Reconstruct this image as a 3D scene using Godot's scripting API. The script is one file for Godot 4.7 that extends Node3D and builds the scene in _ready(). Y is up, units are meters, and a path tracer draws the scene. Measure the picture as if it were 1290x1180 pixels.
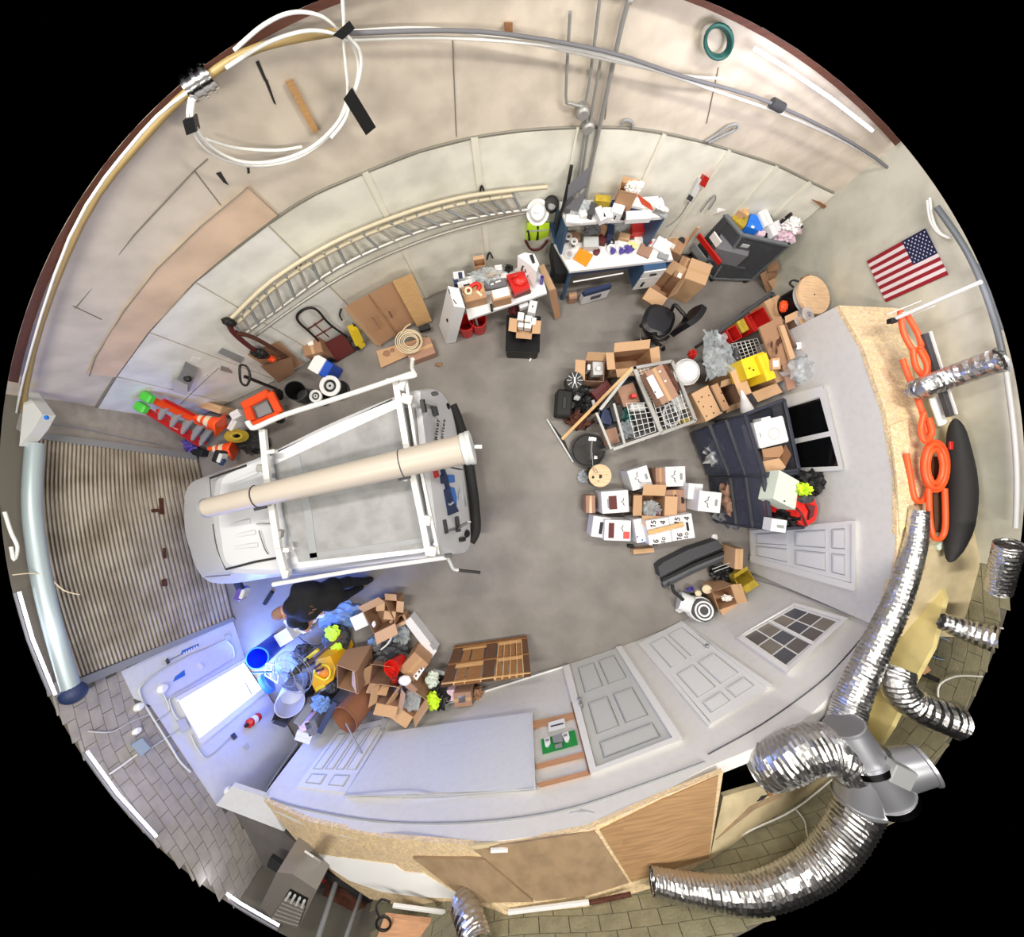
extends Node3D
# A contractor's workshop seen straight down from a camera under the ceiling.
const HC := 6.3          # camera height
const FP := 446.0        # focal length in pixels of the 1290x1180 frame
const CX := 645.0
const CY := 590.0
const UPV := Vector3(0, 1, 0)
var M := {}
var taken := {}
var rng := RandomNumberGenerator.new()
var WN: Wall
var WW: Wall
var WE: Wall
var WS: Wall
var FS: Wall
var FE: Wall

func _ready() -> void:
	rng.seed = 7
	var cam := Camera3D.new()
	cam.name = "camera"
	cam.position = Vector3(0, HC, 0)
	cam.rotation_degrees = Vector3(-90, 0, 0)
	cam.fov = rad_to_deg(2.0 * atan(CY / FP))
	cam.near = 0.05
	cam.far = 60.0
	add_child(cam)
	cam.current = true
	var we := WorldEnvironment.new()
	we.name = "environment"
	var e := Environment.new()
	e.background_mode = Environment.BG_COLOR
	e.background_color = Color(0, 0, 0)
	e.tonemap_mode = Environment.TONE_MAPPER_LINEAR
	e.tonemap_exposure = 1.92
	e.sdfgi_enabled = true
	e.ssao_enabled = true
	e.ssil_enabled = true
	we.environment = e
	add_child(we)
	materials()
	lights()
	shell()
	offices()
	lofts()
	north_wall_things()
	west_wall_things()
	van()
	person()
	northwest_things()
	table_things()
	bench_things()
	northeast_things()
	rack_things()
	hamper_things()
	carton_things()
	southeast_things()
	southwest_things()
	roof_things()

# ---------------------------------------------------------------- geometry
class Geo:
	var v := PackedVector3Array()
	var n := PackedVector3Array()
	var t := PackedVector2Array()

	func tri(a: Vector3, b: Vector3, c: Vector3, na: Vector3, nb: Vector3, nc: Vector3, ua := Vector2.ZERO, ub := Vector2.ZERO, uc := Vector2.ZERO) -> void:
		if (b - a).cross(c - a).dot(na + nb + nc) > 0.0:
			v.append_array([a, c, b]); n.append_array([na, nc, nb]); t.append_array([ua, uc, ub])
		else:
			v.append_array([a, b, c]); n.append_array([na, nb, nc]); t.append_array([ua, ub, uc])

	func quad(a: Vector3, b: Vector3, c: Vector3, d: Vector3, out: Vector3, uv := false) -> void:
		var k := (c - a).cross(d - b)
		if k.length_squared() < 1e-14:
			return
		k = k.normalized()
		if k.dot(out) < 0.0:
			k = -k
		if uv:
			tri(a, b, c, k, k, k, Vector2(0, 0), Vector2(1, 0), Vector2(1, 1))
			tri(a, c, d, k, k, k, Vector2(0, 0), Vector2(1, 1), Vector2(0, 1))
		else:
			tri(a, b, c, k, k, k)
			tri(a, c, d, k, k, k)

	func hexa(p: Array) -> void:   # 8 corners: bottom four, top four
		var m := Vector3.ZERO
		for q in p:
			m += q / 8.0
		for f in [[0, 1, 2, 3], [4, 5, 6, 7], [0, 1, 5, 4], [1, 2, 6, 5], [2, 3, 7, 6], [3, 0, 4, 7]]:
			var a: Vector3 = p[f[0]]
			var c: Vector3 = p[f[2]]
			quad(a, p[f[1]], c, p[f[3]], (a + c) * 0.5 - m)

	func box(c: Vector3, s: Vector3, B := Basis.IDENTITY, ch := 0.004) -> void:
		var h := s * 0.5
		var k: float = minf(ch, minf(h.x, minf(h.y, h.z)) * 0.4)
		var P := func(x: int, y: int, z: int, ax: int) -> Vector3:
			var q := Vector3(x * (h.x - (0.0 if ax == 0 else k)), y * (h.y - (0.0 if ax == 1 else k)), z * (h.z - (0.0 if ax == 2 else k)))
			return c + B * q
		for s1 in [-1, 1]:
			quad(P.call(s1, -1, -1, 0), P.call(s1, 1, -1, 0), P.call(s1, 1, 1, 0), P.call(s1, -1, 1, 0), B.x * s1)
			quad(P.call(-1, s1, -1, 1), P.call(1, s1, -1, 1), P.call(1, s1, 1, 1), P.call(-1, s1, 1, 1), B.y * s1)
			quad(P.call(-1, -1, s1, 2), P.call(1, -1, s1, 2), P.call(1, 1, s1, 2), P.call(-1, 1, s1, 2), B.z * s1)
			for s2 in [-1, 1]:
				quad(P.call(s1, s2, -1, 0), P.call(s1, s2, 1, 0), P.call(s1, s2, 1, 1), P.call(s1, s2, -1, 1), B.x * s1 + B.y * s2)
				quad(P.call(s1, -1, s2, 0), P.call(s1, 1, s2, 0), P.call(s1, 1, s2, 2), P.call(s1, -1, s2, 2), B.x * s1 + B.z * s2)
				quad(P.call(-1, s1, s2, 1), P.call(1, s1, s2, 1), P.call(1, s1, s2, 2), P.call(-1, s1, s2, 2), B.y * s1 + B.z * s2)
				for s3 in [-1, 1]:
					var o: Vector3 = (B.x * s1 + B.y * s2 + B.z * s3).normalized()
					tri(P.call(s1, s2, s3, 0), P.call(s1, s2, s3, 1), P.call(s1, s2, s3, 2), o, o, o)

	func bar(a: Vector3, b: Vector3, w: float, d: float, side := Vector3(0, 1, 0), ch := 0.003) -> void:
		var x := (b - a).normalized()
		if absf(x.dot(side)) > 0.97:
			side = Vector3(1, 0, 0)
		var z := x.cross(side).normalized()
		var y := z.cross(x)
		box((a + b) * 0.5, Vector3(a.distance_to(b), d, w), Basis(x, y, z), ch)

	func tube(p: Array, r: Variant, seg := 8, closed := false, caps := true) -> void:
		var rings := []
		var nor := Vector3.ZERO
		var m := p.size()
		for i in m:
			var a: Vector3 = p[(i - 1 + m) % m] if (i > 0 or closed) else p[0]
			var b: Vector3 = p[(i + 1) % m] if (i < m - 1 or closed) else p[m - 1]
			var tg := (b - a).normalized()
			if i == 0:
				nor = tg.cross(Vector3(0.31, 0.9, 0.29) if absf(tg.y) < 0.9 else Vector3(1, 0, 0.2)).normalized()
			nor = (nor - tg * nor.dot(tg)).normalized()
			var bi := tg.cross(nor)
			var ring := []
			for k in seg:
				var q := TAU * k / seg
				ring.append(nor * cos(q) + bi * sin(q))
			rings.append(ring)
		for i in (m if closed else m - 1):
			var j := (i + 1) % m
			var ri: float = r if r is float else r[i]
			var rj: float = r if r is float else r[j]
			for k in seg:
				var l := (k + 1) % seg
				var n1: Vector3 = rings[i][k]
				var n2: Vector3 = rings[i][l]
				var n3: Vector3 = rings[j][l]
				var n4: Vector3 = rings[j][k]
				tri(p[i] + n1 * ri, p[i] + n2 * ri, p[j] + n3 * rj, n1, n2, n3, Vector2(float(k) / seg, i), Vector2((k + 1.0) / seg, i), Vector2((k + 1.0) / seg, j))
				tri(p[i] + n1 * ri, p[j] + n3 * rj, p[j] + n4 * rj, n1, n3, n4, Vector2(float(k) / seg, i), Vector2((k + 1.0) / seg, j), Vector2(float(k) / seg, j))
		if caps and not closed:
			for e in [0, m - 1]:
				var re: float = r if r is float else r[e]
				var o: Vector3 = (p[0] - p[1]).normalized() if e == 0 else (p[m - 1] - p[m - 2]).normalized()
				for k in seg:
					tri(p[e], p[e] + rings[e][k] * re, p[e] + rings[e][(k + 1) % seg] * re, o, o, o)

	# profile of (radius, height) turned round the axis a->b; heights are fractions of the length
	func lathe(a: Vector3, b: Vector3, prof: Array, seg := 20) -> void:
		var y := (b - a).normalized()
		var x := y.cross(Vector3(0, 0, 1) if absf(y.z) < 0.9 else Vector3(1, 0, 0)).normalized()
		var z := x.cross(y)
		var L := a.distance_to(b)
		for i in prof.size() - 1:
			var p: Vector2 = prof[i]
			var q: Vector2 = prof[i + 1]
			var d := Vector2(q.x - p.x, (q.y - p.y) * L)
			var nn := Vector2(d.y, -d.x).normalized()
			for k in seg:
				var t0 := TAU * k / seg
				var t1 := TAU * (k + 1) / seg
				var e0 := x * cos(t0) + z * sin(t0)
				var e1 := x * cos(t1) + z * sin(t1)
				var n0 := e0 * nn.x + y * nn.y
				var n1 := e1 * nn.x + y * nn.y
				var A := a + e0 * p.x + y * p.y * L
				var B := a + e1 * p.x + y * p.y * L
				var C := a + e1 * q.x + y * q.y * L
				var D := a + e0 * q.x + y * q.y * L
				if p.x > 1e-5:
					tri(A, B, C, n0, n1, n1)
				if q.x > 1e-5:
					tri(A, C, D, n0, n1, n0)

	# rows of points; face turned to `toward`; closed at the back when back rows are given
	func sheet(f: Array, toward: Vector3, back := [], smooth := true) -> void:
		var R := f.size()
		var C: int = f[0].size()
		var nr := []
		for i in R:
			var row := []
			for j in C:
				var du: Vector3 = f[i][mini(j + 1, C - 1)] - f[i][maxi(j - 1, 0)]
				var dv: Vector3 = f[mini(i + 1, R - 1)][j] - f[maxi(i - 1, 0)][j]
				var k := du.cross(dv)
				if k.length_squared() < 1e-16:
					k = toward - f[i][j]
				k = k.normalized()
				if k.dot(toward - f[i][j]) < 0.0:
					k = -k
				row.append(k)
			nr.append(row)
		for i in R - 1:
			for j in C - 1:
				var a := Vector2(float(j) / (C - 1), float(i) / (R - 1))
				var b := Vector2((j + 1.0) / (C - 1), (i + 1.0) / (R - 1))
				if smooth:
					tri(f[i][j], f[i][j + 1], f[i + 1][j + 1], nr[i][j], nr[i][j + 1], nr[i + 1][j + 1], a, Vector2(b.x, a.y), b)
					tri(f[i][j], f[i + 1][j + 1], f[i + 1][j], nr[i][j], nr[i + 1][j + 1], nr[i + 1][j], a, b, Vector2(a.x, b.y))
				else:
					quad(f[i][j], f[i][j + 1], f[i + 1][j + 1], f[i + 1][j], nr[i][j])
				if back.size():
					quad(back[i][j], back[i][j + 1], back[i + 1][j + 1], back[i + 1][j], -nr[i][j])
		if back.size():
			for j in C - 1:
				quad(f[0][j], f[0][j + 1], back[0][j + 1], back[0][j], f[0][j] - f[1][j])
				quad(f[R - 1][j], f[R - 1][j + 1], back[R - 1][j + 1], back[R - 1][j], f[R - 1][j] - f[R - 2][j])
			for i in R - 1:
				quad(f[i][0], f[i + 1][0], back[i + 1][0], back[i][0], f[i][0] - f[i][1])
				quad(f[i][C - 1], f[i + 1][C - 1], back[i + 1][C - 1], back[i][C - 1], f[i][C - 1] - f[i][C - 2])

	# flat outline in world space given a thickness downwards along `dn`
	func slab(p: Array, dn: Vector3) -> void:
		var k := Vector3.ZERO
		var m := Vector3.ZERO
		for i in p.size():
			k += (p[i] - p[0]).cross(p[(i + 1) % p.size()] - p[0])
			m += p[i] / p.size()
		k = k.normalized()
		if k.dot(dn) > 0.0:
			k = -k
		var x: Vector3 = (p[1] - p[0]).normalized()
		var y := k.cross(x)
		var flat := PackedVector2Array()
		for q in p:
			flat.append(Vector2((q - p[0]).dot(x), (q - p[0]).dot(y)))
		var ix := Geometry2D.triangulate_polygon(flat)
		for i in range(0, ix.size(), 3):
			var a: Vector3 = p[ix[i]]
			var b: Vector3 = p[ix[i + 1]]
			var c: Vector3 = p[ix[i + 2]]
			tri(a, b, c, k, k, k)
			tri(a + dn, b + dn, c + dn, -k, -k, -k)
		for i in p.size():
			var a: Vector3 = p[i]
			var b: Vector3 = p[(i + 1) % p.size()]
			var o := k.cross(b - a)
			var fa := flat[i]
			var fb := flat[(i + 1) % p.size()]
			var mid := (fa + fb) * 0.5 + Vector2(fb.y - fa.y, fa.x - fb.x).normalized() * 0.0005
			var o2 := x * (fb.y - fa.y) + y * (fa.x - fb.x)
			if Geometry2D.is_point_in_polygon(mid, flat):
				o2 = -o2
			quad(a, b, b + dn, a + dn, o2)

	func blob(c: Vector3, r: Vector3, amp := 0.25, sd := 1, fr := 3.0, nu := 22, nv := 14, B := Basis.IDENTITY) -> void:
		var fn := FastNoiseLite.new()
		fn.seed = sd
		fn.frequency = 1.0
		fn.fractal_octaves = 3
		var rows := []
		for i in nv + 1:
			var th := PI * i / nv
			var row := []
			for j in nu:
				var ph := TAU * j / nu
				var d := Vector3(sin(th) * cos(ph), cos(th), sin(th) * sin(ph))
				var k := 1.0 + amp * 2.0 * fn.get_noise_3dv(d * fr)
				var q := d * r * k
				q.y = maxf(q.y, -r.y)
				row.append(c + B * q)
			rows.append(row)
		for i in nv:
			for j in nu:
				var l := (j + 1) % nu
				var a: Vector3 = rows[i][j]
				var b: Vector3 = rows[i][l]
				var cc: Vector3 = rows[i + 1][l]
				var d2: Vector3 = rows[i + 1][j]
				quad(a, b, cc, d2, (a + cc) * 0.5 - c)

	func mesh() -> ArrayMesh:
		var arr := []
		arr.resize(Mesh.ARRAY_MAX)
		arr[Mesh.ARRAY_VERTEX] = v
		arr[Mesh.ARRAY_NORMAL] = n
		arr[Mesh.ARRAY_TEX_UV] = t
		var m := ArrayMesh.new()
		m.add_surface_from_arrays(Mesh.PRIMITIVE_TRIANGLES, arr)
		return m

# A standing wall whose foot follows a curve on the floor (curve given in frame pixels at floor level).
class Wall:
	var b := PackedVector2Array()
	var nn := PackedVector2Array()

	func _init(p: Array) -> void:
		for i in p.size() - 1:
			var p0: Vector2 = p[maxi(i - 1, 0)]
			var p1: Vector2 = p[i]
			var p2: Vector2 = p[i + 1]
			var p3: Vector2 = p[mini(i + 2, p.size() - 1)]
			for k in 8:
				b.append(p1.cubic_interpolate(p2, p0, p3, k / 8.0) - Vector2(CX, CY))
		b.append(p[p.size() - 1] - Vector2(CX, CY))
		for i in b.size():
			var d := b[mini(i + 1, b.size() - 1)] - b[maxi(i - 1, 0)]
			var q := Vector2(-d.y, d.x).normalized()
			if q.dot(b[i]) > 0.0:
				q = -q
			nn.append(q)

	func hit(px: Vector2) -> Array:      # [foot of the wall in pixels from the nadir, normal]
		var d := px - Vector2(CX, CY)
		var best := []
		var err := 1e9
		for i in b.size() - 1:
			var e := b[i + 1] - b[i]
			var den := d.cross(e)
			if absf(den) < 1e-9:
				continue
			var t := -d.cross(b[i]) / den
			var q := b[i] + e * t
			if q.dot(d) <= 0.0:
				continue
			var o := maxf(0.0, maxf(-t, t - 1.0)) * e.length()
			if o < err:
				err = o
				best = [q, nn[i].lerp(nn[i + 1], clampf(t, 0, 1)).normalized()]
		return best

	func at(px: Vector2, off := 0.0) -> Vector3:
		var h := hit(px)
		var q: Vector2 = h[0] * (HC / FP) + h[1] * off
		return Vector3(q.x, HC - q.length() * FP / (px - Vector2(CX, CY)).length(), q.y)

	func normal(px: Vector2) -> Vector3:
		var h := hit(px)
		return Vector3(h[1].x, 0, h[1].y)

	func foot(px: Vector2) -> Vector2:
		var q: Vector2 = hit(px)[0]
		return q + Vector2(CX, CY)

func P(x: float, y: float, h: float) -> Vector3:
	return Vector3((x - CX) * (HC - h) / FP, h, (y - CY) * (HC - h) / FP)

func mpp(h: float) -> float:            # metres per pixel at a height
	return (HC - h) / FP

func V(a: Array) -> Array:              # flat list of pixel numbers to Vector2s
	var o := []
	for i in range(0, a.size(), 2):
		o.append(Vector2(a[i], a[i + 1]))
	return o

func YB(ang: float) -> Basis:           # turned clockwise as seen in the frame
	var c := cos(deg_to_rad(ang))
	var s := sin(deg_to_rad(ang))
	return Basis(Vector3(c, 0, s), UPV, Vector3(-s, 0, c))

func on(w: Wall, pts: Array, off: float) -> Array:
	var o := []
	for p in V(pts):
		o.append(w.at(p, off))
	return o

func smoothed(p: Array, n := 6, closed := false) -> Array:
	var o := []
	var m := p.size()
	for i in (m if closed else m - 1):
		var p0: Vector3 = p[(i - 1 + m) % m] if closed else p[maxi(i - 1, 0)]
		var p1: Vector3 = p[i]
		var p2: Vector3 = p[(i + 1) % m]
		var p3: Vector3 = p[(i + 2) % m] if closed else p[mini(i + 2, m - 1)]
		for k in n:
			o.append(p1.cubic_interpolate(p2, p0, p3, float(k) / n))
	if not closed:
		o.append(p[m - 1])
	return o

# board on a wall: four pixel corners (0->1 and 3->2 run the same way), standing from o0 to o1 off the wall
func board(g: Geo, w: Wall, q: Array, nu: int, nv: int, o0: float, o1: float, bulge := 0.0) -> void:
	var c := V(q)
	var f := []
	var bk := []
	for i in nv + 1:
		var fr := []
		var br := []
		for j in nu + 1:
			var u := float(j) / nu
			var vv := float(i) / nv
			var a: Vector2 = c[0].lerp(c[1], u)
			var b: Vector2 = c[3].lerp(c[2], u)
			var p := a.lerp(b, vv)
			fr.append(w.at(p, o1 + bulge * sin(PI * vv)))
			br.append(w.at(p, o0))
		f.append(fr)
		bk.append(br)
	g.sheet(f, Vector3(0, HC, 0), bk)

# ---------------------------------------------------------------- naming
func fresh(nm: String, parent: Node) -> String:
	var k := str(parent.get_instance_id()) + nm
	var c: int = taken.get(k, 0)
	taken[k] = c + 1
	return nm if c == 0 else "%s_%03d" % [nm, c]

func gpos(o: Node) -> Vector3:
	var s := Vector3.ZERO
	while o != self:
		s += o.position
		o = o.get_parent()
	return s

func thing(nm: String, label: String, cat: String, at: Vector3, grp := "") -> Node3D:
	var o := Node3D.new()
	o.name = fresh(nm, self)
	o.position = at
	add_child(o, true)
	tag(o, label, cat, grp)
	return o

func tag(o: Node, label: String, cat: String, grp := "") -> void:
	o.set_meta("label", label)
	o.set_meta("category", cat)
	if grp:
		o.set_meta("group", grp)

func part(g: Geo, nm: String, mt: String, parent: Node = self, label := "") -> MeshInstance3D:
	var mi := MeshInstance3D.new()
	mi.name = fresh(nm, parent)
	var lo := Vector3(1e9, 1e9, 1e9)
	var hi := -lo
	for q in g.v:
		lo = lo.min(q)
		hi = hi.max(q)
	var org := Vector3((lo.x + hi.x) * 0.5, lo.y, (lo.z + hi.z) * 0.5)
	for i in g.v.size():
		g.v[i] -= org
	mi.mesh = g.mesh()
	mi.material_override = M[mt]
	parent.add_child(mi, true)
	mi.position = org - (gpos(parent) if parent != self else Vector3.ZERO)
	if label:
		mi.set_meta("label", label)
	return mi

func solo(g: Geo, nm: String, mt: String, label: String, cat: String, grp := "") -> MeshInstance3D:
	var o := part(g, nm, mt)
	tag(o, label, cat, grp)
	return o

func struct(g: Geo, nm: String, mt: String) -> MeshInstance3D:
	var o := part(g, nm, mt)
	o.set_meta("kind", "structure")
	return o

func text(parent: Node, nm: String, s: String, size: float, at: Vector3, B: Basis, mt: String) -> void:
	var tm := TextMesh.new()
	var f := SystemFont.new()
	f.font_names = PackedStringArray(["Droid Sans"])
	f.font_weight = 700
	tm.font = f
	tm.text = s
	tm.font_size = 32
	tm.pixel_size = size / 32.0
	tm.depth = 0.002
	tm.curve_step = 4.0
	var mi := MeshInstance3D.new()
	mi.name = fresh(nm, parent)
	mi.mesh = tm
	mi.material_override = M[mt]
	parent.add_child(mi, true)
	mi.transform = Transform3D(B, at - gpos(parent))

# ---------------------------------------------------------------- materials
func noise_tex(sd: int, fr: float, lo: float, hi: float, sz := 512, oct := 4, tint := Color(1, 1, 1)) -> ImageTexture:
	var fn := FastNoiseLite.new()
	fn.seed = sd
	fn.frequency = fr
	fn.fractal_octaves = oct
	var src := fn.get_seamless_image(sz, sz)
	var im := Image.create(sz, sz, false, Image.FORMAT_RGB8)
	for y in sz:
		for x in sz:
			var k: float = lo + (hi - lo) * src.get_pixel(x, y).r
			var w := 1.0 - k
			im.set_pixel(x, y, Color(1.0 - w * (2.0 - tint.r), 1.0 - w * (2.0 - tint.g), 1.0 - w * (2.0 - tint.b)))
	return ImageTexture.create_from_image(im)

func normal_tex(sd: int, fr: float, strength: float, sz := 512, oct := 4, kind := FastNoiseLite.TYPE_SIMPLEX_SMOOTH) -> ImageTexture:
	var fn := FastNoiseLite.new()
	fn.seed = sd
	fn.frequency = fr
	fn.noise_type = kind
	fn.fractal_octaves = oct
	var src := fn.get_seamless_image(sz, sz)
	src.convert(Image.FORMAT_RGBA8)
	src.bump_map_to_normal_map(strength)
	return ImageTexture.create_from_image(src)

func osb_tex(sz := 512) -> ImageTexture:
	var im := Image.create(sz, sz, false, Image.FORMAT_RGB8)
	im.fill(Color(0.86, 0.80, 0.68))
	var r := RandomNumberGenerator.new()
	r.seed = 3
	for k in 1500:
		var c := Vector2(r.randf() * sz, r.randf() * sz)
		var a := r.randfn(0.0, 0.7)
		var L := int(r.randf_range(14, 36))
		var W := int(r.randf_range(4, 10))
		var d := Vector2(cos(a), sin(a))
		var q := Vector2(-d.y, d.x)
		var s := r.randf_range(0.74, 1.0)
		var col := Color(s, s * r.randf_range(0.88, 0.95), s * r.randf_range(0.68, 0.86))
		for i in L:
			for j in W:
				var p := c + d * (i - L * 0.5) + q * (j - W * 0.5)
				im.set_pixel(posmod(int(p.x), sz), posmod(int(p.y), sz), col)
	return ImageTexture.create_from_image(im)

func wood_tex(sd: int) -> ImageTexture:
	var sz := 256
	var fn := FastNoiseLite.new()
	fn.seed = sd
	fn.frequency = 0.02
	fn.fractal_octaves = 4
	var im := Image.create(sz, sz, false, Image.FORMAT_RGB8)
	for y in sz:
		for x in sz:
			var k := 0.93 + 0.13 * fn.get_noise_2d(x * 0.35, y * 5.0)
			k = clampf(k, 0.0, 1.0)
			im.set_pixel(x, y, Color(k, k * 0.97, k * 0.93))
	return ImageTexture.create_from_image(im)

func flag_tex() -> ImageTexture:
	var im := Image.create(494, 260, false, Image.FORMAT_RGB8)
	for i in 13:
		im.fill_rect(Rect2i(0, i * 20, 494, 20), Color(0.55, 0.06, 0.13) if i % 2 == 0 else Color(0.87, 0.82, 0.83))
	im.fill_rect(Rect2i(0, 0, 198, 140), Color(0.06, 0.09, 0.26))
	for r in 9:
		for c in (6 if r % 2 == 0 else 5):
			var o := Vector2(17 + c * 33 + (16 if r % 2 else 0), 14 + r * 14)
			for y in range(-6, 7):
				for x in range(-6, 7):
					var p := Vector2(x, y)
					var a := fposmod(atan2(p.x, -p.y), TAU / 5.0) - TAU / 10.0
					if p.length() * cos(a * 1.0) < 2.6 + 2.8 * pow(absf(a) / (TAU / 10.0), 2.0):
						im.set_pixel(int(o.x) + x, int(o.y) + y, Color(0.9, 0.9, 0.93))
	return ImageTexture.create_from_image(im)

func mat(nm: String, c: Color, rough := 0.7, metal := 0.0, tex: Texture2D = null, sc := 1.0, ntex: Texture2D = null, nsc := 1.0) -> StandardMaterial3D:
	var m := StandardMaterial3D.new()
	m.resource_name = nm
	m.albedo_color = c
	m.roughness = rough
	m.metallic = metal
	if tex:
		m.albedo_texture = tex
	if ntex:
		m.normal_enabled = true
		m.normal_texture = ntex
		m.normal_scale = nsc
	if tex or ntex:
		m.uv1_triplanar = true
		m.uv1_world_triplanar = true
		m.uv1_scale = Vector3(sc, sc, sc)
	M[nm] = m
	return m

func detail(m: StandardMaterial3D, tex: Texture2D) -> void:
	m.detail_enabled = true
	m.detail_albedo = tex
	m.detail_blend_mode = BaseMaterial3D.BLEND_MODE_MUL

func clear(nm: String, c: Color, a: float, rough := 0.1) -> void:
	var m := mat(nm, Color(c.r, c.g, c.b, a), rough)
	m.transparency = BaseMaterial3D.TRANSPARENCY_ALPHA
	m.cull_mode = BaseMaterial3D.CULL_DISABLED

func glow(nm: String, c: Color, k: float) -> void:
	var m := mat(nm, c, 0.5)
	m.emission_enabled = true
	m.emission = c
	m.emission_energy_multiplier = k

func materials() -> void:
	var fine := noise_tex(1, 0.03, 0.97, 1.025)
	var blot := noise_tex(2, 0.008, 0.86, 1.06, 512, 5)
	var conc := noise_tex(3, 0.004, 0.84, 1.05, 1024, 7, Color(1.0, 0.985, 0.955))
	var grime := noise_tex(4, 0.01, 0.87, 1.05, 512, 6, Color(1.02, 1.0, 0.95))
	var rust := noise_tex(5, 0.009, 0.62, 1.14, 512, 5, Color(1.10, 1.0, 0.88))
	var osb := osb_tex()
	var wood := wood_tex(6)
	var bump := normal_tex(7, 0.05, 3.0)
	var crump := normal_tex(8, 0.02, 14.0, 512, 4, FastNoiseLite.TYPE_CELLULAR)
	var soft := normal_tex(9, 0.02, 8.0, 512, 5)
	mat("floor", Color(0.52, 0.50, 0.48), 0.55, 0.0, conc, 0.23, bump, 0.15)
	mat("cream", Color(0.925, 0.92, 0.87), 0.6, 0.0, grime, 0.35)
	mat("cream2", Color(0.92, 0.92, 0.90), 0.6, 0.0, grime, 0.4)  # cream with the cool light of the west end mixed into the colour
	mat("batten", Color(0.90, 0.89, 0.83), 0.6)
	mat("joint", Color(0.50, 0.49, 0.45), 0.8)
	mat("tan", Color(0.85, 0.81, 0.75), 0.8, 0.0, grime, 0.45)
	mat("tanboard", Color(0.86, 0.755, 0.655), 0.75, 0.0, blot, 0.5)
	mat("eastwall", Color(0.78, 0.775, 0.72), 0.8, 0.0, grime, 0.4)
	mat("white", Color(0.82, 0.83, 0.85), 0.5, 0.0, fine, 0.6)
	mat("facade", Color(0.83, 0.825, 0.82), 0.6, 0.0, fine, 0.5)
	mat("door", Color(0.88, 0.885, 0.89), 0.4)
	mat("doorgrey", Color(0.76, 0.77, 0.765), 0.4)
	mat("groove", Color(0.66, 0.67, 0.69), 0.7)
	mat("seam", Color(0.30, 0.31, 0.34), 0.8)
	mat("trim", Color(0.88, 0.88, 0.88), 0.45)
	mat("block", Color(0.64, 0.61, 0.55), 0.9, 0.0, grime, 1.3, bump, 0.6)
	mat("blockpaint", Color(0.64, 0.62, 0.60), 0.75, 0.0, grime, 0.9, bump, 0.4)
	mat("blockyellow", Color(0.55, 0.53, 0.43), 0.85, 0.0, grime, 1.1, bump, 0.6)
	mat("mortar", Color(0.42, 0.405, 0.37), 0.95)
	mat("osb", Color(0.99, 0.96, 0.92), 0.75, 0.0, osb, 1.1)
	mat("ply", Color(0.66, 0.54, 0.40), 0.7, 0.0, wood, 0.9)
	mat("hardboard", Color(0.60, 0.51, 0.40), 0.7, 0.0, grime, 0.8)
	mat("paleply", Color(0.80, 0.74, 0.60), 0.75, 0.0, grime, 0.7)
	mat("yellowboard", Color(0.84, 0.78, 0.54), 0.7, 0.0, blot, 0.6)
	mat("rail", Color(0.78, 0.74, 0.64), 0.5)
	mat("pine", Color(0.80, 0.64, 0.45), 0.65, 0.0, wood, 2.0)
	mat("pinelight", Color(0.86, 0.72, 0.52), 0.65, 0.0, wood, 2.0)
	mat("pallet", Color(0.56, 0.40, 0.24), 0.75, 0.0, wood, 2.0)
	mat("palletdark", Color(0.36, 0.25, 0.17), 0.8, 0.0, wood, 2.0)
	mat("stud", Color(0.62, 0.45, 0.32), 0.75, 0.0, wood, 2.0)
	mat("strip", Color(0.80, 0.62, 0.49), 0.7, 0.0, wood, 2.0)
	mat("beam", Color(0.36, 0.22, 0.18), 0.7, 0.0, wood, 1.2)
	mat("dark", Color(0.16, 0.15, 0.15), 0.8)
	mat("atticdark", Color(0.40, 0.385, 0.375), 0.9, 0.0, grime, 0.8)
	mat("card", Color(0.69, 0.535, 0.405), 0.8, 0.0, fine, 1.5)
	mat("card2", Color(0.60, 0.455, 0.345), 0.8, 0.0, fine, 1.7)
	mat("card3", Color(0.765, 0.62, 0.475), 0.8, 0.0, fine, 1.6)
	mat("cardpink", Color(0.62, 0.48, 0.40), 0.8, 0.0, fine, 1.6)
	mat("tape", Color(0.74, 0.60, 0.44), 0.25)
	mat("paper", Color(0.90, 0.895, 0.885), 0.7)
	mat("yellowpaper", Color(0.90, 0.86, 0.60), 0.7)
	mat("whitecard", Color(0.86, 0.86, 0.87), 0.6, 0.0, fine, 1.4)
	mat("ink", Color(0.09, 0.09, 0.10), 0.7)
	mat("maroon", Color(0.34, 0.09, 0.10), 0.6)
	mat("redpaint", Color(0.76, 0.12, 0.10), 0.4)
	mat("red", Color(0.82, 0.13, 0.09), 0.35)
	mat("orange", Color(0.92, 0.31, 0.10), 0.45)
	mat("hose", Color(0.95, 0.36, 0.17), 0.4)
	mat("amber", Color(0.90, 0.56, 0.10), 0.45)
	mat("yellow", Color(0.93, 0.80, 0.14), 0.4)
	mat("mop", Color(0.92, 0.68, 0.10), 0.4)
	mat("olive", Color(0.72, 0.62, 0.18), 0.7, 0.0, blot, 3.0)
	mat("hivis", Color(0.78, 0.93, 0.16), 0.7)
	mat("green", Color(0.10, 0.55, 0.25), 0.5)
	mat("lime", Color(0.30, 0.75, 0.25), 0.5)
	mat("teal", Color(0.12, 0.34, 0.32), 0.5)
	mat("blue", Color(0.10, 0.30, 0.72), 0.4)
	mat("skyblue", Color(0.12, 0.45, 0.85), 0.5)
	mat("barrel", Color(0.10, 0.28, 0.86), 0.35)
	mat("steelblue", Color(0.18, 0.31, 0.45), 0.45)
	mat("benchtop", Color(0.88, 0.88, 0.88), 0.35)
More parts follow.
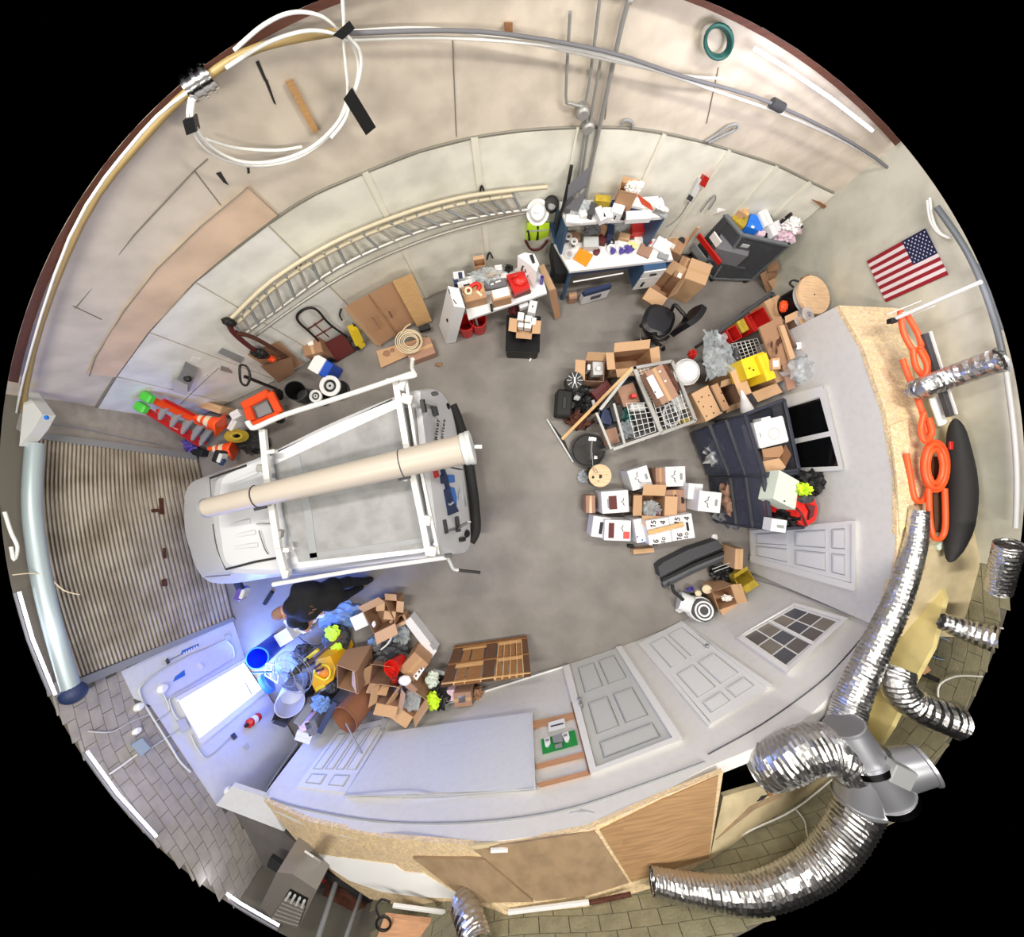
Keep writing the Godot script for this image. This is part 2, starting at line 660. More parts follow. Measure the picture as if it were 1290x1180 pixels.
	mat("navy", Color(0.13, 0.19, 0.34), 0.6)
	mat("signblue", Color(0.20, 0.42, 0.72), 0.5)
	mat("purple", Color(0.34, 0.28, 0.60), 0.4)
	mat("pink", Color(0.85, 0.74, 0.80), 0.6)
	mat("black", Color(0.07, 0.07, 0.075), 0.55)
	mat("blackgloss", Color(0.05, 0.05, 0.07), 0.3)
	mat("leather", Color(0.07, 0.07, 0.09), 0.38, 0.0, null, 1.0)
	mat("rubber", Color(0.12, 0.12, 0.125), 0.75)
	mat("charcoal", Color(0.25, 0.255, 0.27), 0.6, 0.0, fine, 1.2)
	mat("greyplastic", Color(0.36, 0.37, 0.39), 0.45)
	mat("hampergrey", Color(0.40, 0.42, 0.44), 0.35)
	mat("grey", Color(0.55, 0.56, 0.57), 0.6)
	mat("greylight", Color(0.75, 0.76, 0.76), 0.5)
	mat("greygreen", Color(0.80, 0.84, 0.78), 0.45)
	mat("fabricgrey", Color(0.44, 0.44, 0.46), 0.9)
	mat("cartdark", Color(0.19, 0.20, 0.25), 0.35)
	mat("steel", Color(0.72, 0.72, 0.73), 0.35, 0.9)
	mat("galv", Color(0.62, 0.62, 0.61), 0.5, 0.4)
	mat("alu", Color(0.78, 0.77, 0.74), 0.4, 0.6)
	mat("chrome", Color(0.9, 0.9, 0.9), 0.15, 1.0)
	mat("wire", Color(0.84, 0.84, 0.83), 0.35, 0.3)
	mat("pipe", Color(0.74, 0.72, 0.66), 0.5, 0.2)
	mat("gaspipe", Color(0.62, 0.53, 0.34), 0.5, 0.1)
	mat("cable", Color(0.88, 0.88, 0.86), 0.5)
	mat("cream_rope", Color(0.86, 0.80, 0.68), 0.7)
	mat("pvc", Color(0.70, 0.665, 0.62), 0.45)
	mat("foil", Color(0.80, 0.80, 0.80), 0.3, 1.0, null, 4.0, crump, 0.5)
	mat("sheetmetal", Color(0.66, 0.67, 0.70), 0.38, 0.75)
	mat("slat", Color(0.80, 0.77, 0.71), 0.5, 0.0, rust, 0.32)
	mat("drum", Color(0.66, 0.72, 0.74), 0.4, 0.3)
	mat("vanpaint", Color(0.77, 0.78, 0.80), 0.25)
	var vr := mat("vanroof", Color(0.56, 0.565, 0.57), 0.6, 0.0, grime, 0.55)
	detail(vr, fine)
	mat("rackpaint", Color(0.80, 0.80, 0.79), 0.35)
	mat("tire", Color(0.05, 0.05, 0.05), 0.8)
	mat("skin", Color(0.76, 0.55, 0.45), 0.55)
	mat("hair", Color(0.55, 0.42, 0.34), 0.9)
	mat("shirt", Color(0.045, 0.045, 0.055), 0.9)
	mat("jeans", Color(0.12, 0.13, 0.16), 0.9)
	mat("maroonpaint", Color(0.34, 0.12, 0.11), 0.5)
	mat("tube", Color(0.55, 0.36, 0.25), 0.8, 0.0, fine, 1.5)
	mat("cablereel", Color(0.94, 0.82, 0.68), 0.7, 0.0, wood, 1.5)
	mat("ceiling", Color(0.78, 0.77, 0.75), 0.8)
	mat("rustbrown", Color(0.36, 0.20, 0.14), 0.8, 0.0, rust, 2.0)
	mat("heater", Color(0.52, 0.50, 0.48), 0.5, 0.2)
	mat("whiteplastic", Color(0.90, 0.905, 0.91), 0.35)
	clear("glass", Color(0.9, 0.93, 0.95), 0.12, 0.05)
	clear("darkglass", Color(0.06, 0.07, 0.09), 0.6, 0.05)
	clear("smoke", Color(0.30, 0.32, 0.39), 0.55, 0.4)
	clear("meshgrey", Color(0.30, 0.31, 0.33), 0.66, 0.5)
	clear("plasticbag", Color(0.80, 0.84, 0.86), 0.34, 0.3)
	clear("bluebag", Color(0.55, 0.70, 0.90), 0.55, 0.3)
	mat("fanblade", Color(0.30, 0.31, 0.35), 0.45)
	clear("frosted", Color(0.86, 0.84, 0.84), 0.5, 0.4)
	glow("tubelight", Color(0.96, 0.95, 1.0), 2.5)
	glow("daylight", Color(0.93, 0.97, 1.0), 3.0)
	mat("paneA", Color(0.42, 0.40, 0.39), 0.12)
	mat("paneB", Color(0.52, 0.49, 0.46), 0.12)
	mat("paneC", Color(0.36, 0.36, 0.39), 0.12)
	mat("darkpane", Color(0.05, 0.055, 0.06), 0.12)
	var fl := mat("flag", Color(1, 1, 1), 0.8)
	fl.albedo_texture = flag_tex()

func lamp(nm: String, at: Vector3, yaw: float, ln: float, energy: float) -> void:
	var o := Node3D.new()
	o.name = fresh(nm, self)
	o.position = at
	o.set_meta("kind", "structure")
	add_child(o, true)
	var g := Geo.new()
	g.box(at + Vector3(0, 0.05, 0), Vector3(ln, 0.06, 0.34), YB(yaw))
	part(g, "tray", "trim", o)
	g = Geo.new()
	for s in [-0.09, 0.09]:
		var B := YB(yaw)
		g.tube([at + B * Vector3(-ln * 0.48, -0.02, s), at + B * Vector3(ln * 0.48, -0.02, s)], 0.02, 8)
	part(g, "tube", "tubelight", o)
	var a := AreaLight3D.new()
	a.name = fresh("unseen_ceiling_lamp_light", self)
	a.area_size = Vector2(ln, 0.3)
	a.light_energy = energy
	a.light_color = Color(1.0, 0.975, 0.93)
	a.shadow_enabled = true
	a.area_range = 30.0
	add_child(a)
	a.global_transform = Transform3D(YB(yaw) * Basis(Vector3(1, 0, 0), -PI / 2), at + Vector3(0, -0.06, 0))

func lights() -> void:
	for p in [[-2.6, -1.6], [2.6, -1.6], [-2.6, 2.0], [2.6, 2.0]]:  # fixtures out of view above the camera, placed to light the whole room
		lamp("unseen_ceiling_light", Vector3(p[0], 6.95, p[1]), 0.0, 2.4, 12.0)
	# daylight through the open exit door
	var d := AreaLight3D.new()
	d.name = "door_daylight_light"
	d.area_size = Vector2(0.8, 1.4)
	d.light_energy = 7.0
	d.light_color = Color(0.34, 0.52, 1.0)
	d.shadow_enabled = true
	d.area_range = 20.0
	add_child(d)
	var c := P(277, 878, 0.85)
	d.look_at_from_position(c + Vector3(0.14, 0.1, -0.1), c + Vector3(1.6, -0.5, -1.2))

# ---------------------------------------------------------------- the building
func rim(px: Vector2, r := 646.0) -> Vector2:      # where the ceiling line runs in this direction
	var d := (px - Vector2(CX, CY)).normalized()
	var c := Vector2(CX, 599.0) - Vector2(CX, CY)
	var b := d.dot(c)
	var t := b + sqrt(b * b - c.length_squared() + r * r)
	return Vector2(CX, CY) + d * t

func outer(nm: String, w: Wall, mt: String) -> MeshInstance3D:
	var g := Geo.new()
	var f := []
	var bk := []
	for k in 3:
		var a := []
		var b := []
		for i in w.b.size():
			var q := w.b[i] * (HC / FP)
			var tp := rim(w.b[i] + Vector2(CX, CY))
			var H := HC - q.length() * FP / (tp - Vector2(CX, CY)).length()
			var o := w.nn[i] * -0.15
			a.append(Vector3(q.x, H * k * 0.5, q.y))
			var H2 := HC - (q + o).length() * FP / (tp - Vector2(CX, CY)).length()
			b.append(Vector3(q.x + o.x, H2 * k * 0.5, q.y + o.y))
		f.append(a)
		bk.append(b)
	g.sheet(f, Vector3(0, HC, 0), bk)
	return struct(g, nm, mt)

func fine2(p: Array, n := 4) -> Array:
	var o := []
	for i in p.size() - 1:
		for k in n:
			o.append((p[i] as Vector2).cubic_interpolate(p[i + 1], p[maxi(i - 1, 0)], p[mini(i + 2, p.size() - 1)], float(k) / n))
	o.append(p[p.size() - 1])
	return o

func facade(nm: String, w: Wall, tops: Array, mt: String) -> MeshInstance3D:
	var g := Geo.new()
	var f := []
	var bk := []
	for k in 3:
		var a := []
		var b := []
		for p in fine2(V(tops)):
			var q := w.at(p)
			var n := w.normal(p) * -0.12
			a.append(Vector3(q.x, q.y * k * 0.5, q.z))
			b.append(Vector3(q.x + n.x, q.y * k * 0.5, q.z + n.z))
		f.append(a)
		bk.append(b)
	g.sheet(f, Vector3(0, HC, 0), bk)
	return struct(g, nm, mt)

func blocks(w: Wall, parent: Node, poly: Array, L: float, H: float, mt: String, off := 0.0) -> void:
	var pg := PackedVector2Array(V(poly))
	var s := 0.0
	var acc := [0.0]
	for i in w.b.size() - 1:
		s += (w.b[i + 1] - w.b[i]).length() * HC / FP
		acc.append(s)
	var at := func(sv: float, h: float, o: float) -> Vector3:
		var i: int = clampi(acc.bsearch(sv) - 1, 0, acc.size() - 2)
		var t: float = (sv - acc[i]) / (acc[i + 1] - acc[i])
		var q: Vector2 = w.b[i].lerp(w.b[i + 1], t) * (HC / FP) + w.nn[i].lerp(w.nn[i + 1], t) * o
		return Vector3(q.x, h, q.y)
	for r in int(4.2 / H):
		var n := int(s / L)
		for k in n + 1:
			var s0 := (k - (0.5 if r % 2 else 0.0)) * L + 0.004
			var s1 := s0 + L - 0.008
			s0 = maxf(s0, 0.0)
			s1 = minf(s1, s)
			if s1 - s0 < 0.04:
				continue
			var h0 := r * H + 0.004
			var h1 := h0 + H - 0.008
			var m: Vector3 = at.call((s0 + s1) * 0.5, (h0 + h1) * 0.5, 0.0)
			var px := Vector2(CX + m.x * FP / (HC - m.y), CY + m.z * FP / (HC - m.y))
			var pl: Vector3 = at.call((s0 + s1) * 0.5, h0 + 0.015, 0.0)
			if not Geometry2D.is_point_in_polygon(px, pg) or Vector2(pl.x * FP / (HC - pl.y), pl.z * FP / (HC - pl.y) - 9.0).length() > 645.0:
				continue
			var tp := rim(px, 645.0)
			h1 = minf(h1, HC - Vector2(m.x, m.z).length() * FP / (tp - Vector2(CX, CY)).length())
			if h1 < h0 + 0.01:
				continue
			var g := Geo.new()
			var o: float = off + 0.010 + 0.005 * rng.randf()
			g.sheet([[at.call(s0, h0, o), at.call(s1, h0, o)], [at.call(s0, h1, o), at.call(s1, h1, o)]], Vector3(0, HC, 0), [[at.call(s0, h0, off), at.call(s1, h0, off)], [at.call(s0, h1, off), at.call(s1, h1, off)]])
			part(g, "block", mt, parent)

func shell() -> void:
	WN = Wall.new(V([237, 530, 288, 507, 337, 484, 385, 458, 440, 425, 500, 393, 560, 366, 620, 348, 690, 335, 760, 328, 830, 322, 900, 320, 958, 325]))
	WW = Wall.new(V([395, 985, 373, 930, 352, 895, 333, 868, 308, 830, 292, 775, 277, 705, 263, 640, 249, 580, 237, 530]))
	WE = Wall.new(V([958, 325, 975, 380, 991, 446, 998, 520, 1003, 590, 1017, 665]))
	WS = Wall.new(V([1017, 665, 1018, 740, 990, 805, 930, 855, 830, 890, 720, 908, 620, 917, 545, 970, 475, 1010, 432, 1010, 395, 985]))
	FS = Wall.new(V([392, 902, 455, 897, 520, 890, 560, 884, 620, 862, 697, 842, 760, 822, 805, 806, 855, 785, 905, 757, 945, 727]))
	FE = Wall.new(V([945, 727, 944, 690, 943, 655, 942, 600, 940, 545, 937, 495, 932, 446]))
	var g := Geo.new()
	var ring := []
	for k in 40:
		ring.append(Vector3(cos(TAU * k / 40) * 6.4, 0, sin(TAU * k / 40) * 6.4))
	g.slab(ring, Vector3(0, -0.2, 0))
	struct(g, "floor", "floor")
	g = Geo.new()
	var top := []
	for q in ring:
		top.append(q * 1.1 + Vector3(0, 7.3, 0))
	g.slab(top, Vector3(0, -0.15, 0))
	struct(g, "ceiling", "ceiling")
	var n := outer("wall_north", WN, "tan")
	var w := outer("wall_west", WW, "mortar")
	outer("wall_east", WE, "eastwall")
	var s := outer("wall_south", WS, "mortar")
	# north wall: painted boards below a long joint, battens over some joints
	var jx := [121, 512, 146, 473, 187, 417, 245, 354, 337, 282, 395, 245, 460, 217, 530, 190, 597, 173, 660, 164, 727, 160, 790, 161, 836, 167, 880, 177, 918, 188, 978, 207, 1020, 228, 1050, 242]
	var jp := V(jx)
	g = Geo.new()
	var f := []
	for p in fine2(jp, 3):
		f.append(WN.at(p, 0.012))
	g.tube(f, 0.012, 6)
	part(g, "joint_rail", "joint", n)
	var seams := V([118, 520, 146, 473, 187, 417, 245, 354, 337, 282, 460, 217, 597, 173, 727, 160, 836, 168, 918, 188, 978, 208, 1020, 228, 1052, 244])
	for i in seams.size() - 1:
		var a: Vector2 = seams[i]
		var b: Vector2 = seams[i + 1]
		var mids := [a]
		for p in jp:
			if p.x > a.x + 4 and p.x < b.x - 4:
				mids.append(p)
		mids.append(b)
		g = Geo.new()
		var rows := [[], [], []]
		var back := [[], [], []]
		for j in 7:
			var x: float = lerpf(a.x, b.x, 0.012 + 0.976 * j / 6.0)
			var k := 0
			while k < mids.size() - 2 and mids[k + 1].x < x:
				k += 1
			var tp: Vector2 = mids[k].lerp(mids[k + 1], (x - mids[k].x) / (mids[k + 1].x - mids[k].x))
			var ft := WN.foot(tp)
			tp = tp.lerp(ft, 0.012)
			for r in 3:
				var px := ft.lerp(tp, 0.01 + 0.99 * r / 2.0)
				rows[r].append(WN.at(px, 0.018))
				back[r].append(WN.at(px, 0.0))
		g.sheet(rows, Vector3(0, HC, 0), back)
		part(g, "wall_board", "cream" if i > 3 else "cream2", n)  # left boards carry the bluish light in their colour
	for q in [[597, 173, 9], [460, 217, 8], [836, 168, 5], [918, 188, 4], [978, 208, 4], [1020, 228, 4], [727, 160, 3]]:
		var tp := Vector2(q[0], q[1])
		var ft := WN.foot(tp)
		var e: Vector2 = (tp - Vector2(CX, CY)).normalized().orthogonal() * q[2] * 0.5
		g = Geo.new()
		board(g, WN, [ft.x - e.x * .5, ft.y - e.y * .5, ft.x + e.x * .5, ft.y + e.y * .5, tp.x + e.x, tp.y + e.y, tp.x - e.x, tp.y - e.y], 1, 5, 0.018, 0.034)
		part(g, "batten", "batten", n)
	g = Geo.new()
	g.tube(smoothed(on(WN, [228, 507, 252, 484, 276, 462], 0.02), 4), 0.006, 5)
	part(g, "board_joint", "joint", n)
	# tan repair board, plywood joints and marks of the upper wall
	g = Geo.new()
	for q in [[110, 468, 146, 473, 187, 417, 157, 389], [157, 389, 187, 417, 245, 354, 198, 337], [198, 337, 245, 354, 299, 309, 254, 283], [254, 283, 299, 309, 351, 270, 313, 234]]:
		board(g, WN, q, 3, 4, 0.0, 0.03)
	part(g, "repair_board", "tanboard", n)
	for q in [[95, 388, 170, 295, 245, 215, 262, 200], [128, 402, 92, 385], [770, 80, 762, 150], [905, 85, 890, 155], [570, 48, 575, 172], [245, 215, 278, 258], [113, 471, 121, 448, 157, 390, 198, 338, 254, 284, 313, 235, 352, 271]]:
		g = Geo.new()
		g.tube(on(WN, q, 0.032 if q.size() > 10 else 0.004), 0.005, 5)
		part(g, "plywood_joint", "joint", n)
	for q in [[272, 218, 278, 216, 288, 233, 282, 230], [322, 78, 326, 76, 336, 100, 333, 102], [332, 98, 337, 100, 348, 132, 345, 130], [311, 208, 314, 206, 315, 218, 312, 219]]:
		g = Geo.new()
		board(g, WN, q, 1, 2, 0.0, 0.006)
		part(g, "torn_patch", "dark", n)
	# west wall: smooth white lining round the exit door, blockwork beyond it
	g = Geo.new()
	for q in [[292, 777, 309, 830, 222, 880, 152, 845], [152, 845, 222, 880, 189, 888, 168, 879], [222, 880, 252, 932, 273, 1014, 189, 888], [333, 868, 360, 910, 273, 1014, 252, 932], [360, 910, 376, 938, 329, 1002, 273, 1014]]:
		board(g, WW, q, 4, 6, 0.0, 0.02)
	part(g, "lining", "white", w)
	blocks(WW, w, [152, 845, 168, 879, 189, 888, 273, 1014, 330, 1060, 400, 1180, 200, 1180, 40, 860, 88, 862], 0.24, 0.115, "blockpaint")
	g = Geo.new()
	for q in [[237, 530, 249, 580, 120, 572, 30, 500], [120, 572, 39, 553, 20, 540, 30, 500]]:
		board(g, WW, q, 2, 6, 0.0, 0.012)
	part(g, "jamb_block_panel", "blockpaint", w)
	blocks(WS, s, [640, 1300, 470, 1300, 478, 1126, 700, 1100, 880, 1060, 990, 1000, 1075, 940, 1120, 860, 1180, 690, 1320, 690, 1320, 1000, 1000, 1300], 0.30, 0.13, "blockyellow")
	# exit door: open to bright daylight
	var d := Geo.new()
	board(d, WW, [306, 833, 330, 869, 250, 930, 223, 881], 3, 4, 0.0, 0.03)
	var door := struct(d, "door_1", "daylight")
	door.set_meta("label", "open exit doorway filled with white daylight beside the roll-up door")
	g = Geo.new()
	for q in [[309, 828, 311, 832, 225, 882, 221, 877], [330, 866, 336, 870, 255, 936, 250, 930], [221, 877, 224, 881, 255, 936, 250, 934]]:
		board(g, WW, q, 1, 5, 0.0, 0.07)
	part(g, "door_frame", "trim", door)
	g = Geo.new()
	board(g, WW, [296, 837, 298, 840, 318, 873, 316, 875], 1, 4, 0.03, 0.045)
	part(g, "sill_bar", "greylight", door)
	roll_door()
	# dark stained top beam, cut by the ceiling line
	var runs := [[[20, 470], [60, 355], [150, 215], [250, 105], [330, 45], [430, 3]], [[430, 3], [520, -25], [640, -40], [760, -35], [850, -8], [960, 40], [1050, 100], [1130, 170]]]
	for k in 2:
		g = Geo.new()
		var fr := [[], []]
		var bk := [[], []]
		for p in fine2(V([runs[k][0][0], runs[k][0][1], runs[k][1][0], runs[k][1][1], runs[k][2][0], runs[k][2][1], runs[k][3][0], runs[k][3][1], runs[k][4][0], runs[k][4][1], runs[k][5][0], runs[k][5][1]] if k == 0 else [430, 3, 520, -25, 640, -40, 760, -35, 850, -8, 960, 40, 1050, 100, 1130, 170]), 3):
			for r in 2:
				var px := rim(p, 646.0 - (13.0 if k == 0 else 9.0) * (1 - r))
				fr[r].append(WN.at(px, 0.12))
				bk[r].append(WN.at(px, 0.0))
		g.sheet(fr, Vector3(0, HC, 0), bk)
		struct(g, "trim_%d" % (k + 1), "beam")

func roll_door() -> void:
	var o := thing("roll_up_door", "weathered steel roll-up door with horizontal slats in the west wall behind the van", "garage door", WW.at(Vector2(262, 640)))
	var N := 40
	var A := V([249, 580, 256, 610, 266, 655, 278, 710, 293, 777])
	var B := V([39, 551, 35, 630, 45, 712, 64, 785, 88, 856])
	for i in N:
		var g := Geo.new()
		var f := []
		var bk := []
		for r in 4:
			var t: float = (i + [0.02, 0.3, 0.7, 0.98][r]) / N
			var fr := []
			var br := []
			for j in 17:
				var k := j / 16.0 * 4.0
				var m := mini(int(k), 3)
				var a: Vector2 = A[m].cubic_interpolate(A[m + 1], A[maxi(m - 1, 0)], A[mini(m + 2, 4)], k - m)
				var b: Vector2 = B[m].cubic_interpolate(B[m + 1], B[maxi(m - 1, 0)], B[mini(m + 2, 4)], k - m)
				var p := a.lerp(b, t)
				fr.append(WW.at(p, 0.02 + [0.0, 0.03, 0.03, 0.0][r]))
				br.append(WW.at(p, 0.01))
			f.append(fr)
			bk.append(br)
		g.sheet(f, Vector3(0, HC, 0), bk, false)
		part(g, "slat", "slat", o)
	for q in [[293, 776, 297, 780, 92, 868, 88, 858], [247, 572, 249, 580, 39, 553, 40, 545]]:
		var g := Geo.new()
		board(g, WW, q, 1, 8, 0.0, 0.06)
		part(g, "guide_rail", "grey", o)
	var g := Geo.new()
	g.tube(smoothed(on(WW, [44, 566, 41, 640, 50, 715, 67, 790, 87, 862], 0.2), 5), 0.075, 14)
	part(g, "drum", "drum", o)
	g = Geo.new()
	var c: Vector3 = WW.at(Vector2(90, 868), 0.2)
	g.blob(c, Vector3(.11, .11, .11), 0.0)
	part(g, "end_cap", "navy", o)
	for q in [[200, 628, 206, 628, 207, 648, 201, 648], [205, 690, 209, 690, 210, 703, 206, 703], [190, 642, 200, 641, 201, 645, 191, 646], [203, 730, 210, 728, 211, 737, 204, 738]]:
		g = Geo.new()
		board(g, WW, q, 1, 1, 0.045, 0.06)
		part(g, "rust_patch", "rustbrown", o)

func panel_door(nm: String, w: Wall, q: Array, grid: Array, mt: String, o := 0.03) -> MeshInstance3D:
	var g := Geo.new()
	board(g, w, q, 5, 6, 0.0, o)
	var door := struct(g, nm, mt)
	var c := V(q)
	var at := func(u: float, vv: float) -> Vector2:
		return (c[0] as Vector2).lerp(c[1], u).lerp((c[3] as Vector2).lerp(c[2], u), vv)
	for r in grid:
		for k in 2:
			g = Geo.new()
			var i: float = 0.012 * k * 2.0
			var a: Vector2 = at.call(r[0] + i, r[1] + i * 0.6)
			var b: Vector2 = at.call(r[2] - i, r[1] + i * 0.6)
			var d: Vector2 = at.call(r[2] - i, r[3] - i * 0.6)
			var e: Vector2 = at.call(r[0] + i, r[3] - i * 0.6)
			if k == 1:
				board(g, w, [a.x, a.y, b.x, b.y, d.x, d.y, e.x, e.y], 2, 2, o, o + 0.014)
				part(g, "raised_panel", mt, door)
			else:
				for ln in [[a, b], [b, d], [d, e], [e, a]]:
					g.tube([w.at(ln[0], o), w.at(ln[0].lerp(ln[1], 0.5), o), w.at(ln[1], o)], 0.007, 5)
				part(g, "panel_groove", "groove" if mt == "door" else "grey", door)
	return door

func offices() -> void:
	facade("wall_office_south", FS, [331, 1003, 390, 1030, 480, 1050, 600, 1060, 680, 1052, 740, 1040, 830, 1000, 890, 967, 970, 932, 1040, 882, 1103, 788], "facade")
	facade("wall_office_east", FE, [1103, 788, 1126, 700, 1126, 600, 1112, 520, 1085, 440, 1054, 386], "facade")
	var g := Geo.new()
	# return at the free end of the east front
	var a := FE.at(Vector2(1054, 386))
	a = FE.at(Vector2(1054, 386), -0.02)
	var b := P(1131, 388, a.y)
	g.hexa([Vector3(a.x, 0, a.z), Vector3(b.x, 0, b.z), Vector3(b.x, 0, b.z + .1), Vector3(a.x, 0, a.z + .1), a, b, b + Vector3(0, 0, .1), a + Vector3(0, 0, .1)])
	struct(g, "wall_office_north", "facade")
	# thin dark joint under the roof line of both fronts
	var k := 3
	for q in [[341, 1006, 380, 1018, 470, 1034, 560, 1037, 640, 1032, 720, 1018, 800, 992, 888, 960], [892, 950, 960, 912, 1030, 862, 1070, 822, 1099, 786]]:
		g = Geo.new()
		var p := []
		for x in fine2(V(q), 4):
			p.append(FS.at(x, 0.004))
		g.tube(p, 0.012 if k == 3 else 0.007, 6)
		struct(g, "trim_%d" % k, "grey" if k == 3 else "seam")
		k += 1
	g = Geo.new()
	g.tube(on(FS, [331, 1002, 348, 975, 394, 909], 0.004), 0.008, 5)
	struct(g, "trim_5", "grey")
	g = Geo.new()
	g.tube(on(FS, [1101, 787, 1040, 762, 990, 742, 948, 729], 0.006), 0.006, 5)
	struct(g, "trim_6", "grey")
	# baseboard
	g = Geo.new()
	var p := []
	for x in fine2(V([555, 889, 620, 868, 690, 846, 713, 839]), 4):
		p.append(FS.at(x, 0.02))
	g.tube(p, 0.02, 4)
	struct(g, "baseboard_south", "trim")
	# doors of the south front, left to right
	var six := [[0.1, 0.06, 0.45, 0.36], [0.55, 0.06, 0.9, 0.36], [0.1, 0.44, 0.45, 0.74], [0.55, 0.44, 0.9, 0.74], [0.1, 0.8, 0.45, 0.93], [0.55, 0.8, 0.9, 0.93]]
	var d := panel_door("door_2", FS, [427, 920, 495, 903, 437, 999, 375, 991], [[.08, .1, .26, .7], [.32, .1, .47, .7], [.53, .1, .68, .7], [.74, .1, .92, .7], [.12, .78, .42, .93], [.58, .78, .88, .93]], "door")
	d.set_meta("label", "white panel door partly hidden behind the junk heap")
	d = panel_door("door_3", FS, [719, 836, 776, 816, 848, 932, 752, 968], [[.12, .06, .45, .3], [.55, .06, .88, .3], [.12, .4, .45, .7], [.55, .4, .88, .7], [.12, .78, .88, .93]], "doorgrey", 0.015)
	d.set_meta("label", "grey flush office door in a wide white frame next to the green panel")
	g = Geo.new()
	for q in [[709, 839, 717, 836, 752, 970, 744, 974], [775, 815, 782, 813, 859, 930, 848, 932], [744, 974, 750, 966, 851, 927, 859, 931]]:
		board(g, FS, q, 2, 6, 0.0, 0.05)
	part(g, "door_frame", "trim", d)
	for q in [[731, 884], [733, 891]]:
		g = Geo.new()
		var c := FS.at(Vector2(q[0], q[1]), 0.02)
		var nn := FS.normal(Vector2(q[0], q[1]))
		g.lathe(c, c + nn * 0.07, [Vector2(0.03, 0), Vector2(0.012, 0.2), Vector2(0.012, 0.5), Vector2(0.028, 0.6), Vector2(0.026, 0.95), Vector2(0, 1)], 10)
		part(g, "door_knob", "steel", d)
	d = panel_door("door_4", FS, [808, 808, 857, 783, 964, 866, 895, 910], six, "door")
	d.set_meta("label", "white six-panel door left of the twelve-pane window")
	g = Geo.new()
	for q in [[855, 780, 861, 787, 972, 864, 964, 867], [803, 810, 809, 808, 895, 912, 892, 915], [892, 914, 894, 908, 962, 866, 971, 866]]:
		board(g, FS, q, 2, 6, 0.0, 0.045 if q[0] == 855 else 0.03)
	part(g, "door_frame", "trim", d)
	g = Geo.new()
	var kc := FS.at(Vector2(892, 817), 0.02)
	g.lathe(kc, kc + FS.normal(Vector2(892, 817)) * 0.07, [Vector2(0.03, 0), Vector2(0.012, 0.2), Vector2(0.012, 0.5), Vector2(0.03, 0.6), Vector2(0.026, 0.95), Vector2(0, 1)], 10)
	part(g, "door_knob", "steel", d)
	d = panel_door("door_5", FE, [946, 700, 945, 669, 1074, 657, 1074, 733], six, "door")
	d.set_meta("label", "white six-panel door in the east office front beside the dark carts")
	g = Geo.new()
	for q in [[945, 706, 945, 699, 1076, 734, 1076, 743], [945, 670, 945, 667, 1074, 655, 1074, 659], [1073, 740, 1073, 655, 1078, 655, 1078, 742]]:
		board(g, FE, q, 2, 5, 0.0, 0.045)
	part(g, "door_frame", "trim", d)
	# twelve-pane double window
	g = Geo.new()
	board(g, FS, [927, 804, 1000, 761, 1068, 781, 991, 849], 5, 4, 0.0, 0.025)
	var win := struct(g, "window_1", "trim")
	var c := V([935, 802, 1001, 765, 1058, 783, 991, 841])
	for s in 2:
		for i in 2:
			for j in 3:
				var u0: float = 0.02 + s * 0.5 + i * 0.235
				var v0: float = 0.03 + j * 0.315
				var q := []
				for uv in [[u0, v0], [u0 + 0.21, v0], [u0 + 0.21, v0 + 0.285], [u0, v0 + 0.285]]:
					var x: Vector2 = (c[0] as Vector2).lerp(c[1], uv[0]).lerp((c[3] as Vector2).lerp(c[2], uv[0]), uv[1])
					q.append_array([x.x, x.y])
				g = Geo.new()
				board(g, FS, q, 1, 1, 0.02, 0.03)
				part(g, "pane", ["paneA", "paneB", "paneC"][(i + j + s) % 3], win)
	for q in [[927, 804, 935, 800, 1001, 764, 1000, 761], [991, 841, 991, 849, 1068, 781, 1058, 783], [927, 804, 991, 849, 991, 841, 935, 802], [1000, 761, 1068, 781, 1058, 783, 1001, 765], [966, 784, 970, 782, 1026, 811, 1022, 814]]:
		g = Geo.new()
		board(g, FS, q, 4, 1, 0.025, 0.06)
		part(g, "window_bar", "trim", win)
	# dark two-light window
	g = Geo.new()
	board(g, FE, [987, 501, 1006, 593, 1059, 591, 1038, 487], 4, 3, 0.0, 0.02)
	win = struct(g, "window_2", "trim")
	for q in [[990, 515, 1001, 553, 1045, 544, 1033, 502], [1002, 558, 1008, 589, 1056, 587, 1047, 548]]:
		g = Geo.new()
		board(g, FE, q, 2, 2, 0.012, 0.026)
		part(g, "pane", "darkpane", win)
	for q in [[986, 500, 989, 515, 1034, 500, 1038, 486], [1000, 553, 1002, 559, 1048, 549, 1046, 543], [1006, 589, 1007, 595, 1061, 592, 1057, 587], [1032, 498, 1057, 590, 1063, 591, 1039, 487]]:
		g = Geo.new()
		board(g, FE, q, 2, 2, 0.02, 0.05)
		part(g, "window_bar", "trim", win)

# ---------------------------------------------------------------- lofts over the offices
func ray_on(tris: PackedVector3Array, px: Vector2, up := 0.0) -> Vector3:
	var o := Vector3(0, HC, 0)
	var d := (P(px.x, px.y, 0.0) - o).normalized()
	var best := 1e9
	for i in range(0, tris.size(), 3):
		var hit: Variant = Geometry3D.ray_intersects_triangle(o, d, tris[i], tris[i + 1], tris[i + 2])
		if hit != null:
			best = minf(best, (hit as Vector3).distance_to(o))
	if best > 1e8:
		best = (HC - 2.4) / absf(d.y)
	return o + d * (best + up / d.y)

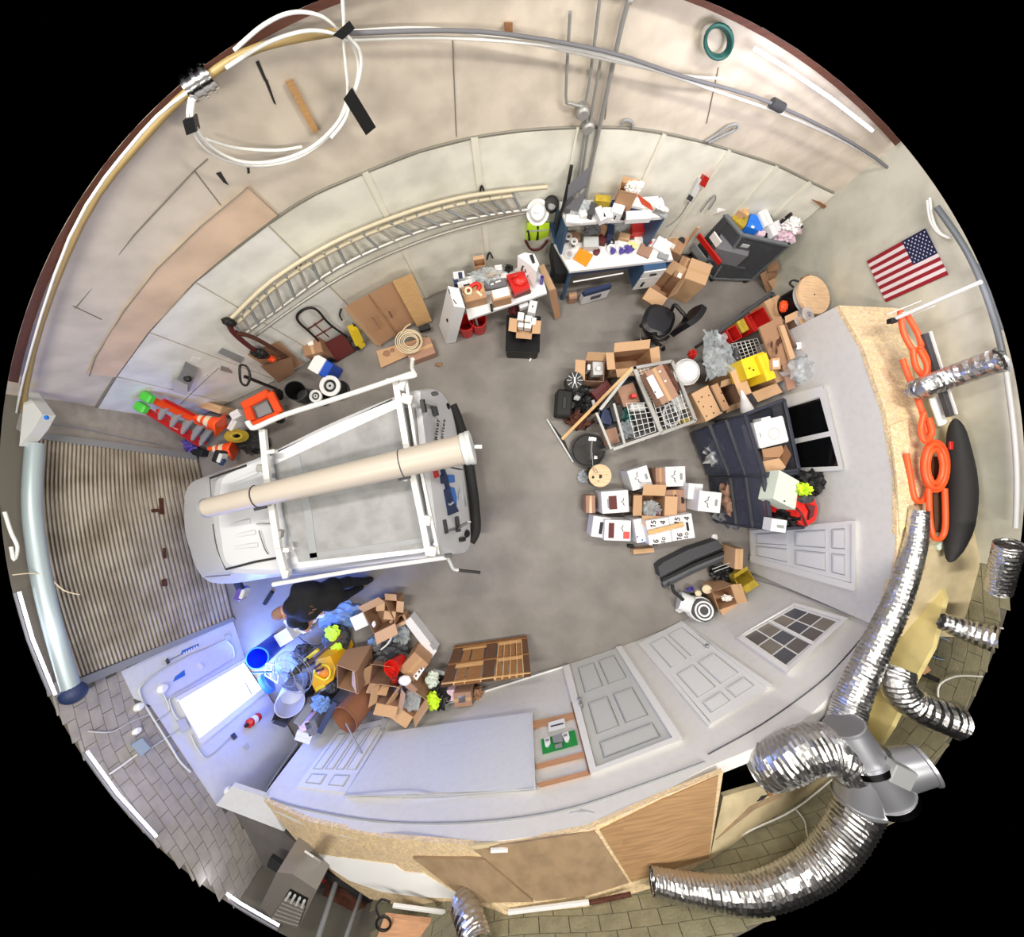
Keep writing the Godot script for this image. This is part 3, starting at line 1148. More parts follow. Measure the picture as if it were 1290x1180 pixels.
func deck(nm: String, f: Array, bk: Array, mt: String) -> PackedVector3Array:
	var g := Geo.new()
	var mid := []
	var f2 := []
	var b2 := []
	var dn := Vector3(0, -0.05, 0)
	for i in f.size():
		f[i] += Vector3(0, 0.03, 0)
		mid.append(f[i] + dn)
		b2.append(bk[i] + dn)
	f2 = [f, bk]
	g.sheet(f2, Vector3(0, HC, 0), [mid, b2])
	struct(g, nm, mt)
	var t := PackedVector3Array()
	for i in f.size() - 1:
		t.append_array([f[i], f[i + 1], bk[i + 1], f[i], bk[i + 1], bk[i]])
	return t

var DS: PackedVector3Array
var DE: PackedVector3Array
var DC: PackedVector3Array

func ondeck(t: PackedVector3Array, pts: Array, up := 0.0) -> Array:
	var o := []
	for p in V(pts):
		o.append(ray_on(t, p, up))
	return o

func lay(t: PackedVector3Array, pts: Array, th: float, nm: String, mt: String, parent: Node, up := 0.0) -> MeshInstance3D:
	var g := Geo.new()
	var pg := PackedVector2Array(V(pts))
	var ix := Geometry2D.triangulate_polygon(pg)
	for i in range(0, ix.size(), 3):
		var n := 5
		var at := func(u: int, w: int) -> Vector3:
			return ray_on(t, pg[ix[i]] + (pg[ix[i + 1]] - pg[ix[i]]) * u / n + (pg[ix[i + 2]] - pg[ix[i]]) * w / n, up + th)
		for u in n:
			for w in n - u:
				g.tri(at.call(u, w), at.call(u + 1, w), at.call(u, w + 1), UPV, UPV, UPV)
				if u + w < n - 1:
					g.tri(at.call(u + 1, w), at.call(u + 1, w + 1), at.call(u, w + 1), UPV, UPV, UPV)
	for i in pg.size():
		for k in 5:
			var a := ray_on(t, pg[i].lerp(pg[(i + 1) % pg.size()], k / 5.0), up + th)
			var b := ray_on(t, pg[i].lerp(pg[(i + 1) % pg.size()], (k + 1) / 5.0), up + th)
			var dn := Vector3(0, -th, 0)
			g.quad(a, b, b + dn, a + dn, Vector3(0, HC, 0) - a)
	return part(g, nm, mt, parent)

func lofts() -> void:
	var f := on(FS, [331, 1004, 390, 1031, 480, 1051, 600, 1061, 680, 1053, 740, 1041, 830, 1001, 909, 969], 0.0)
	var b := line_of([385, 1072, 1.62, 430, 1108, 1.78, 466, 1132, 1.92, 530, 1146, 2.15]) + on(WS, [640, 1152, 740, 1142, 830, 1116, 893, 1083], 0.02)
	DS = deck("floor_loft_south", f, b, "osb")
	var own := get_node("floor_loft_south")
	lay(DS, [383, 1073, 430, 1081, 497, 1090, 509, 1099, 533, 1101, 583, 1132, 530, 1130, 480, 1123, 440, 1109], 0.02, "white_sheet", "whiteplastic", own)
	lay(DS, [594, 1069, 660, 1061, 749, 1047, 792, 1112, 740, 1128, 675, 1135, 612, 1082], 0.02, "hardboard_sheet", "hardboard", own)
	lay(DS, [520, 1081, 610, 1083, 672, 1136, 592, 1137], 0.04, "hardboard_sheet", "hardboard", own, 0.005)
	lay(DS, [756, 1046, 831, 1009, 905, 977, 893, 1081, 796, 1111], 0.02, "plywood_sheet", "ply", own)
	# corner loft: pale plywood with a gap at the front where the joists show
	f = []
	for q in [[909, 1000], [936, 992], [962, 985], [984, 948], [1008, 930], [1035, 890], [1060, 862], [1104, 792]]:
		var z := FS.at(Vector2(q[0], q[1]))
		f.append(P(q[0], q[1], 2.35 if q[0] < 1020 else FS.at(Vector2(q[0], q[1])).y - 0.05))
	b = on(WS, [893, 1084, 920, 1066, 950, 1045, 990, 1019, 1020, 1000, 1057, 972, 1085, 938, 1140, 850], 0.02)
	DC = deck("floor_loft_corner", f, b, "paleply")
	own = get_node("floor_loft_corner")
	for q in [[950, 944, 963, 990], [996, 918, 1010, 935], [1040, 884, 1046, 900]]:
		var g := Geo.new()
		var a := FS.at(Vector2(q[0], q[1]), -0.05)
		g.bar(a, P(q[2], q[3], a.y - 0.1), 0.05, 0.2)
		part(g, "joist", "stud", own)
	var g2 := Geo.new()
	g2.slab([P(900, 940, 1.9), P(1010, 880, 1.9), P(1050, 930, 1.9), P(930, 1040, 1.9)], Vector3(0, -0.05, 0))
	part(g2, "gap_shade_sheet", "dark", own)  # added dark sheet, stands for the unlit space below the gap
	for q in [[954, 1010, 960, 1003, 968, 1001, 962, 1007], [902, 1058, 950, 1020, 985, 1003, 982, 999, 945, 1016]]:
		lay(DC, q, 0.012, "gap_strip", "dark" if q[0] == 954 else "hardboard", own)
	# east loft
	f = on(FE, [1103, 788, 1126, 700, 1126, 600, 1112, 520, 1085, 440, 1054, 386], 0.0)
	b = []
	var ox := V([1124, 800, 1163, 715, 1168, 620, 1160, 530, 1148, 460, 1131, 388])
	for i in 6:
		b.append(P(ox[i].x, ox[i].y, f[i].y - 0.02))
	DE = deck("floor_loft_east", f, b, "osb")
	own = get_node("floor_loft_east")
	lay(DE, [1121, 536, 1144, 528, 1152, 640, 1134, 675, 1130, 600], 0.02, "osb_sheet", "osb", own)
	var c := []
	var e := []
	var wx := V([1190, 790, 1196, 705, 1190, 600, 1180, 520, 1172, 450, 1160, 388])
	for i in 6:
		c.append(b[i] + Vector3(0, -0.01, 0))
		var q: Vector3 = WE.at(wx[i], 0.0)
		q.y = b[i].y - 0.05
		e.append(q)
	deck("floor_loft_ledge", c, e, "paleply")
	# yellow board partition at the corner
	var lo := V([1163, 720, 1159, 743, 1130, 795, 1100, 845, 1078, 883, 1082, 935])
	var hi := V([1188, 690, 1194, 738, 1172, 820, 1152, 855, 1122, 915, 1114, 930])
	var r0 := []
	var r1 := []
	var k0 := []
	var k1 := []
	for i in 6:
		var a := P(lo[i].x, lo[i].y, 2.1)
		var R := Vector2(a.x, a.z)
		var H: float = HC - R.length() * FP / (hi[i] - Vector2(CX, CY)).length()
		var o := R.normalized() * 0.05
		r0.append(Vector3(a.x, 1.6, a.z))
		r1.append(Vector3(a.x, H, a.z))
		k0.append(Vector3(a.x + o.x, 1.6, a.z + o.y))
		k1.append(Vector3(a.x + o.x, H, a.z + o.y))
	g2 = Geo.new()
	g2.sheet([r0, r1], Vector3(0, HC, 0), [k0, k1])
	struct(g2, "wall_loft_partition", "yellowboard")
	# dark attic by the west wall and the white lid of the office corner
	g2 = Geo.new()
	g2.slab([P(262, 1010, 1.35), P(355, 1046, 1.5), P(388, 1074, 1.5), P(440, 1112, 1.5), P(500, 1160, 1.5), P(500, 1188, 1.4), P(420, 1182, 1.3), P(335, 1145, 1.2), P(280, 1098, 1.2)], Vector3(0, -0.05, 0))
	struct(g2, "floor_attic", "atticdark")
	g2 = Geo.new()
	g2.slab([P(272, 1014, 1.62), P(292, 990, 1.62), P(331, 1003, 1.62), P(358, 1047, 1.62)], Vector3(0, -0.06, 0))
	struct(g2, "trim_7", "white")

# ---------------------------------------------------------------- things on the walls
func conduit(w: Wall, pts: Array, r: float, off: float, nm: String, mt: String, label: String, cat: String, grp := "", n := 4) -> MeshInstance3D:
	var g := Geo.new()
	g.tube(smoothed(on(w, pts, off), n), r, 8)
	return solo(g, nm, mt, label, cat, grp)

func wall_box(w: Wall, q: Array, d: float, nm: String, mt: String, label: String, cat: String, grp := "") -> MeshInstance3D:
	var g := Geo.new()
	board(g, w, q, 2, 2, 0.0, d)
	return solo(g, nm, mt, label, cat, grp)

func north_wall_things() -> void:
	var g := Geo.new()
	# pipes along the ceiling line
	conduit(WN, [22, 560, 45, 430, 108, 270, 195, 158, 262, 96, 330, 58, 435, 38], 0.022, 0.16, "gas_pipe", "gaspipe", "brownish gas pipe running under the dark beam at upper left", "pipe")
	conduit(WN, [435, 42, 600, 40, 750, 62, 850, 92, 970, 126, 1095, 190, 1180, 262], 0.013, 0.16, "ceiling_pipe", "fabricgrey", "grey pipe crossing high over the workbench along the ceiling line", "pipe")
	g = Geo.new()
	g.tube(on(WN, [962, 122, 976, 129], 0.16), 0.04, 10)
	solo(g, "pipe_coupling", "charcoal", "dark coupling sleeve on the grey ceiling pipe", "coupling")
	conduit(WN, [435, 50, 560, 48, 700, 58, 800, 80, 900, 112, 1000, 146, 1100, 196, 1190, 270], 0.012, 0.14, "ceiling_cable", "cable", "thin white cable strung below the grey ceiling pipe", "cable")
	conduit(WN, [437, 40, 540, 36, 640, 50, 740, 70, 850, 92, 905, 95], 0.010, 0.11, "ceiling_cable", "cable", "white cable sagging from the coil toward the green hose ring", "cable")
	conduit(WN, [15, 545, 34, 455, 95, 285, 185, 160, 250, 105], 0.008, 0.2, "ceiling_cable", "cable", "pale cable beside the brownish gas pipe at far left", "cable")
	conduit(WN, [30, 470, 62, 370, 100, 280], 0.012, 0.15, "ceiling_cable", "purple", "dark blue cable next to the brown beam at far left", "cable")
	g = Geo.new()
	g.tube(on(WN, [242, 110, 272, 92], 0.17), 0.06, 12)
	for s in [[246, 108], [256, 101], [266, 95]]:
		g.tube(on(WN, [s[0] - 2, s[1] + 1, s[0] + 2, s[1] - 1], 0.17), 0.07, 12)
	solo(g, "pipe_clamp", "chrome", "shiny metal clamp gripping the brownish gas pipe", "clamp")
	# coil of white cable with black straps
	var o := thing("cable_coil", "big hanging coil of white cable bound with black tape at upper left", "cable", WN.at(Vector2(340, 190), 0.3))
	var c := []
	for k in 3:
		g = Geo.new()
		var q: Array = [[247, 118, 246, 148, 268, 182, 305, 201, 345, 204, 385, 193, 420, 165, 438, 125, 436, 80, 432, 40], [252, 118, 252, 146, 275, 178, 310, 197, 350, 199, 392, 186, 424, 158, 446, 118, 452, 80, 440, 48], [430, -20, 433, 20, 436, 42, 452, 62, 455, 85, 448, 115, 436, 150, 420, 172]][k]
		g.tube(smoothed(on(WN, q, 0.22 + 0.04 * k), 6), 0.012, 8)
		part(g, "cable_loop", "cable", o)
	g = Geo.new()
	g.tube(smoothed(on(WN, [430, 40, 405, 20, 370, 15, 335, 30, 300, 60], 0.24), 6), 0.010, 8)
	g.tube(smoothed(on(WN, [430, 44, 390, 38, 340, 52, 290, 82], 0.22), 6), 0.010, 8)
	part(g, "cable_loop", "cable", o)
	g = Geo.new()
	g.tube(smoothed(on(WN, [262, 172, 300, 184, 350, 188, 382, 184], 0.1), 6), 0.012, 8)
	part(g, "cable_loop", "cable", o)
	for q in [[420, 44, 440, 26, 447, 36, 432, 50], [241, 142, 254, 138, 258, 156, 246, 160], [434, 124, 444, 110, 474, 160, 462, 170]]:
		g = Geo.new()
		board(g, WN, q, 2, 4, 0.18, 0.33)
		part(g, "strap", "black", o)
	# conduits down to the bench
	for q in [[[716, 15, 711, 120, 717, 130, 733, 134], "thin grey conduit bending into the upper round junction box"], [[754, -10, 742, 90, 735, 132], "straight conduit above the upper round junction box"], [[738, 145, 722, 250, 716, 275], "conduit dropping from the round junction boxes to the dark panels"], [[757, 60, 741, 155, 728, 245], "slim conduit passing the lower round junction box"], [[793, 0, 781, 30, 745, 200, 736, 250], "widest grey conduit right of the junction boxes"]]:
		conduit(WN, q[0], 0.022 if q[0][0] == 793 else 0.014, 0.05, "wall_conduit", "galv", q[1], "conduit", "", 3)
	for q in [[733, 134, "upper round grey junction box on the north wall conduits"], [740, 153, "lower round grey junction box on the north wall conduits"]]:
		g = Geo.new()
		var a := WN.at(Vector2(q[0], q[1]), 0.0)
		var n := WN.normal(Vector2(q[0], q[1]))
		g.lathe(a, a + n * 0.1, [Vector2(0.06, 0), Vector2(0.065, 0.8), Vector2(0.05, 1), Vector2(0, 1)], 14)
		solo(g, "junction_box", "galv", q[2], "electrical box")
	wall_box(WN, [635, 28, 644, 28, 644, 45, 636, 45], 0.06, "wood_block", "stud", "small brown wood block high on the north wall", "wood block")
	wall_box(WN, [395, 168, 402, 164, 368, 99, 360, 103], 0.04, "wood_strip", "pine", "short brown wood strip fixed inside the white cable coil", "wood strip")
	wall_box(WN, [1022, 250, 1032, 253, 1040, 258, 1038, 262], 0.05, "wood_block", "stud", "small brown block low in the northeast corner", "wood block")
	g = Geo.new()
	for r in 3:
		var ring := []
		for k in 20:
			ring.append(WN.at(Vector2(900 + (14.5 + r * 1.4) * cos(TAU * k / 20), 50 + (19 + r * 1.2) * sin(TAU * k / 20)), 0.05 + 0.015 * r))
		g.tube(ring, 0.014, 6, true)
	solo(g, "hose_ring", "teal", "dark green coiled hose ring hung near the ceiling above the workbench", "hose")
	conduit(WN, [887, 176, 900, 168, 915, 157, 925, 155, 924, 161, 910, 168, 890, 178], 0.014, 0.05, "bent_bar", "grey", "bent grey metal handle sticking out above the right boards", "handle", "", 4)
	conduit(WN, [781, 157, 786, 151, 794, 153, 796, 161], 0.014, 0.03, "wall_bracket", "grey", "small grey curved bracket above the bench on the joint", "bracket")
	# ladders hung on hooks
	o = thing("extension_ladder", "long aluminium extension ladder hung sideways on the north wall", "ladder", WN.at(Vector2(430, 330), 0.1))
	g = Geo.new()
	for q in [[293, 397, 345, 350, 420, 305, 500, 272, 575, 250, 640, 240, 686, 235], [300, 403, 350, 357, 424, 312, 504, 279, 578, 257, 645, 246]]:
		g.tube(smoothed(on(WN, q, 0.12), 4), 0.026, 4)
	part(g, "upper_rail", "rail", o, "tan upper rail")
	g = Geo.new()
	g.tube(smoothed(on(WN, [308, 417, 356, 384, 430, 334, 530, 291, 609, 272, 662, 264], 0.12), 4), 0.024, 4)
	part(g, "lower_rail", "alu", o)
	g = Geo.new()
	g.tube(smoothed(on(WN, [322, 421, 380, 380, 450, 338, 540, 300, 620, 277, 690, 262], 0.06), 4), 0.02, 4)
	part(g, "rear_rail", "alu", o)
	var up := V([296, 400, 345, 355, 420, 310, 500, 277, 575, 255, 645, 244])
	var dn := V([308, 417, 356, 384, 430, 334, 530, 291, 609, 272, 655, 265])
	for i in 25:
		var k := i / 24.0 * 4.98
		var m := int(k)
		var a := WN.at((up[m] as Vector2).lerp(up[m + 1], k - m), 0.12)
		var b := WN.at((dn[m] as Vector2).lerp(dn[m + 1], k - m), 0.12)
		g = Geo.new()
		g.tube([a, b], 0.02, 6)
		part(g, "rung", "alu" if i % 2 else "grey", o)
	for q in [[374, 340, 377, 329, 382, 336], [604, 242, 606, 234, 609, 241], [613, 327, 616, 318, 620, 325], [431, 388, 429, 396, 432, 402]]:
		conduit(WN, q, 0.012, 0.06, "wall_hook", "black", {374: "black hook over the left half of the wall ladder", 604: "black hook over the right end of the wall ladder", 613: "black hook on the batten above the white folding table", 431: "small black hook beside the leaning cardboard sheets"}[q[0]], "hook")
	# hard hats and vest on hooks by the bench
	o = thing("hard_hat", "white hard hat hung on the wall above the yellow safety vest", "hard hat", WN.at(Vector2(674, 268), 0.1))
	var hc := WN.at(Vector2(674, 267), 0.14)
	g = Geo.new()
	var ax := (Vector3(0, HC, 0) - hc).normalized()
	g.lathe(hc, hc + ax * 0.13, [Vector2(0.15, 0), Vector2(0.15, 0.06), Vector2(0.115, 0.1), Vector2(0.11, 0.4), Vector2(0.085, 0.8), Vector2(0.04, 0.97), Vector2(0, 1)], 22)
	part(g, "shell", "whiteplastic", o)
	g = Geo.new()
	g.tube(smoothed([hc + Vector3(-0.09, 0.05, 0.04), hc + ax * 0.14, hc + Vector3(0.09, -0.05, 0.0)], 5), 0.012, 6)
	part(g, "ridge", "trim", o)
	o = thing("hard_hat", "black and grey hard hat hung right of the white one", "hard hat", WN.at(Vector2(692, 258), 0.08))
	hc = WN.at(Vector2(692, 257), 0.1)
	g = Geo.new()
	g.lathe(hc, hc + ax * 0.1, [Vector2(0.1, 0), Vector2(0.09, 0.3), Vector2(0.07, 0.8), Vector2(0, 1)], 18)
	part(g, "shell", "black", o)
	g = Geo.new()
	g.blob(hc + ax * 0.09 + Vector3(0, -.02, 0), Vector3(.05, .03, .06), 0.1)
	part(g, "lining", "grey", o)
	o = thing("safety_vest", "yellow-green safety vest hanging below the white hard hat", "vest", WN.at(Vector2(675, 295), 0.05))
	for q in [[662, 302, 673, 303, 675, 281, 663, 280], [675, 303, 688, 298, 690, 280, 676, 281]]:
		g = Geo.new()
		board(g, WN, q, 4, 5, 0.02, 0.08, 0.04)
		part(g, "front_panel", "hivis", o)
	g = Geo.new()
	board(g, WN, [664, 292, 688, 290, 688, 288.5, 664, 290], 4, 1, 0.06, 0.125)
	part(g, "reflective_band", "greylight", o)
	g = Geo.new()
	g.tube(smoothed(on(WN, [661, 303, 668, 314, 680, 313, 688, 303], 0.06), 5), 0.018, 6)
	part(g, "hem_strap", "maroon", o)
	for q in [[662, 290, 664, 290, 666, 303, 664, 303], [674, 283, 676, 283, 676, 302, 674, 302]]:
		g = Geo.new()
		board(g, WN, q, 1, 3, 0.06, 0.12)
		part(g, "trim_band", "black", o)
	# breaker box and small fittings at the left boards
	o = thing("disconnect_box", "grey electrical disconnect box with open lid on the left boards", "electrical box", WN.at(Vector2(235, 468)))
	g = Geo.new()
	board(g, WN, [222, 478, 240, 486, 250, 462, 234, 454], 2, 2, 0.0, 0.12)
	part(g, "box", "grey", o)
	g = Geo.new()
	board(g, WN, [220, 484, 238, 490, 239, 476, 222, 468], 2, 2, 0.1, 0.14)
	part(g, "lid", "greylight", o)
	g = Geo.new()
	g.blob(WN.at(Vector2(239, 468), 0.14), Vector3(.045, .045, .045), 0.05)
	part(g, "knob", "black", o)
	wall_box(WN, [241, 453, 250, 456, 253, 451, 244, 448], 0.03, "notice_card", "paper", "little white notice card above the grey disconnect box", "card")
	wall_box(WN, [256, 476, 263, 472, 260, 470, 255, 473], 0.03, "wall_socket", "trim", "tiny white socket on the joint right of the disconnect box", "socket")
	wall_box(WN, [278, 464, 293, 468, 288, 462, 279, 459], 0.04, "cable_bracket", "galv", "small galvanized bracket above the pallet truck handle", "bracket")
	wall_box(WN, [276, 441, 305, 455, 308, 449, 280, 437], 0.06, "wall_shelf_bar", "grey", "short grey metal bar on the wall above the pallet truck", "bar")
	# wall phone / level by the grey hamper
	o = thing("wall_tool", "red and white tool with grey handle hanging left of the grey hamper", "tool", WN.at(Vector2(876, 240)))
	for q in [[[864, 252, 868, 255, 884, 226, 878, 222], "whiteplastic", "body"], [[878, 230, 884, 234, 890, 222, 884, 218], "redpaint", "red_end"], [[864, 250, 867, 252, 870, 246, 867, 244], "charcoal", "grip"]]:
		g = Geo.new()
		board(g, WN, q[0], 1, 2, 0.0, 0.06 if q[2] == "body" else 0.08)
		part(g, q[2], q[1], o)
	conduit(WN, [880, 265, 888, 254, 897, 244, 898, 250, 890, 262], 0.01, 0.06, "hanging_cable", "grey", "looped grey cord hanging on the wall beside the grey hamper", "cord", "", 5)
	conduit(WN, [866, 254, 858, 268, 846, 280, 838, 285], 0.006, 0.03, "hanging_cable", "grey", "thin grey cord trailing from the red and white tool", "cord", "", 5)
	# flag on the east wall
	g = Geo.new()
	var rows := []
	var back := []
	var c4 := V([1166, 288, 1195, 346, 1116, 381, 1092, 329])
	for i in 11:
		var fr := []
		var br := []
		for j in 15:
			var u := i / 10.0
			var t := j / 14.0
			var p: Vector2 = (c4[0] as Vector2).lerp(c4[3], t).lerp((c4[1] as Vector2).lerp(c4[2], t), u)
			fr.append(WE.at(p, 0.02 + 0.006 * sin(9.0 * u + 4.0 * t)))
			br.append(WE.at(p, 0.008))
		rows.append(fr)
		back.append(br)
	g.sheet(rows, Vector3(0, HC, 0), back)
	solo(g, "flag", "flag", "red, white and blue striped flag with stars hanging canton up on the east wall", "flag")
	# light tubes near the ceiling line
	for q in [[WN, [942, 56, 985, 82, 1040, 118, 1093, 158], "bright fluorescent tube under the ceiling line at upper right", 0.05], [WW, [36, 742, 48, 800, 72, 870], "bright light tube at the ceiling line beside the roll door drum", 0.05], [WE, [1226, 336, 1242, 372, 1256, 418], "bright light tube at the right ceiling line above the white pole", 0.05], [WW, [105, 945, 148, 1000, 195, 1052], "bright light tube over the painted blocks at lower left", 0.05], [WS, [225, 1080, 260, 1110, 300, 1140, 350, 1172], "long bright light tube over the dark attic at lower left", 0.05]]:
		o = thing("light_tube", q[2], "light", q[0].at(V(q[1])[0], 0.12))
		g = Geo.new()
		var tp := []
		for p in V(q[1]):
			tp.append(q[0].at(p if q[0] == WN else rim(p, 638.0), 0.12))
		g.tube(tp, 0.012, 8)
		part(g, "tube", "tubelight", o)
		g = Geo.new()
		var hp := []
		for p in V(q[1]):
			hp.append(q[0].at(rim(p, 644.0), 0.06))
		g.tube(hp, 0.012, 6)
		part(g, "tray", "fabricgrey", o)
		var pts := V(q[1])
		var l := OmniLight3D.new()
		l.name = fresh("tube_light_source", self)
		l.light_energy = 0.9 if q[0] == WN else 0.07
		l.light_color = Color(0.96, 0.95, 1.0)
		l.light_size = 0.25
		l.omni_range = 20.0
		l.omni_attenuation = 2.0
		l.shadow_enabled = true
		add_child(l)
		l.position = q[0].at(pts[1], 1.0 if q[0] == WN else 0.35)

func west_wall_things() -> void:
	conduit(WW, [283, 805, 262, 815, 235, 826, 200, 845, 178, 862, 176, 875, 190, 900, 215, 940, 226, 958, 240, 972], 0.012, 0.04, "wall_conduit", "greylight", "long white conduit curving round from the roll door to the block wall", "conduit", "", 4)
	conduit(WW, [285, 806, 293, 815, 294, 828, 285, 835, 240, 862, 216, 876, 213, 884, 221, 902, 230, 908], 0.012, 0.04, "wall_conduit", "greylight", "white conduit following the frame of the exit door", "conduit", "", 4)
	conduit(WW, [205, 872, 212, 888, 211, 897, 195, 908], 0.010, 0.04, "wall_conduit", "greylight", "short curved conduit under the round white alarm", "conduit")
	conduit(WW, [226, 918, 205, 932, 190, 942], 0.010, 0.04, "wall_conduit", "greylight", "straight conduit between the two grey wall boxes", "conduit")
	conduit(WW, [240, 925, 250, 945, 262, 953, 290, 928], 0.010, 0.04, "wall_conduit", "greylight", "conduit looping below the exit door to the small black switch", "conduit")
	conduit(WW, [172, 950, 150, 966, 138, 974], 0.012, 0.05, "wall_conduit", "trim", "white pipe leaving the blue-grey box toward the block corner", "conduit")
	conduit(WW, [190, 898, 165, 908, 140, 921, 110, 920], 0.008, 0.03, "wall_conduit", "greylight", "faint conduit on the painted blocks left of the box", "conduit")
	wall_box(WW, [164, 937, 178, 928, 190, 942, 177, 952], 0.09, "service_box", "drum", "blue-grey square electrical box on the painted blocks", "electrical box")
	wall_box(WW, [222, 908, 232, 903, 240, 917, 229, 923], 0.06, "service_box", "greylight", "light grey electrical box touching the exit door corner", "electrical box")
	var g := Geo.new()
	for q in [[202, 868, 0.06, "round white alarm on the wall above the exit door", "alarm"], [172, 891, 0.05, "white emergency lamp head on the painted blocks", "lamp"], [169, 922, 0.04, "small white sensor above the blue-grey box", "sensor"], [285, 997, 0.05, "round white fitting at the wall corner near the attic", "fitting"]]:
		g = Geo.new()
		var c := WW.at(Vector2(q[0], q[1]), 0.0)
		g.lathe(c, c + WW.normal(Vector2(q[0], q[1])) * 0.07, [Vector2(q[2], 0), Vector2(q[2], 0.7), Vector2(q[2] * 0.7, 1), Vector2(0, 1)], 14)
		solo(g, "wall_fitting", "whiteplastic", q[3], q[4])
	# blue signs
	var o := thing("hanging_sign", "small blue sign with white letters hung from a rod beside the roll door", "sign", WW.at(Vector2(237, 818)))
	g = Geo.new()
	board(g, WW, [227, 825, 229, 819, 250, 810, 251, 817], 2, 1, 0.0, 0.02)
	part(g, "plate", "signblue", o)
	g = Geo.new()
	g.tube(on(WW, [211, 832, 227, 824], 0.03), 0.008, 6)
	part(g, "rod", "grey", o)
	g = Geo.new()
	board(g, WW, [208, 831, 211, 828, 214, 833, 210, 836], 1, 1, 0.0, 0.06)
	part(g, "rod_end", "charcoal", o)
	var a := WW.at(Vector2(230, 824), 0.024)
	var b := WW.at(Vector2(249, 815), 0.024)
	var n := WW.normal(Vector2(240, 818))
	var X := (b - a).normalized()
	# letters run along the plate
	for k in 6:
		g = Geo.new()
		var p := V([231, 823.5, 250, 813.5])
		var c: Vector2 = (p[0] as Vector2).lerp(p[1], (k + 0.3) / 6.0)
		board(g, WW, [c.x - .8, c.y + 1.6, c.x + .9, c.y + .8, c.x + .4, c.y - 2.4, c.x - 1.4, c.y - 1.6], 1, 1, 0.018, 0.023)
		part(g, "letter", "paper", o)
	wall_box(WW, [218, 858, 220, 852, 232, 843, 233, 850], 0.03, "blue_plate", "signblue", "plain blue plate below the hanging blue sign", "sign")
	for q in [[251, 834, 256, 838, 254, 842, 249, 839, "white junction fitting above the exit door", "trim"], [282, 800, 289, 797, 291, 804, 284, 807, "pale box at the foot of the roll door rail", "greylight"]]:
		wall_box(WW, q.slice(0, 8), 0.05, "junction_box", q[9], q[8], "electrical box")
	o = thing("fire_extinguisher", "red fire extinguisher with white label on the wall beside the exit door", "extinguisher", WW.at(Vector2(322, 903)))
	var e0 := WW.at(Vector2(325, 902), 0.09)
	var e1 := WW.at(Vector2(311, 912), 0.09)
	g = Geo.new()
	g.lathe(e0, e1, [Vector2(0, 0), Vector2(0.065, 0.02), Vector2(0.07, 0.1), Vector2(0.07, 0.85), Vector2(0.03, 1.0), Vector2(0, 1.0)], 16)
	part(g, "cylinder", "redpaint", o)
	g = Geo.new()
	g.lathe(e0.lerp(e1, 0.35), e0.lerp(e1, 0.7), [Vector2(0.0715, 0), Vector2(0.0715, 1)], 16)
	part(g, "label_band", "paper", o)
	g = Geo.new()
	g.tube([e1, e1.lerp(e0, -0.15)], 0.03, 8)
	part(g, "valve", "black", o)
	wall_box(WW, [290, 926, 295, 922, 299, 928, 294, 932], 0.04, "light_switch", "charcoal", "small black switch box left of the extinguisher", "switch")
	wall_box(WW, [305, 940, 309, 936, 313, 941, 309, 945], 0.04, "wall_outlet", "greylight", "pale outlet below the small black switch box", "outlet")
	# motor funnel at the drum head
	o = thing("drum_cover", "pale funnel-shaped cover with blue tip at the head of the roll door", "cover", WW.at(Vector2(40, 535), 0.1))
	g = Geo.new()
	g.slab([WW.at(Vector2(30, 500), 0.2), WW.at(Vector2(52, 534), 0.35), WW.at(Vector2(42, 550), 0.3), WW.at(Vector2(24, 568), 0.2)], Vector3(0, -0.12, 0))
	part(g, "cover", "greylight", o)
	g = Geo.new()
	g.blob(WW.at(Vector2(53, 536), 0.3), Vector3(.05, .05, .05), 0.05)
	part(g, "tip", "skyblue", o)
	conduit(WW, [6, 648, 14, 672, 22, 690, 18, 706, 14, 690], 0.015, 0.2, "cable_bundle", "cable", "white cable bundle at the far left ceiling line", "cable")
	conduit(WW, [16, 724, 40, 722, 60, 726, 80, 742, 100, 747], 0.006, 0.25, "tie_rope", "cream_rope", "thin tan rope end dangling over the roll door drum", "rope")
	conduit(WW, [57, 534, 110, 542, 160, 553, 200, 560], 0.008, 0.05, "wall_conduit", "grey", "thin conduit along the top of the roll door side", "conduit")

# ---------------------------------------------------------------- kit for loose things
# box placed by the middle of its top face in the frame; w x d in pixels at the top; returns centre, size, basis
func spot(cx: float, cy: float, w: float, d: float, hh: float, h0: float, ang: float) -> Array:
	var c := P(cx, cy, h0 + hh)
	return [c - Vector3(0, hh * 0.5, 0), Vector3(w * mpp(h0 + hh), hh, d * mpp(h0 + hh)), YB(ang)]

func base_of(s: Array) -> Vector3:
	return s[0] - Vector3(0, s[1].y * 0.5, 0)

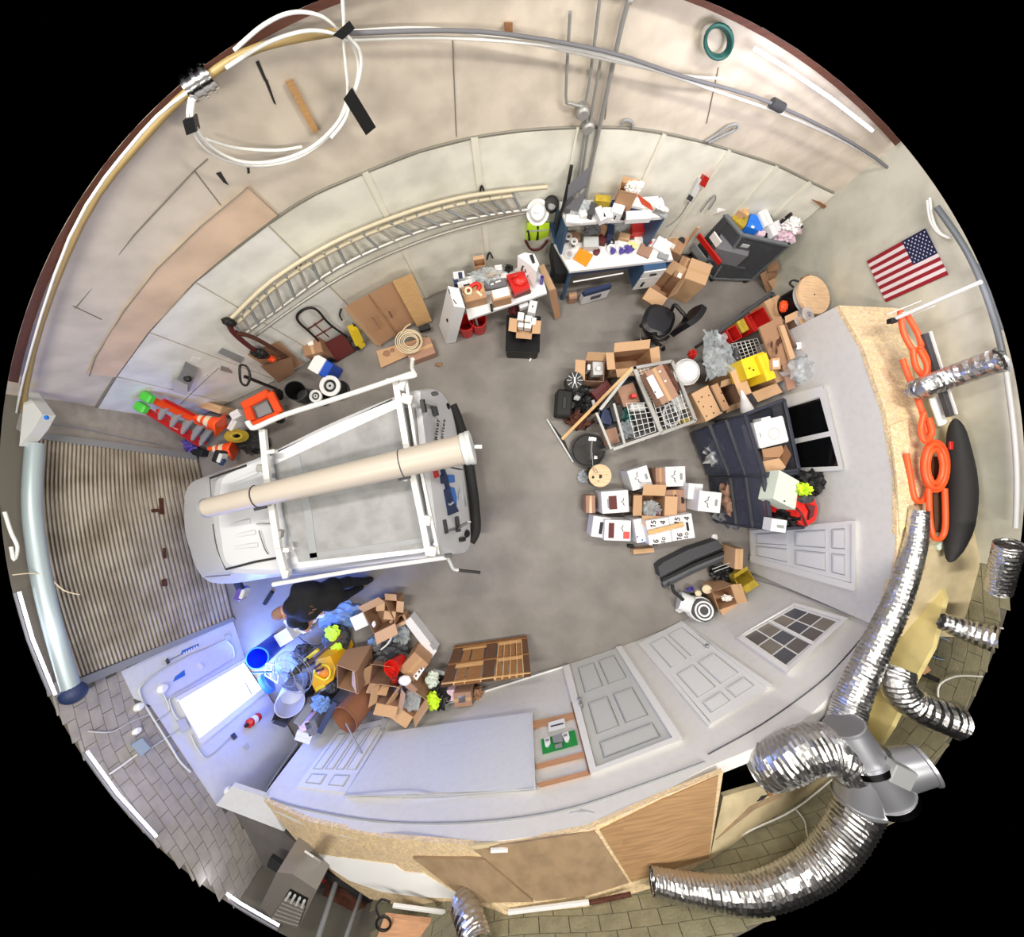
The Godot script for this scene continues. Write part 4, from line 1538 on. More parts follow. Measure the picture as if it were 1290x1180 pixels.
# closed carton: body, two top flaps with a seam, tape
func carton(label: String, cx: float, cy: float, w: float, d: float, hh: float, h0 := 0.0, ang := 0.0, mt := "card", nm := "cardboard_box", grp := "", cat := "box") -> Node3D:
	var s := spot(cx, cy, w, d, hh, h0, ang)
	var o := thing(nm, label, cat, base_of(s), grp)
	var sz: Vector3 = s[1]
	var B: Basis = s[2]
	var g := Geo.new()
	g.box(s[0] - Vector3(0, 0.002, 0), sz - Vector3(0, 0.004, 0), B)
	part(g, "body", mt, o)
	var lx := sz.x > sz.z
	for k in [-1, 1]:
		g = Geo.new()
		var c: Vector3 = s[0] + Vector3(0, sz.y * 0.5, 0) + B * (Vector3(0, 0, sz.z * 0.25 * k) if lx else Vector3(sz.x * 0.25 * k, 0, 0))
		g.box(c, Vector3(sz.x, 0.006, sz.z * 0.5 - 0.004) if lx else Vector3(sz.x * 0.5 - 0.004, 0.006, sz.z), B, 0.002)
		part(g, "flap", mt, o)
	if mt.begins_with("card"):
		g = Geo.new()
		var tw := minf(0.05, minf(sz.x, sz.z) * 0.25)
		g.box(s[0] + Vector3(0, sz.y * 0.5 + 0.0035, 0), Vector3(sz.x, 0.002, tw) if lx else Vector3(tw, 0.002, sz.z), B, 0.0005)
		part(g, "tape", "tape", o)
	return o

# label / print on the top (face 0) or a side of a carton built with the same numbers
func sticker(o: Node3D, cx: float, cy: float, w: float, d: float, h: float, ang: float, mt := "paper", nm := "paper_label") -> void:
	var g := Geo.new()
	g.box(P(cx, cy, h) + Vector3(0, 0.0055, 0), Vector3(w * mpp(h), 0.003, d * mpp(h)), YB(ang), 0.001)
	part(g, nm, mt, o)

# open carton: four walls and a bottom in one body, flaps swung out by the angle above level (90 upright)
func open_box(label: String, cx: float, cy: float, w: float, d: float, hh: float, h0 := 0.0, ang := 0.0, flaps := [20, 20, 20, 20], mt := "card", nm := "open_box", fl := 0.45, grp := "", cat := "box", th := 0.007) -> Node3D:
	var s := spot(cx, cy, w, d, hh, h0, ang)
	var o := thing(nm, label, cat, base_of(s), grp)
	var sz: Vector3 = s[1]
	var B: Basis = s[2]
	var c: Vector3 = s[0]
	var g := Geo.new()
	for k in [-1, 1]:
		g.box(c + B * Vector3(sz.x * 0.5 * k, 0, 0), Vector3(th, sz.y, sz.z), B, 0.001)
		g.box(c + B * Vector3(0, 0, sz.z * 0.5 * k), Vector3(sz.x, sz.y, th), B, 0.001)
	g.box(c + Vector3(0, -sz.y * 0.5 + th, 0), Vector3(sz.x, th, sz.z), B, 0.001)
	part(g, "body", mt, o)
	for i in 4:                         # +x, +z, -x, -z
		if flaps[i] == null:
			continue
		var a := deg_to_rad(flaps[i])
		var out: Vector3 = [B.x, B.z, -B.x, -B.z][i]
		var along: Vector3 = [B.z, B.x, B.z, B.x][i]
		var half: float = [sz.x, sz.z, sz.x, sz.z][i] * 0.5
		var wid: float = [sz.z, sz.x, sz.z, sz.x][i]
		var ln: float = minf(sz.x, sz.z) * fl
		var e := c + Vector3(0, sz.y * 0.5, 0) + out * half
		var dir := out * cos(a) + UPV * sin(a)
		g = Geo.new()
		g.box(e + dir * ln * 0.5, Vector3(ln, 0.005, wid * 0.98), Basis(dir, along.cross(dir) if along.cross(dir).y > 0.0 else dir.cross(along), along), 0.001)
		part(g, "flap", "card3" if mt.begins_with("card") else mt, o)
	return o

func plain_box(nm: String, label: String, cat: String, cx: float, cy: float, w: float, d: float, hh: float, h0: float, ang: float, mt: String, grp := "", ch := 0.006) -> Node3D:
	var s := spot(cx, cy, w, d, hh, h0, ang)
	var g := Geo.new()
	g.box(s[0], s[1], s[2], ch)
	return solo(g, nm, mt, label, cat, grp)

# open vessel standing (or leaning) from foot pixel/height to mouth pixel/height
func vessel(nm: String, label: String, cat: String, b: Vector3, t: Vector3, rb: float, rt: float, mt: String, grp := "", inner := "", rim_mt := "") -> Node3D:
	var o := thing(nm, label, cat, b, grp)
	var g := Geo.new()
	g.lathe(b, t, [Vector2(0, 0), Vector2(rb * 0.97, 0), Vector2(rb, 0.03), Vector2(rt, 0.97), Vector2(rt + 0.006, 0.98), Vector2(rt + 0.006, 1.0), Vector2(rt - 0.008, 1.0), Vector2(rb - 0.008, 0.04), Vector2(0, 0.04)], 24)
	part(g, "body", mt, o)
	if inner:
		g = Geo.new()
		g.lathe(b, t, [Vector2(lerpf(rb, rt, 0.6) - 0.009, 0.6), Vector2(0, 0.6)], 20)
		part(g, "contents", inner, o)
	if rim_mt:
		g = Geo.new()
		g.lathe(b, t, [Vector2(rt + 0.01, 0.95), Vector2(rt + 0.014, 0.975), Vector2(rt + 0.01, 1.0), Vector2(rt - 0.01, 1.002)], 24)
		part(g, "rim", rim_mt, o)
	return o

func rod(nm: String, label: String, cat: String, a: Vector3, b: Vector3, r: float, mt: String, grp := "") -> Node3D:
	var g := Geo.new()
	g.tube([a, b], r, 8)
	return solo(g, nm, mt, label, cat, grp)

func plank(nm: String, label: String, cat: String, a: Vector3, b: Vector3, w: float, th: float, mt: String, side := UPV, grp := "") -> Node3D:
	var g := Geo.new()
	g.bar(a, b, w, th, side)
	return solo(g, nm, mt, label, cat, grp)

func lump(nm: String, label: String, cat: String, c: Vector3, r: Vector3, amp: float, sd: int, mt: String, grp := "", fr := 2.5) -> Node3D:
	var g := Geo.new()
	g.blob(c, r, amp, sd, fr)
	return solo(g, nm, mt, label, cat, grp)

# crumpled film lying about
func film(nm: String, label: String, cat: String, quad: Array, h: Array, amp: float, sd: int, mt: String, n := 12) -> Node3D:
	var fn := FastNoiseLite.new()
	fn.seed = sd
	fn.frequency = 1.0
	var q := V(quad)
	var rows := []
	for i in n + 1:
		var r := []
		for j in n + 1:
			var u := float(j) / n
			var t := float(i) / n
			var p: Vector2 = (q[0] as Vector2).lerp(q[1], u).lerp((q[3] as Vector2).lerp(q[2], u), t)
			var hh: float = lerpf(lerpf(h[0], h[1], u), lerpf(h[3], h[2], u), t)
			r.append(P(p.x, p.y, hh) + Vector3(fn.get_noise_2d(u * 5, t * 5 + 9), fn.get_noise_2d(u * 6 + 40, t * 6) + 0.6, fn.get_noise_2d(u * 5 + 80, t * 5)) * amp)
		rows.append(r)
	var g := Geo.new()
	g.sheet(rows, Vector3(0, HC, 0), [], false)
	return solo(g, nm, mt, label, cat)

# ---------------------------------------------------------------- van
func rings_to(g: Geo, rings: Array) -> void:
	var N: int = rings[0].size()
	var m := Vector3.ZERO
	for i in rings.size():
		for q in rings[i]:
			m += q / (N * rings.size())
	for i in rings.size() - 1:
		for j in N:
			var l := (j + 1) % N
			var a: Vector3 = rings[i][j]
			var c: Vector3 = rings[i + 1][l]
			g.quad(a, rings[i][l], c, rings[i + 1][j], (a + c) * 0.5 - m)
	var top := Vector3.ZERO
	for q in rings[0]:
		top += q / N
	for j in N:
		g.quad(rings[0][j], rings[0][(j + 1) % N], top, top, UPV)

func ring_of(p: Array, n := 5) -> Array:      # flat [x, y, h, ...] in pixels to a smooth closed ring
	var r := []
	for i in range(0, p.size(), 3):
		r.append(P(p[i], p[i + 1], p[i + 2]))
	return smoothed(r, n, true)

func line_of(p: Array) -> Array:
	var r := []
	for i in range(0, p.size(), 3):
		r.append(P(p[i], p[i + 1], p[i + 2]))
	return r

func van() -> void:
	var o := thing("van", "white work van with a weathered roof and ladder rack parked by the roll-up door", "van", P(430, 640, 0))
	var top := [527, 492, 2.06, 500, 499, 2.06, 450, 519, 2.06, 400, 541, 2.06, 335, 573, 2.05, 280, 597, 2.0, 271, 620, 2.0, 269, 645, 2.0, 273, 682, 2.0, 286, 718, 2.0, 353, 723, 2.05, 430, 715, 2.06, 500, 706, 2.06, 547, 698, 2.05, 549, 660, 2.05, 543, 610, 2.05, 536, 555, 2.05, 530, 508, 2.05]
	var roof := ring_of(top)
	var c := Vector3.ZERO
	for q in roof:
		c += q / roof.size()
	var inner := []
	for q in roof:
		inner.append(c + (q - c) * 0.93 + Vector3(0, 0.05, 0))
	var low := ring_of([545, 490, 1.6, 502, 498, 1.3, 452, 518, 1.3, 402, 540, 1.3, 335, 573, 1.3, 264, 598, 1.5, 237, 613, 1.36, 232, 645, 1.32, 237, 684, 1.36, 264, 733, 1.5, 353, 726, 1.85, 430, 718, 1.85, 500, 708, 1.85, 562, 699, 1.7, 592, 686, 0.8, 586, 612, 0.8, 577, 556, 0.8, 566, 510, 0.9])
	var bot := []
	for q in low:
		bot.append(Vector3(c.x + (q.x - c.x) * 0.97, 0.32, c.z + (q.z - c.z) * 0.97))
	var g := Geo.new()
	rings_to(g, [inner, roof, low, bot])
	part(g, "body", "vanpaint", o)
	g = Geo.new()
	g.slab(line_of([346, 585, 2.112, 500, 514, 2.112, 523, 513, 2.112, 541, 690, 2.112, 376, 708, 2.112, 358, 650, 2.112]), Vector3(0, -0.02, 0))
	part(g, "roof_panel", "vanroof", o, "dull grey weathered roof skin")
	g = Geo.new()
	g.slab(line_of([369, 576, 2.118, 377, 573, 2.118, 392, 640, 2.118, 400, 705, 2.118, 391, 706, 2.118, 383, 645, 2.118]), Vector3(0, -0.02, 0))  # crosswise stripe stands for the shadow band on the roof, set in grey
	g.slab(line_of([383, 698, 2.118, 539, 676, 2.118, 540, 682, 2.118, 384, 704, 2.118]), Vector3(0, -0.02, 0))
	part(g, "roof_rib_shade", "grey", o)
	for q in [[265, 602, 2.06, 310, 586, 2.09], [340, 573, 2.1, 420, 537, 2.1, 494, 503, 2.1], [285, 717, 2.06, 320, 708, 2.09, 347, 703, 2.1], [369, 715, 2.09, 450, 702, 2.1, 529, 689, 2.1]]:
		g = Geo.new()
		g.tube(line_of(q), 0.014 if q[0] in [265, 285] else 0.008, 5)
		part(g, "roof_groove", "rubber", o)
	for q in [[264, 601, 1.99, 266, 625, 2.0, 266, 645, 2.0], [268, 660, 2.0, 273, 690, 2.01, 284, 717, 2.02], [323, 660, 2.11, 346, 659, 2.11], [326, 668, 2.1, 333, 690, 2.1, 338, 698, 2.1], [258, 727, 1.62, 290, 724, 2.0]]:
		g = Geo.new()
		g.tube(smoothed(line_of(q), 4), 0.005, 5)
		part(g, "panel_line", "charcoal", o)
	for q in [[281, 612, 325, 594], [283, 628, 322, 616], [284, 662, 315, 656], [288, 676, 322, 670], [288, 690, 325, 686]]:
		g = Geo.new()
		g.bar(P(q[0], q[1], 2.03), P(q[2], q[3], 2.075), 0.05, 0.03, UPV, 0.012)
		part(g, "cab_rib", "vanpaint", o)
	# back doors
	var T := PackedVector3Array([P(530, 495, 2.06), P(549, 697, 2.06), P(592, 686, 0.8), P(530, 495, 2.06), P(592, 686, 0.8), P(566, 510, 0.85)])
	var dec := func(pts: Array, nm: String, mt: String, th := 0.012) -> void:
		var p := []
		for x in V(pts):
			p.append(ray_on(T, x, 0.0) + Vector3(th + 0.035, 0.01, 0))
		var gg := Geo.new()
		gg.slab(p, Vector3(-th - 0.03, -0.005, 0))
		part(gg, nm, mt, o)
	dec.call([528, 504, 530, 503, 534, 519, 531, 520], "door_handle", "black")
	dec.call([531, 508, 532, 506, 547, 509, 546, 512], "hinge", "greylight")
	dec.call([543, 511, 546, 510, 549, 523, 546, 524], "hinge", "charcoal")
	dec.call([542, 495, 546, 493, 548, 497, 544, 499], "marker_lamp", "black")
	dec.call([577, 677, 583, 676, 583, 681, 577, 682], "marker_lamp", "black")
	dec.call([543, 587, 546, 585, 549, 600, 546, 602], "brake_lamp", "redpaint")
	dec.call([553, 599, 559, 597, 561, 608, 554, 609], "logo_mark", "navy", 0.006)
	dec.call([561, 598, 569, 598, 570, 607, 562, 608], "logo_mark", "signblue", 0.006)
	dec.call([554, 592, 557, 591, 564, 616, 560, 617], "logo_mark", "navy", 0.009)
	dec.call([557, 617, 562, 614, 568, 630, 564, 634, 562, 627, 561, 636, 566, 637, 570, 634, 575, 644, 562, 649], "logo_mark", "navy", 0.006)
	dec.call([564, 613, 569, 614, 572, 626, 572, 636, 568, 628], "logo_mark", "signblue", 0.006)
	dec.call([577, 604, 579, 604, 582, 628, 580, 628], "trim_strip", "greylight")
	dec.call([581, 625, 582, 624, 584, 637, 583, 638], "door_pull", "grey")
	dec.call([555, 655, 558, 654, 561, 671, 558, 672], "door_handle", "charcoal")
	dec.call([571, 651, 574, 650, 577, 669, 573, 670], "hinge", "charcoal")
	dec.call([562, 667, 575, 663, 588, 656, 588, 658, 575, 666, 562, 669], "hinge", "grey")
	dec.call([549, 586, 550, 585, 579, 591, 579, 592], "wiper", "black")
	dec.call([553, 570, 555, 569, 571, 573, 570, 575], "wiper", "black")
	var tb := Basis(Vector3(0.12, 0, -1).normalized(), Vector3(-0.3, 1, 0).normalized(), Vector3(0.12, 0, -1).normalized().cross(Vector3(-0.3, 1, 0).normalized()))
	for q in [["amer", 546, 541, 0.075], ["prises", 554, 541, 0.065]]:
		text(o, "lettering", q[0], q[3] * 1.5, ray_on(T, Vector2(q[1], q[2])) + Vector3(0.045, 0.0, 0), tb, "ink")
	text(o, "lettering", "ELECTRICAL", 0.035, ray_on(T, Vector2(574, 622)) + Vector3(0.045, 0.0, 0), tb, "signblue")
	# rear bumper and lamps
	g = Geo.new()
	g.tube(smoothed(line_of([569, 510, 0.6, 577, 530, 0.55, 586, 560, 0.55, 593, 600, 0.55, 598, 640, 0.55, 599, 668, 0.55, 592, 682, 0.6]), 4), 0.085, 8)
	part(g, "bumper", "rubber", o)
	for q in [[563, 512, 0.95], [588, 672, 0.95]]:
		g = Geo.new()
		g.blob(P(q[0], q[1], q[2]), Vector3(.05, .1, .06), 0.05)
		part(g, "tail_lamp", "blackgloss", o)
	# mirrors
	for q in [[299, 733, 304, 744, 1], [281, 583, 276, 577, 0]]:
		g = Geo.new()
		g.bar(P(q[0], q[1], 1.45), P(q[2], q[3], 1.4), 0.09, 0.05)
		part(g, "mirror_arm", "navy", o)
		g = Geo.new()
		g.box(P(q[2] + 1, q[3] + (3 if q[4] else -2), 1.38), Vector3(0.09, 0.16, 0.17), YB(20), 0.03)
		part(g, "mirror", "black" if not q[4] else "purple", o)
		g = Geo.new()
		g.box(P(q[2] + 4, q[3] + (3 if q[4] else 0), 1.43), Vector3(0.05, 0.12, 0.13), YB(20), 0.02)
		part(g, "mirror_glass", "greylight", o)
	# wheels
	for q in [[330, 645, -0.35], [330, 688, 0.0], [545, 560, 0.0], [560, 660, 0.0]]:
		var w := P(q[0], q[1], 0.0) + Vector3(0, 0.33, 0)
		g = Geo.new()
		g.lathe(w + Vector3(0, 0, -0.1), w + Vector3(0, 0, 0.1), [Vector2(0, 0), Vector2(0.28, 0), Vector2(0.33, 0.15), Vector2(0.33, 0.85), Vector2(0.28, 1), Vector2(0, 1)], 20)
		part(g, "wheel", "tire", o)
	# rack
	for q in [[331, 541, 2.24, 337, 600, 2.26, 351, 690, 2.26, 361, 728, 2.22], [498, 478, 2.24, 512, 560, 2.26, 532, 655, 2.26, 541, 702, 2.22], [511, 474, 2.22, 524, 560, 2.22, 545, 660, 2.22, 553, 698, 2.2]]:
		g = Geo.new()
		var l := line_of(q)
		for i in 3:
			g.bar(l[i], l[i + 1], 0.07 if q[0] != 511 else 0.035, 0.05)
		part(g, "cross_bar", "rackpaint", o)
	g = Geo.new()
	g.tube(smoothed(line_of([312, 531, 2.34, 316, 537, 2.34, 323, 538, 2.34, 360, 522, 2.34, 430, 500, 2.34, 520, 470, 2.34]), 4), 0.03, 8)
	part(g, "side_rail", "rackpaint", o)
	g = Geo.new()
	g.tube(smoothed(line_of([487, 479, 2.34, 521, 474, 2.34, 522, 470, 2.36, 519, 463, 2.4, 520, 452, 2.5]), 3), 0.022, 8)
	part(g, "rail_hook", "rackpaint", o)
	g = Geo.new()
	g.tube(line_of([344, 736, 2.3, 450, 718, 2.3, 563, 702, 2.3]), 0.026, 8)
	part(g, "side_rail", "rackpaint", o)
	g = Geo.new()
	g.tube(smoothed(line_of([563, 701, 2.3, 567, 708, 2.2, 571, 716, 2.1, 577, 718, 2.05]), 4), 0.02, 8)
	part(g, "crank_arm", "rackpaint", o)
	g = Geo.new()
	g.tube(line_of([577, 718, 2.05, 605, 721, 2.0]), 0.018, 8)
	part(g, "crank_grip", "black", o)
	g = Geo.new()
	g.bar(P(560, 700, 2.34), P(569, 699, 2.34), 0.04, 0.04)
	part(g, "rail_cap", "charcoal", o)
	for q in [[331, 590, 12, 9, 10], [351, 672, 10, 10, 8], [337, 612, 8, 7, 0], [513, 503, 14, 12, 15], [507, 485, 8, 14, 15], [505, 574, 10, 5, 0], [512, 600, 6, 12, 10], [537, 655, 12, 12, 10], [343, 569, 10, 5, -10], [362, 692, 8, 6, 0], [545, 694, 10, 12, 10], [362, 722, 6, 10, 10]]:
		g = Geo.new()
		g.box(P(q[0], q[1], 2.24), Vector3(q[2] * mpp(2.24), 0.08, q[3] * mpp(2.24)), YB(q[4]), 0.008)
		part(g, "rack_bracket", "galv" if q[0] in [331, 351] else "rackpaint", o)
	for q in [[334, 562], [355, 712], [504, 512], [537, 690], [517, 505], [549, 685]]:
		g = Geo.new()
		g.bar(P(q[0], q[1], 2.08), P(q[0], q[1], 2.22) , 0.05, 0.05)
		part(g, "rack_foot", "rackpaint", o)
	# the pipe carried on the rack
	var pt := thing("pipe_tube", "long pale plastic pipe tube strapped across the van roof rack", "pipe", P(430, 605, 2.3))
	var a := P(259, 640, 2.40)
	var b := P(583, 566, 2.46)
	var e := P(596, 563, 2.46)
	g = Geo.new()
	g.lathe(a, b, [Vector2(0, 0), Vector2(0.095, 0), Vector2(0.105, 0.01), Vector2(0.135, 0.45), Vector2(0.165, 1.0)], 28)
	part(g, "tube", "pvc", pt)
	g = Geo.new()
	g.lathe(b, e, [Vector2(0.17, 0), Vector2(0.178, 0.05), Vector2(0.178, 0.5), Vector2(0.186, 0.55), Vector2(0.186, 0.95), Vector2(0.16, 1), Vector2(0, 1)], 28)
	part(g, "end_cap", "greylight", pt)
	g = Geo.new()
	g.box(e + Vector3(0.06, 0.05, 0), Vector3(0.08, 0.03, 0.04))
	part(g, "cap_latch", "trim", pt)
	g = Geo.new()
	g.lathe(a + (a - b).normalized() * 0.006, a + (b - a).normalized() * 0.03, [Vector2(0.1, 0), Vector2(0.108, 0.2), Vector2(0.108, 1)], 28)
	part(g, "end_ring", "grey", pt)
	for k in [0.2, 0.765]:
		g = Geo.new()
		var r := lerpf(0.107, 0.158, k) + 0.006
		var m := a.lerp(b, k)
		var ring := []
		var ax := (b - a).normalized()
		var x := ax.cross(UPV).normalized()
		var y := x.cross(ax)
		for i in 20:
			ring.append(m + (x * cos(TAU * i / 20) + y * sin(TAU * i / 20)) * r + ax * 0.02 * sin(TAU * i / 20))
		g.tube(ring, 0.007, 5, true)
		part(g, "strap", "charcoal", pt)
		g = Geo.new()
		g.box(m + x * (r + 0.01) + Vector3(-0.02, -0.05, 0), Vector3(0.14, 0.03, 0.04), YB(-13))
		part(g, "strap_buckle", "charcoal", pt)

# ---------------------------------------------------------------- person
func net(bones: Array, cell: float, k: float) -> Geo:
	var val := {}
	var field := func(p: Vector3) -> float:
		var d := 1e9
		for b in bones:
			var a: Vector3 = b[0]
			var ab: Vector3 = b[1] - a
			var t := clampf((p - a).dot(ab) / maxf(ab.length_squared(), 1e-9), 0.0, 1.0)
			var e: float = (p - a - ab * t).length() - lerpf(b[2], b[3], t)
			if d > 1e8:
				d = e
			else:
				var h := maxf(k - absf(d - e), 0.0) / k
				d = minf(d, e) - h * h * k * 0.25
		return d
	for b in bones:
		var r: float = maxf(b[2], b[3]) + cell * 2.0
		var lo := ((b[0] as Vector3).min(b[1]) - Vector3(r, r, r)) / cell
		var hi := ((b[0] as Vector3).max(b[1]) + Vector3(r, r, r)) / cell
		for x in range(int(floor(lo.x)), int(ceil(hi.x)) + 1):
			for y in range(int(floor(lo.y)), int(ceil(hi.y)) + 1):
				for z in range(int(floor(lo.z)), int(ceil(hi.z)) + 1):
					var q := Vector3i(x, y, z)
					if not val.has(q):
						var p := Vector3(q) * cell
						var a: Vector3 = b[0]
						var ab: Vector3 = b[1] - a
						var t := clampf((p - a).dot(ab) / maxf(ab.length_squared(), 1e-9), 0.0, 1.0)
						if (p - a - ab * t).length() < r:
							val[q] = field.call(p)
	var vert := {}
	var cor := [Vector3i(0, 0, 0), Vector3i(1, 0, 0), Vector3i(0, 1, 0), Vector3i(1, 1, 0), Vector3i(0, 0, 1), Vector3i(1, 0, 1), Vector3i(0, 1, 1), Vector3i(1, 1, 1)]
	var edges := [[0, 1], [2, 3], [4, 5], [6, 7], [0, 2], [1, 3], [4, 6], [5, 7], [0, 4], [1, 5], [2, 6], [3, 7]]
	for q in val:
		var vs := []
		var neg := 0
		for c in cor:
			var w: Variant = val.get(q + c)
			if w == null:
				break
			vs.append(w)
			if w < 0.0:
				neg += 1
		if vs.size() < 8 or neg == 0 or neg == 8:
			continue
		var s := Vector3.ZERO
		var n := 0
		for e in edges:
			var a: float = vs[e[0]]
			var b: float = vs[e[1]]
			if (a < 0.0) != (b < 0.0):
				s += Vector3(cor[e[0]]).lerp(Vector3(cor[e[1]]), a / (a - b))
				n += 1
		vert[q] = (Vector3(q) + s / n) * cell
	var faces := []
	var nor := {}
	for q in vert:
		for ax in 3:
			var d := [Vector3i(1, 0, 0), Vector3i(0, 1, 0), Vector3i(0, 0, 1)]
			var u: Vector3i = d[(ax + 1) % 3]
			var w: Vector3i = d[(ax + 2) % 3]
			var v0: float = val[q]
			var v1: float = val[q + d[ax]]
			if (v0 < 0.0) == (v1 < 0.0):
				continue
			var c := [q, q - u, q - u - w, q - w]
			if not (vert.has(c[1]) and vert.has(c[2]) and vert.has(c[3])):
				continue
			var o: Vector3 = Vector3(d[ax]) * (1.0 if v0 < 0.0 else -1.0)
			var fn: Vector3 = ((vert[c[2]] as Vector3) - vert[c[0]]).cross((vert[c[3]] as Vector3) - vert[c[1]])
			if fn.dot(o) < 0.0:
				fn = -fn
			for x in c:
				nor[x] = (nor.get(x, Vector3.ZERO) as Vector3) + fn
			faces.append(c)
	var g := Geo.new()
	for c in faces:
		var n := []
		for x in c:
			n.append((nor[x] as Vector3).normalized())
		g.tri(vert[c[0]], vert[c[1]], vert[c[2]], n[0], n[1], n[2])
		g.tri(vert[c[0]], vert[c[2]], vert[c[3]], n[0], n[2], n[3])
	return g

func merge(a: Geo, b: Geo) -> void:
	a.v.append_array(b.v)
	a.n.append_array(b.n)
	a.t.append_array(b.t)

func hand_bones(w: Vector3, dir: Vector3, palm: Vector3, side: Vector3) -> Array:
	var b := []
	var k := w + dir * 0.085
	for i in 4:
		var s := side * (0.030 - 0.020 * i)
		var L: float = [0.070, 0.080, 0.074, 0.058][i]
		var a := k + s - dir * 0.03
		var m := k + s + dir * L * 0.5 + palm * 0.008
		var e := m + (dir * 0.7 + palm * 0.7).normalized() * L * 0.5
		b.append([w + s * 0.5, a, 0.017, 0.012])
		b.append([a, m, 0.011, 0.0085])
		b.append([m, e, 0.0085, 0.007])
	var t0 := w + dir * 0.025 + side * 0.02
	var t1 := w + dir * 0.06 + side * 0.058 + palm * 0.015
	b.append([t0, t1, 0.014, 0.011])
	b.append([t1, t1 + (dir * 0.9 + palm * 0.4).normalized() * 0.035, 0.010, 0.008])
	return b

func person() -> void:
	var hip := P(417, 748, 0.92)
	var chest := P(390, 755, 1.10)
	var neck := P(371, 763, 1.20)
	var head := P(356, 771, 1.17)
	var sL := P(378, 742, 1.16)
	var sR := P(373, 780, 1.08)
	var eL := P(384, 748, 0.86)
	var wL := P(400, 770, 0.72)
	var eR := P(386, 791, 0.84)
	var wR := P(394, 778, 0.74)
	var hL := P(418, 740, 0.9)
	var hR := P(415, 757, 0.9)
	var kL := P(437, 733, 0.5)
	var kR := P(434, 750, 0.48)
	var aL := P(462, 732, 0.09)
	var aR := P(450, 742, 0.09)
	var o := thing("person", "person in a black shirt and dark jeans bending over the floor beside the van", "person", Vector3(hip.x, 0, hip.z))
	var spine := [[hip, chest, 0.15, 0.175], [chest, neck, 0.17, 0.11], [hL, hR, 0.12, 0.12], [sL, sR, 0.09, 0.09], [chest + (sL - sR) * 0.2, chest - (sL - sR) * 0.3, 0.15, 0.15], [hip, neck, 0.11, 0.09]]
	var legs := [[hL, kL, 0.095, 0.062], [kL, aL, 0.062, 0.042], [hR, kR, 0.095, 0.062], [kR, aR, 0.062, 0.042]]
	var uarm := [[sL, eL, 0.06, 0.046], [sR, eR, 0.06, 0.046]]
	var farm := [[eL, wL, 0.045, 0.03], [eR, wR, 0.045, 0.03]]
	var body := net(spine + legs + uarm + farm + [[neck, head, 0.058, 0.062]], 0.019, 0.05)
	# head with nose, brow, chin and ears
	var f := (head - neck).normalized()
	var fc := (Vector3(-0.35, -0.8, 0.45) - f * Vector3(-0.35, -0.8, 0.45).dot(f)).normalized()
	var sd := f.cross(fc)
	var crown := head + f * 0.05
	merge(body, net([[head, crown, 0.085, 0.088], [head - f * 0.05 + fc * 0.045, head + fc * 0.02, 0.048, 0.078], [head + fc * 0.09 - f * 0.012, head + fc * 0.088 + f * 0.025, 0.017, 0.009], [head + fc * 0.075 + f * 0.04 + sd * 0.03, head + fc * 0.075 + f * 0.04 - sd * 0.03, 0.016, 0.016], [head + sd * 0.084 - f * 0.01, head + sd * 0.088 + f * 0.02, 0.013, 0.016], [head - sd * 0.084 - f * 0.01, head - sd * 0.088 + f * 0.02, 0.013, 0.016], [head + fc * 0.078 - f * 0.04 + sd * 0.018, head + fc * 0.078 - f * 0.04 - sd * 0.018, 0.010, 0.010], [neck, head, 0.058, 0.06]], 0.008, 0.02))
	for q in [[wL, (wL - eL).normalized(), 1.0], [wR, (wR - eR).normalized(), -1.0]]:
		var dr: Vector3 = (q[1] + Vector3(0, -0.5, 0)).normalized()
		var side: Vector3 = dr.cross(UPV).normalized() * q[2]
		var palm: Vector3 = dr.cross(side) * q[2]
		if palm.y > 0.0:
			palm = -palm
		merge(body, net(hand_bones(q[0], dr, palm, side), 0.005, 0.008))
	part(body, "body", "skin", o)
	var fat := func(b: Array, k: float) -> Array:
		var r := []
		for x in b:
			r.append([x[0], x[1], x[2] + k, x[3] + k])
		return r
	var sl := [[sL, sL.lerp(eL, 0.75), 0.078, 0.068], [sR, sR.lerp(eR, 0.75), 0.078, 0.068]]
	part(net(fat.call(spine, 0.032) + sl, 0.021, 0.05), "shirt", "shirt", o)
	part(net(fat.call(legs, 0.02) + [[hL, hR, 0.142, 0.142]], 0.021, 0.05), "jeans", "jeans", o)
	for q in [[aL, 0], [aR, 1]]:
		var a: Vector3 = q[0]
		var dd := Vector3(-0.9, 0, 0.25).normalized()
		part(net([[a + Vector3(0, -0.01, 0), a + Vector3(0, -0.045, 0) - dd * 0.05, 0.05, 0.042], [a + Vector3(0, -0.045, 0) - dd * 0.04, a + dd * 0.14 + Vector3(0, -0.055, 0), 0.042, 0.034]], 0.014, 0.03), "shoe", "black", o)
	var hair := net([[head + f * 0.03 - fc * 0.02, crown - fc * 0.022, 0.093, 0.09]], 0.008, 0.02)
	part(hair, "hair", "hair", o)

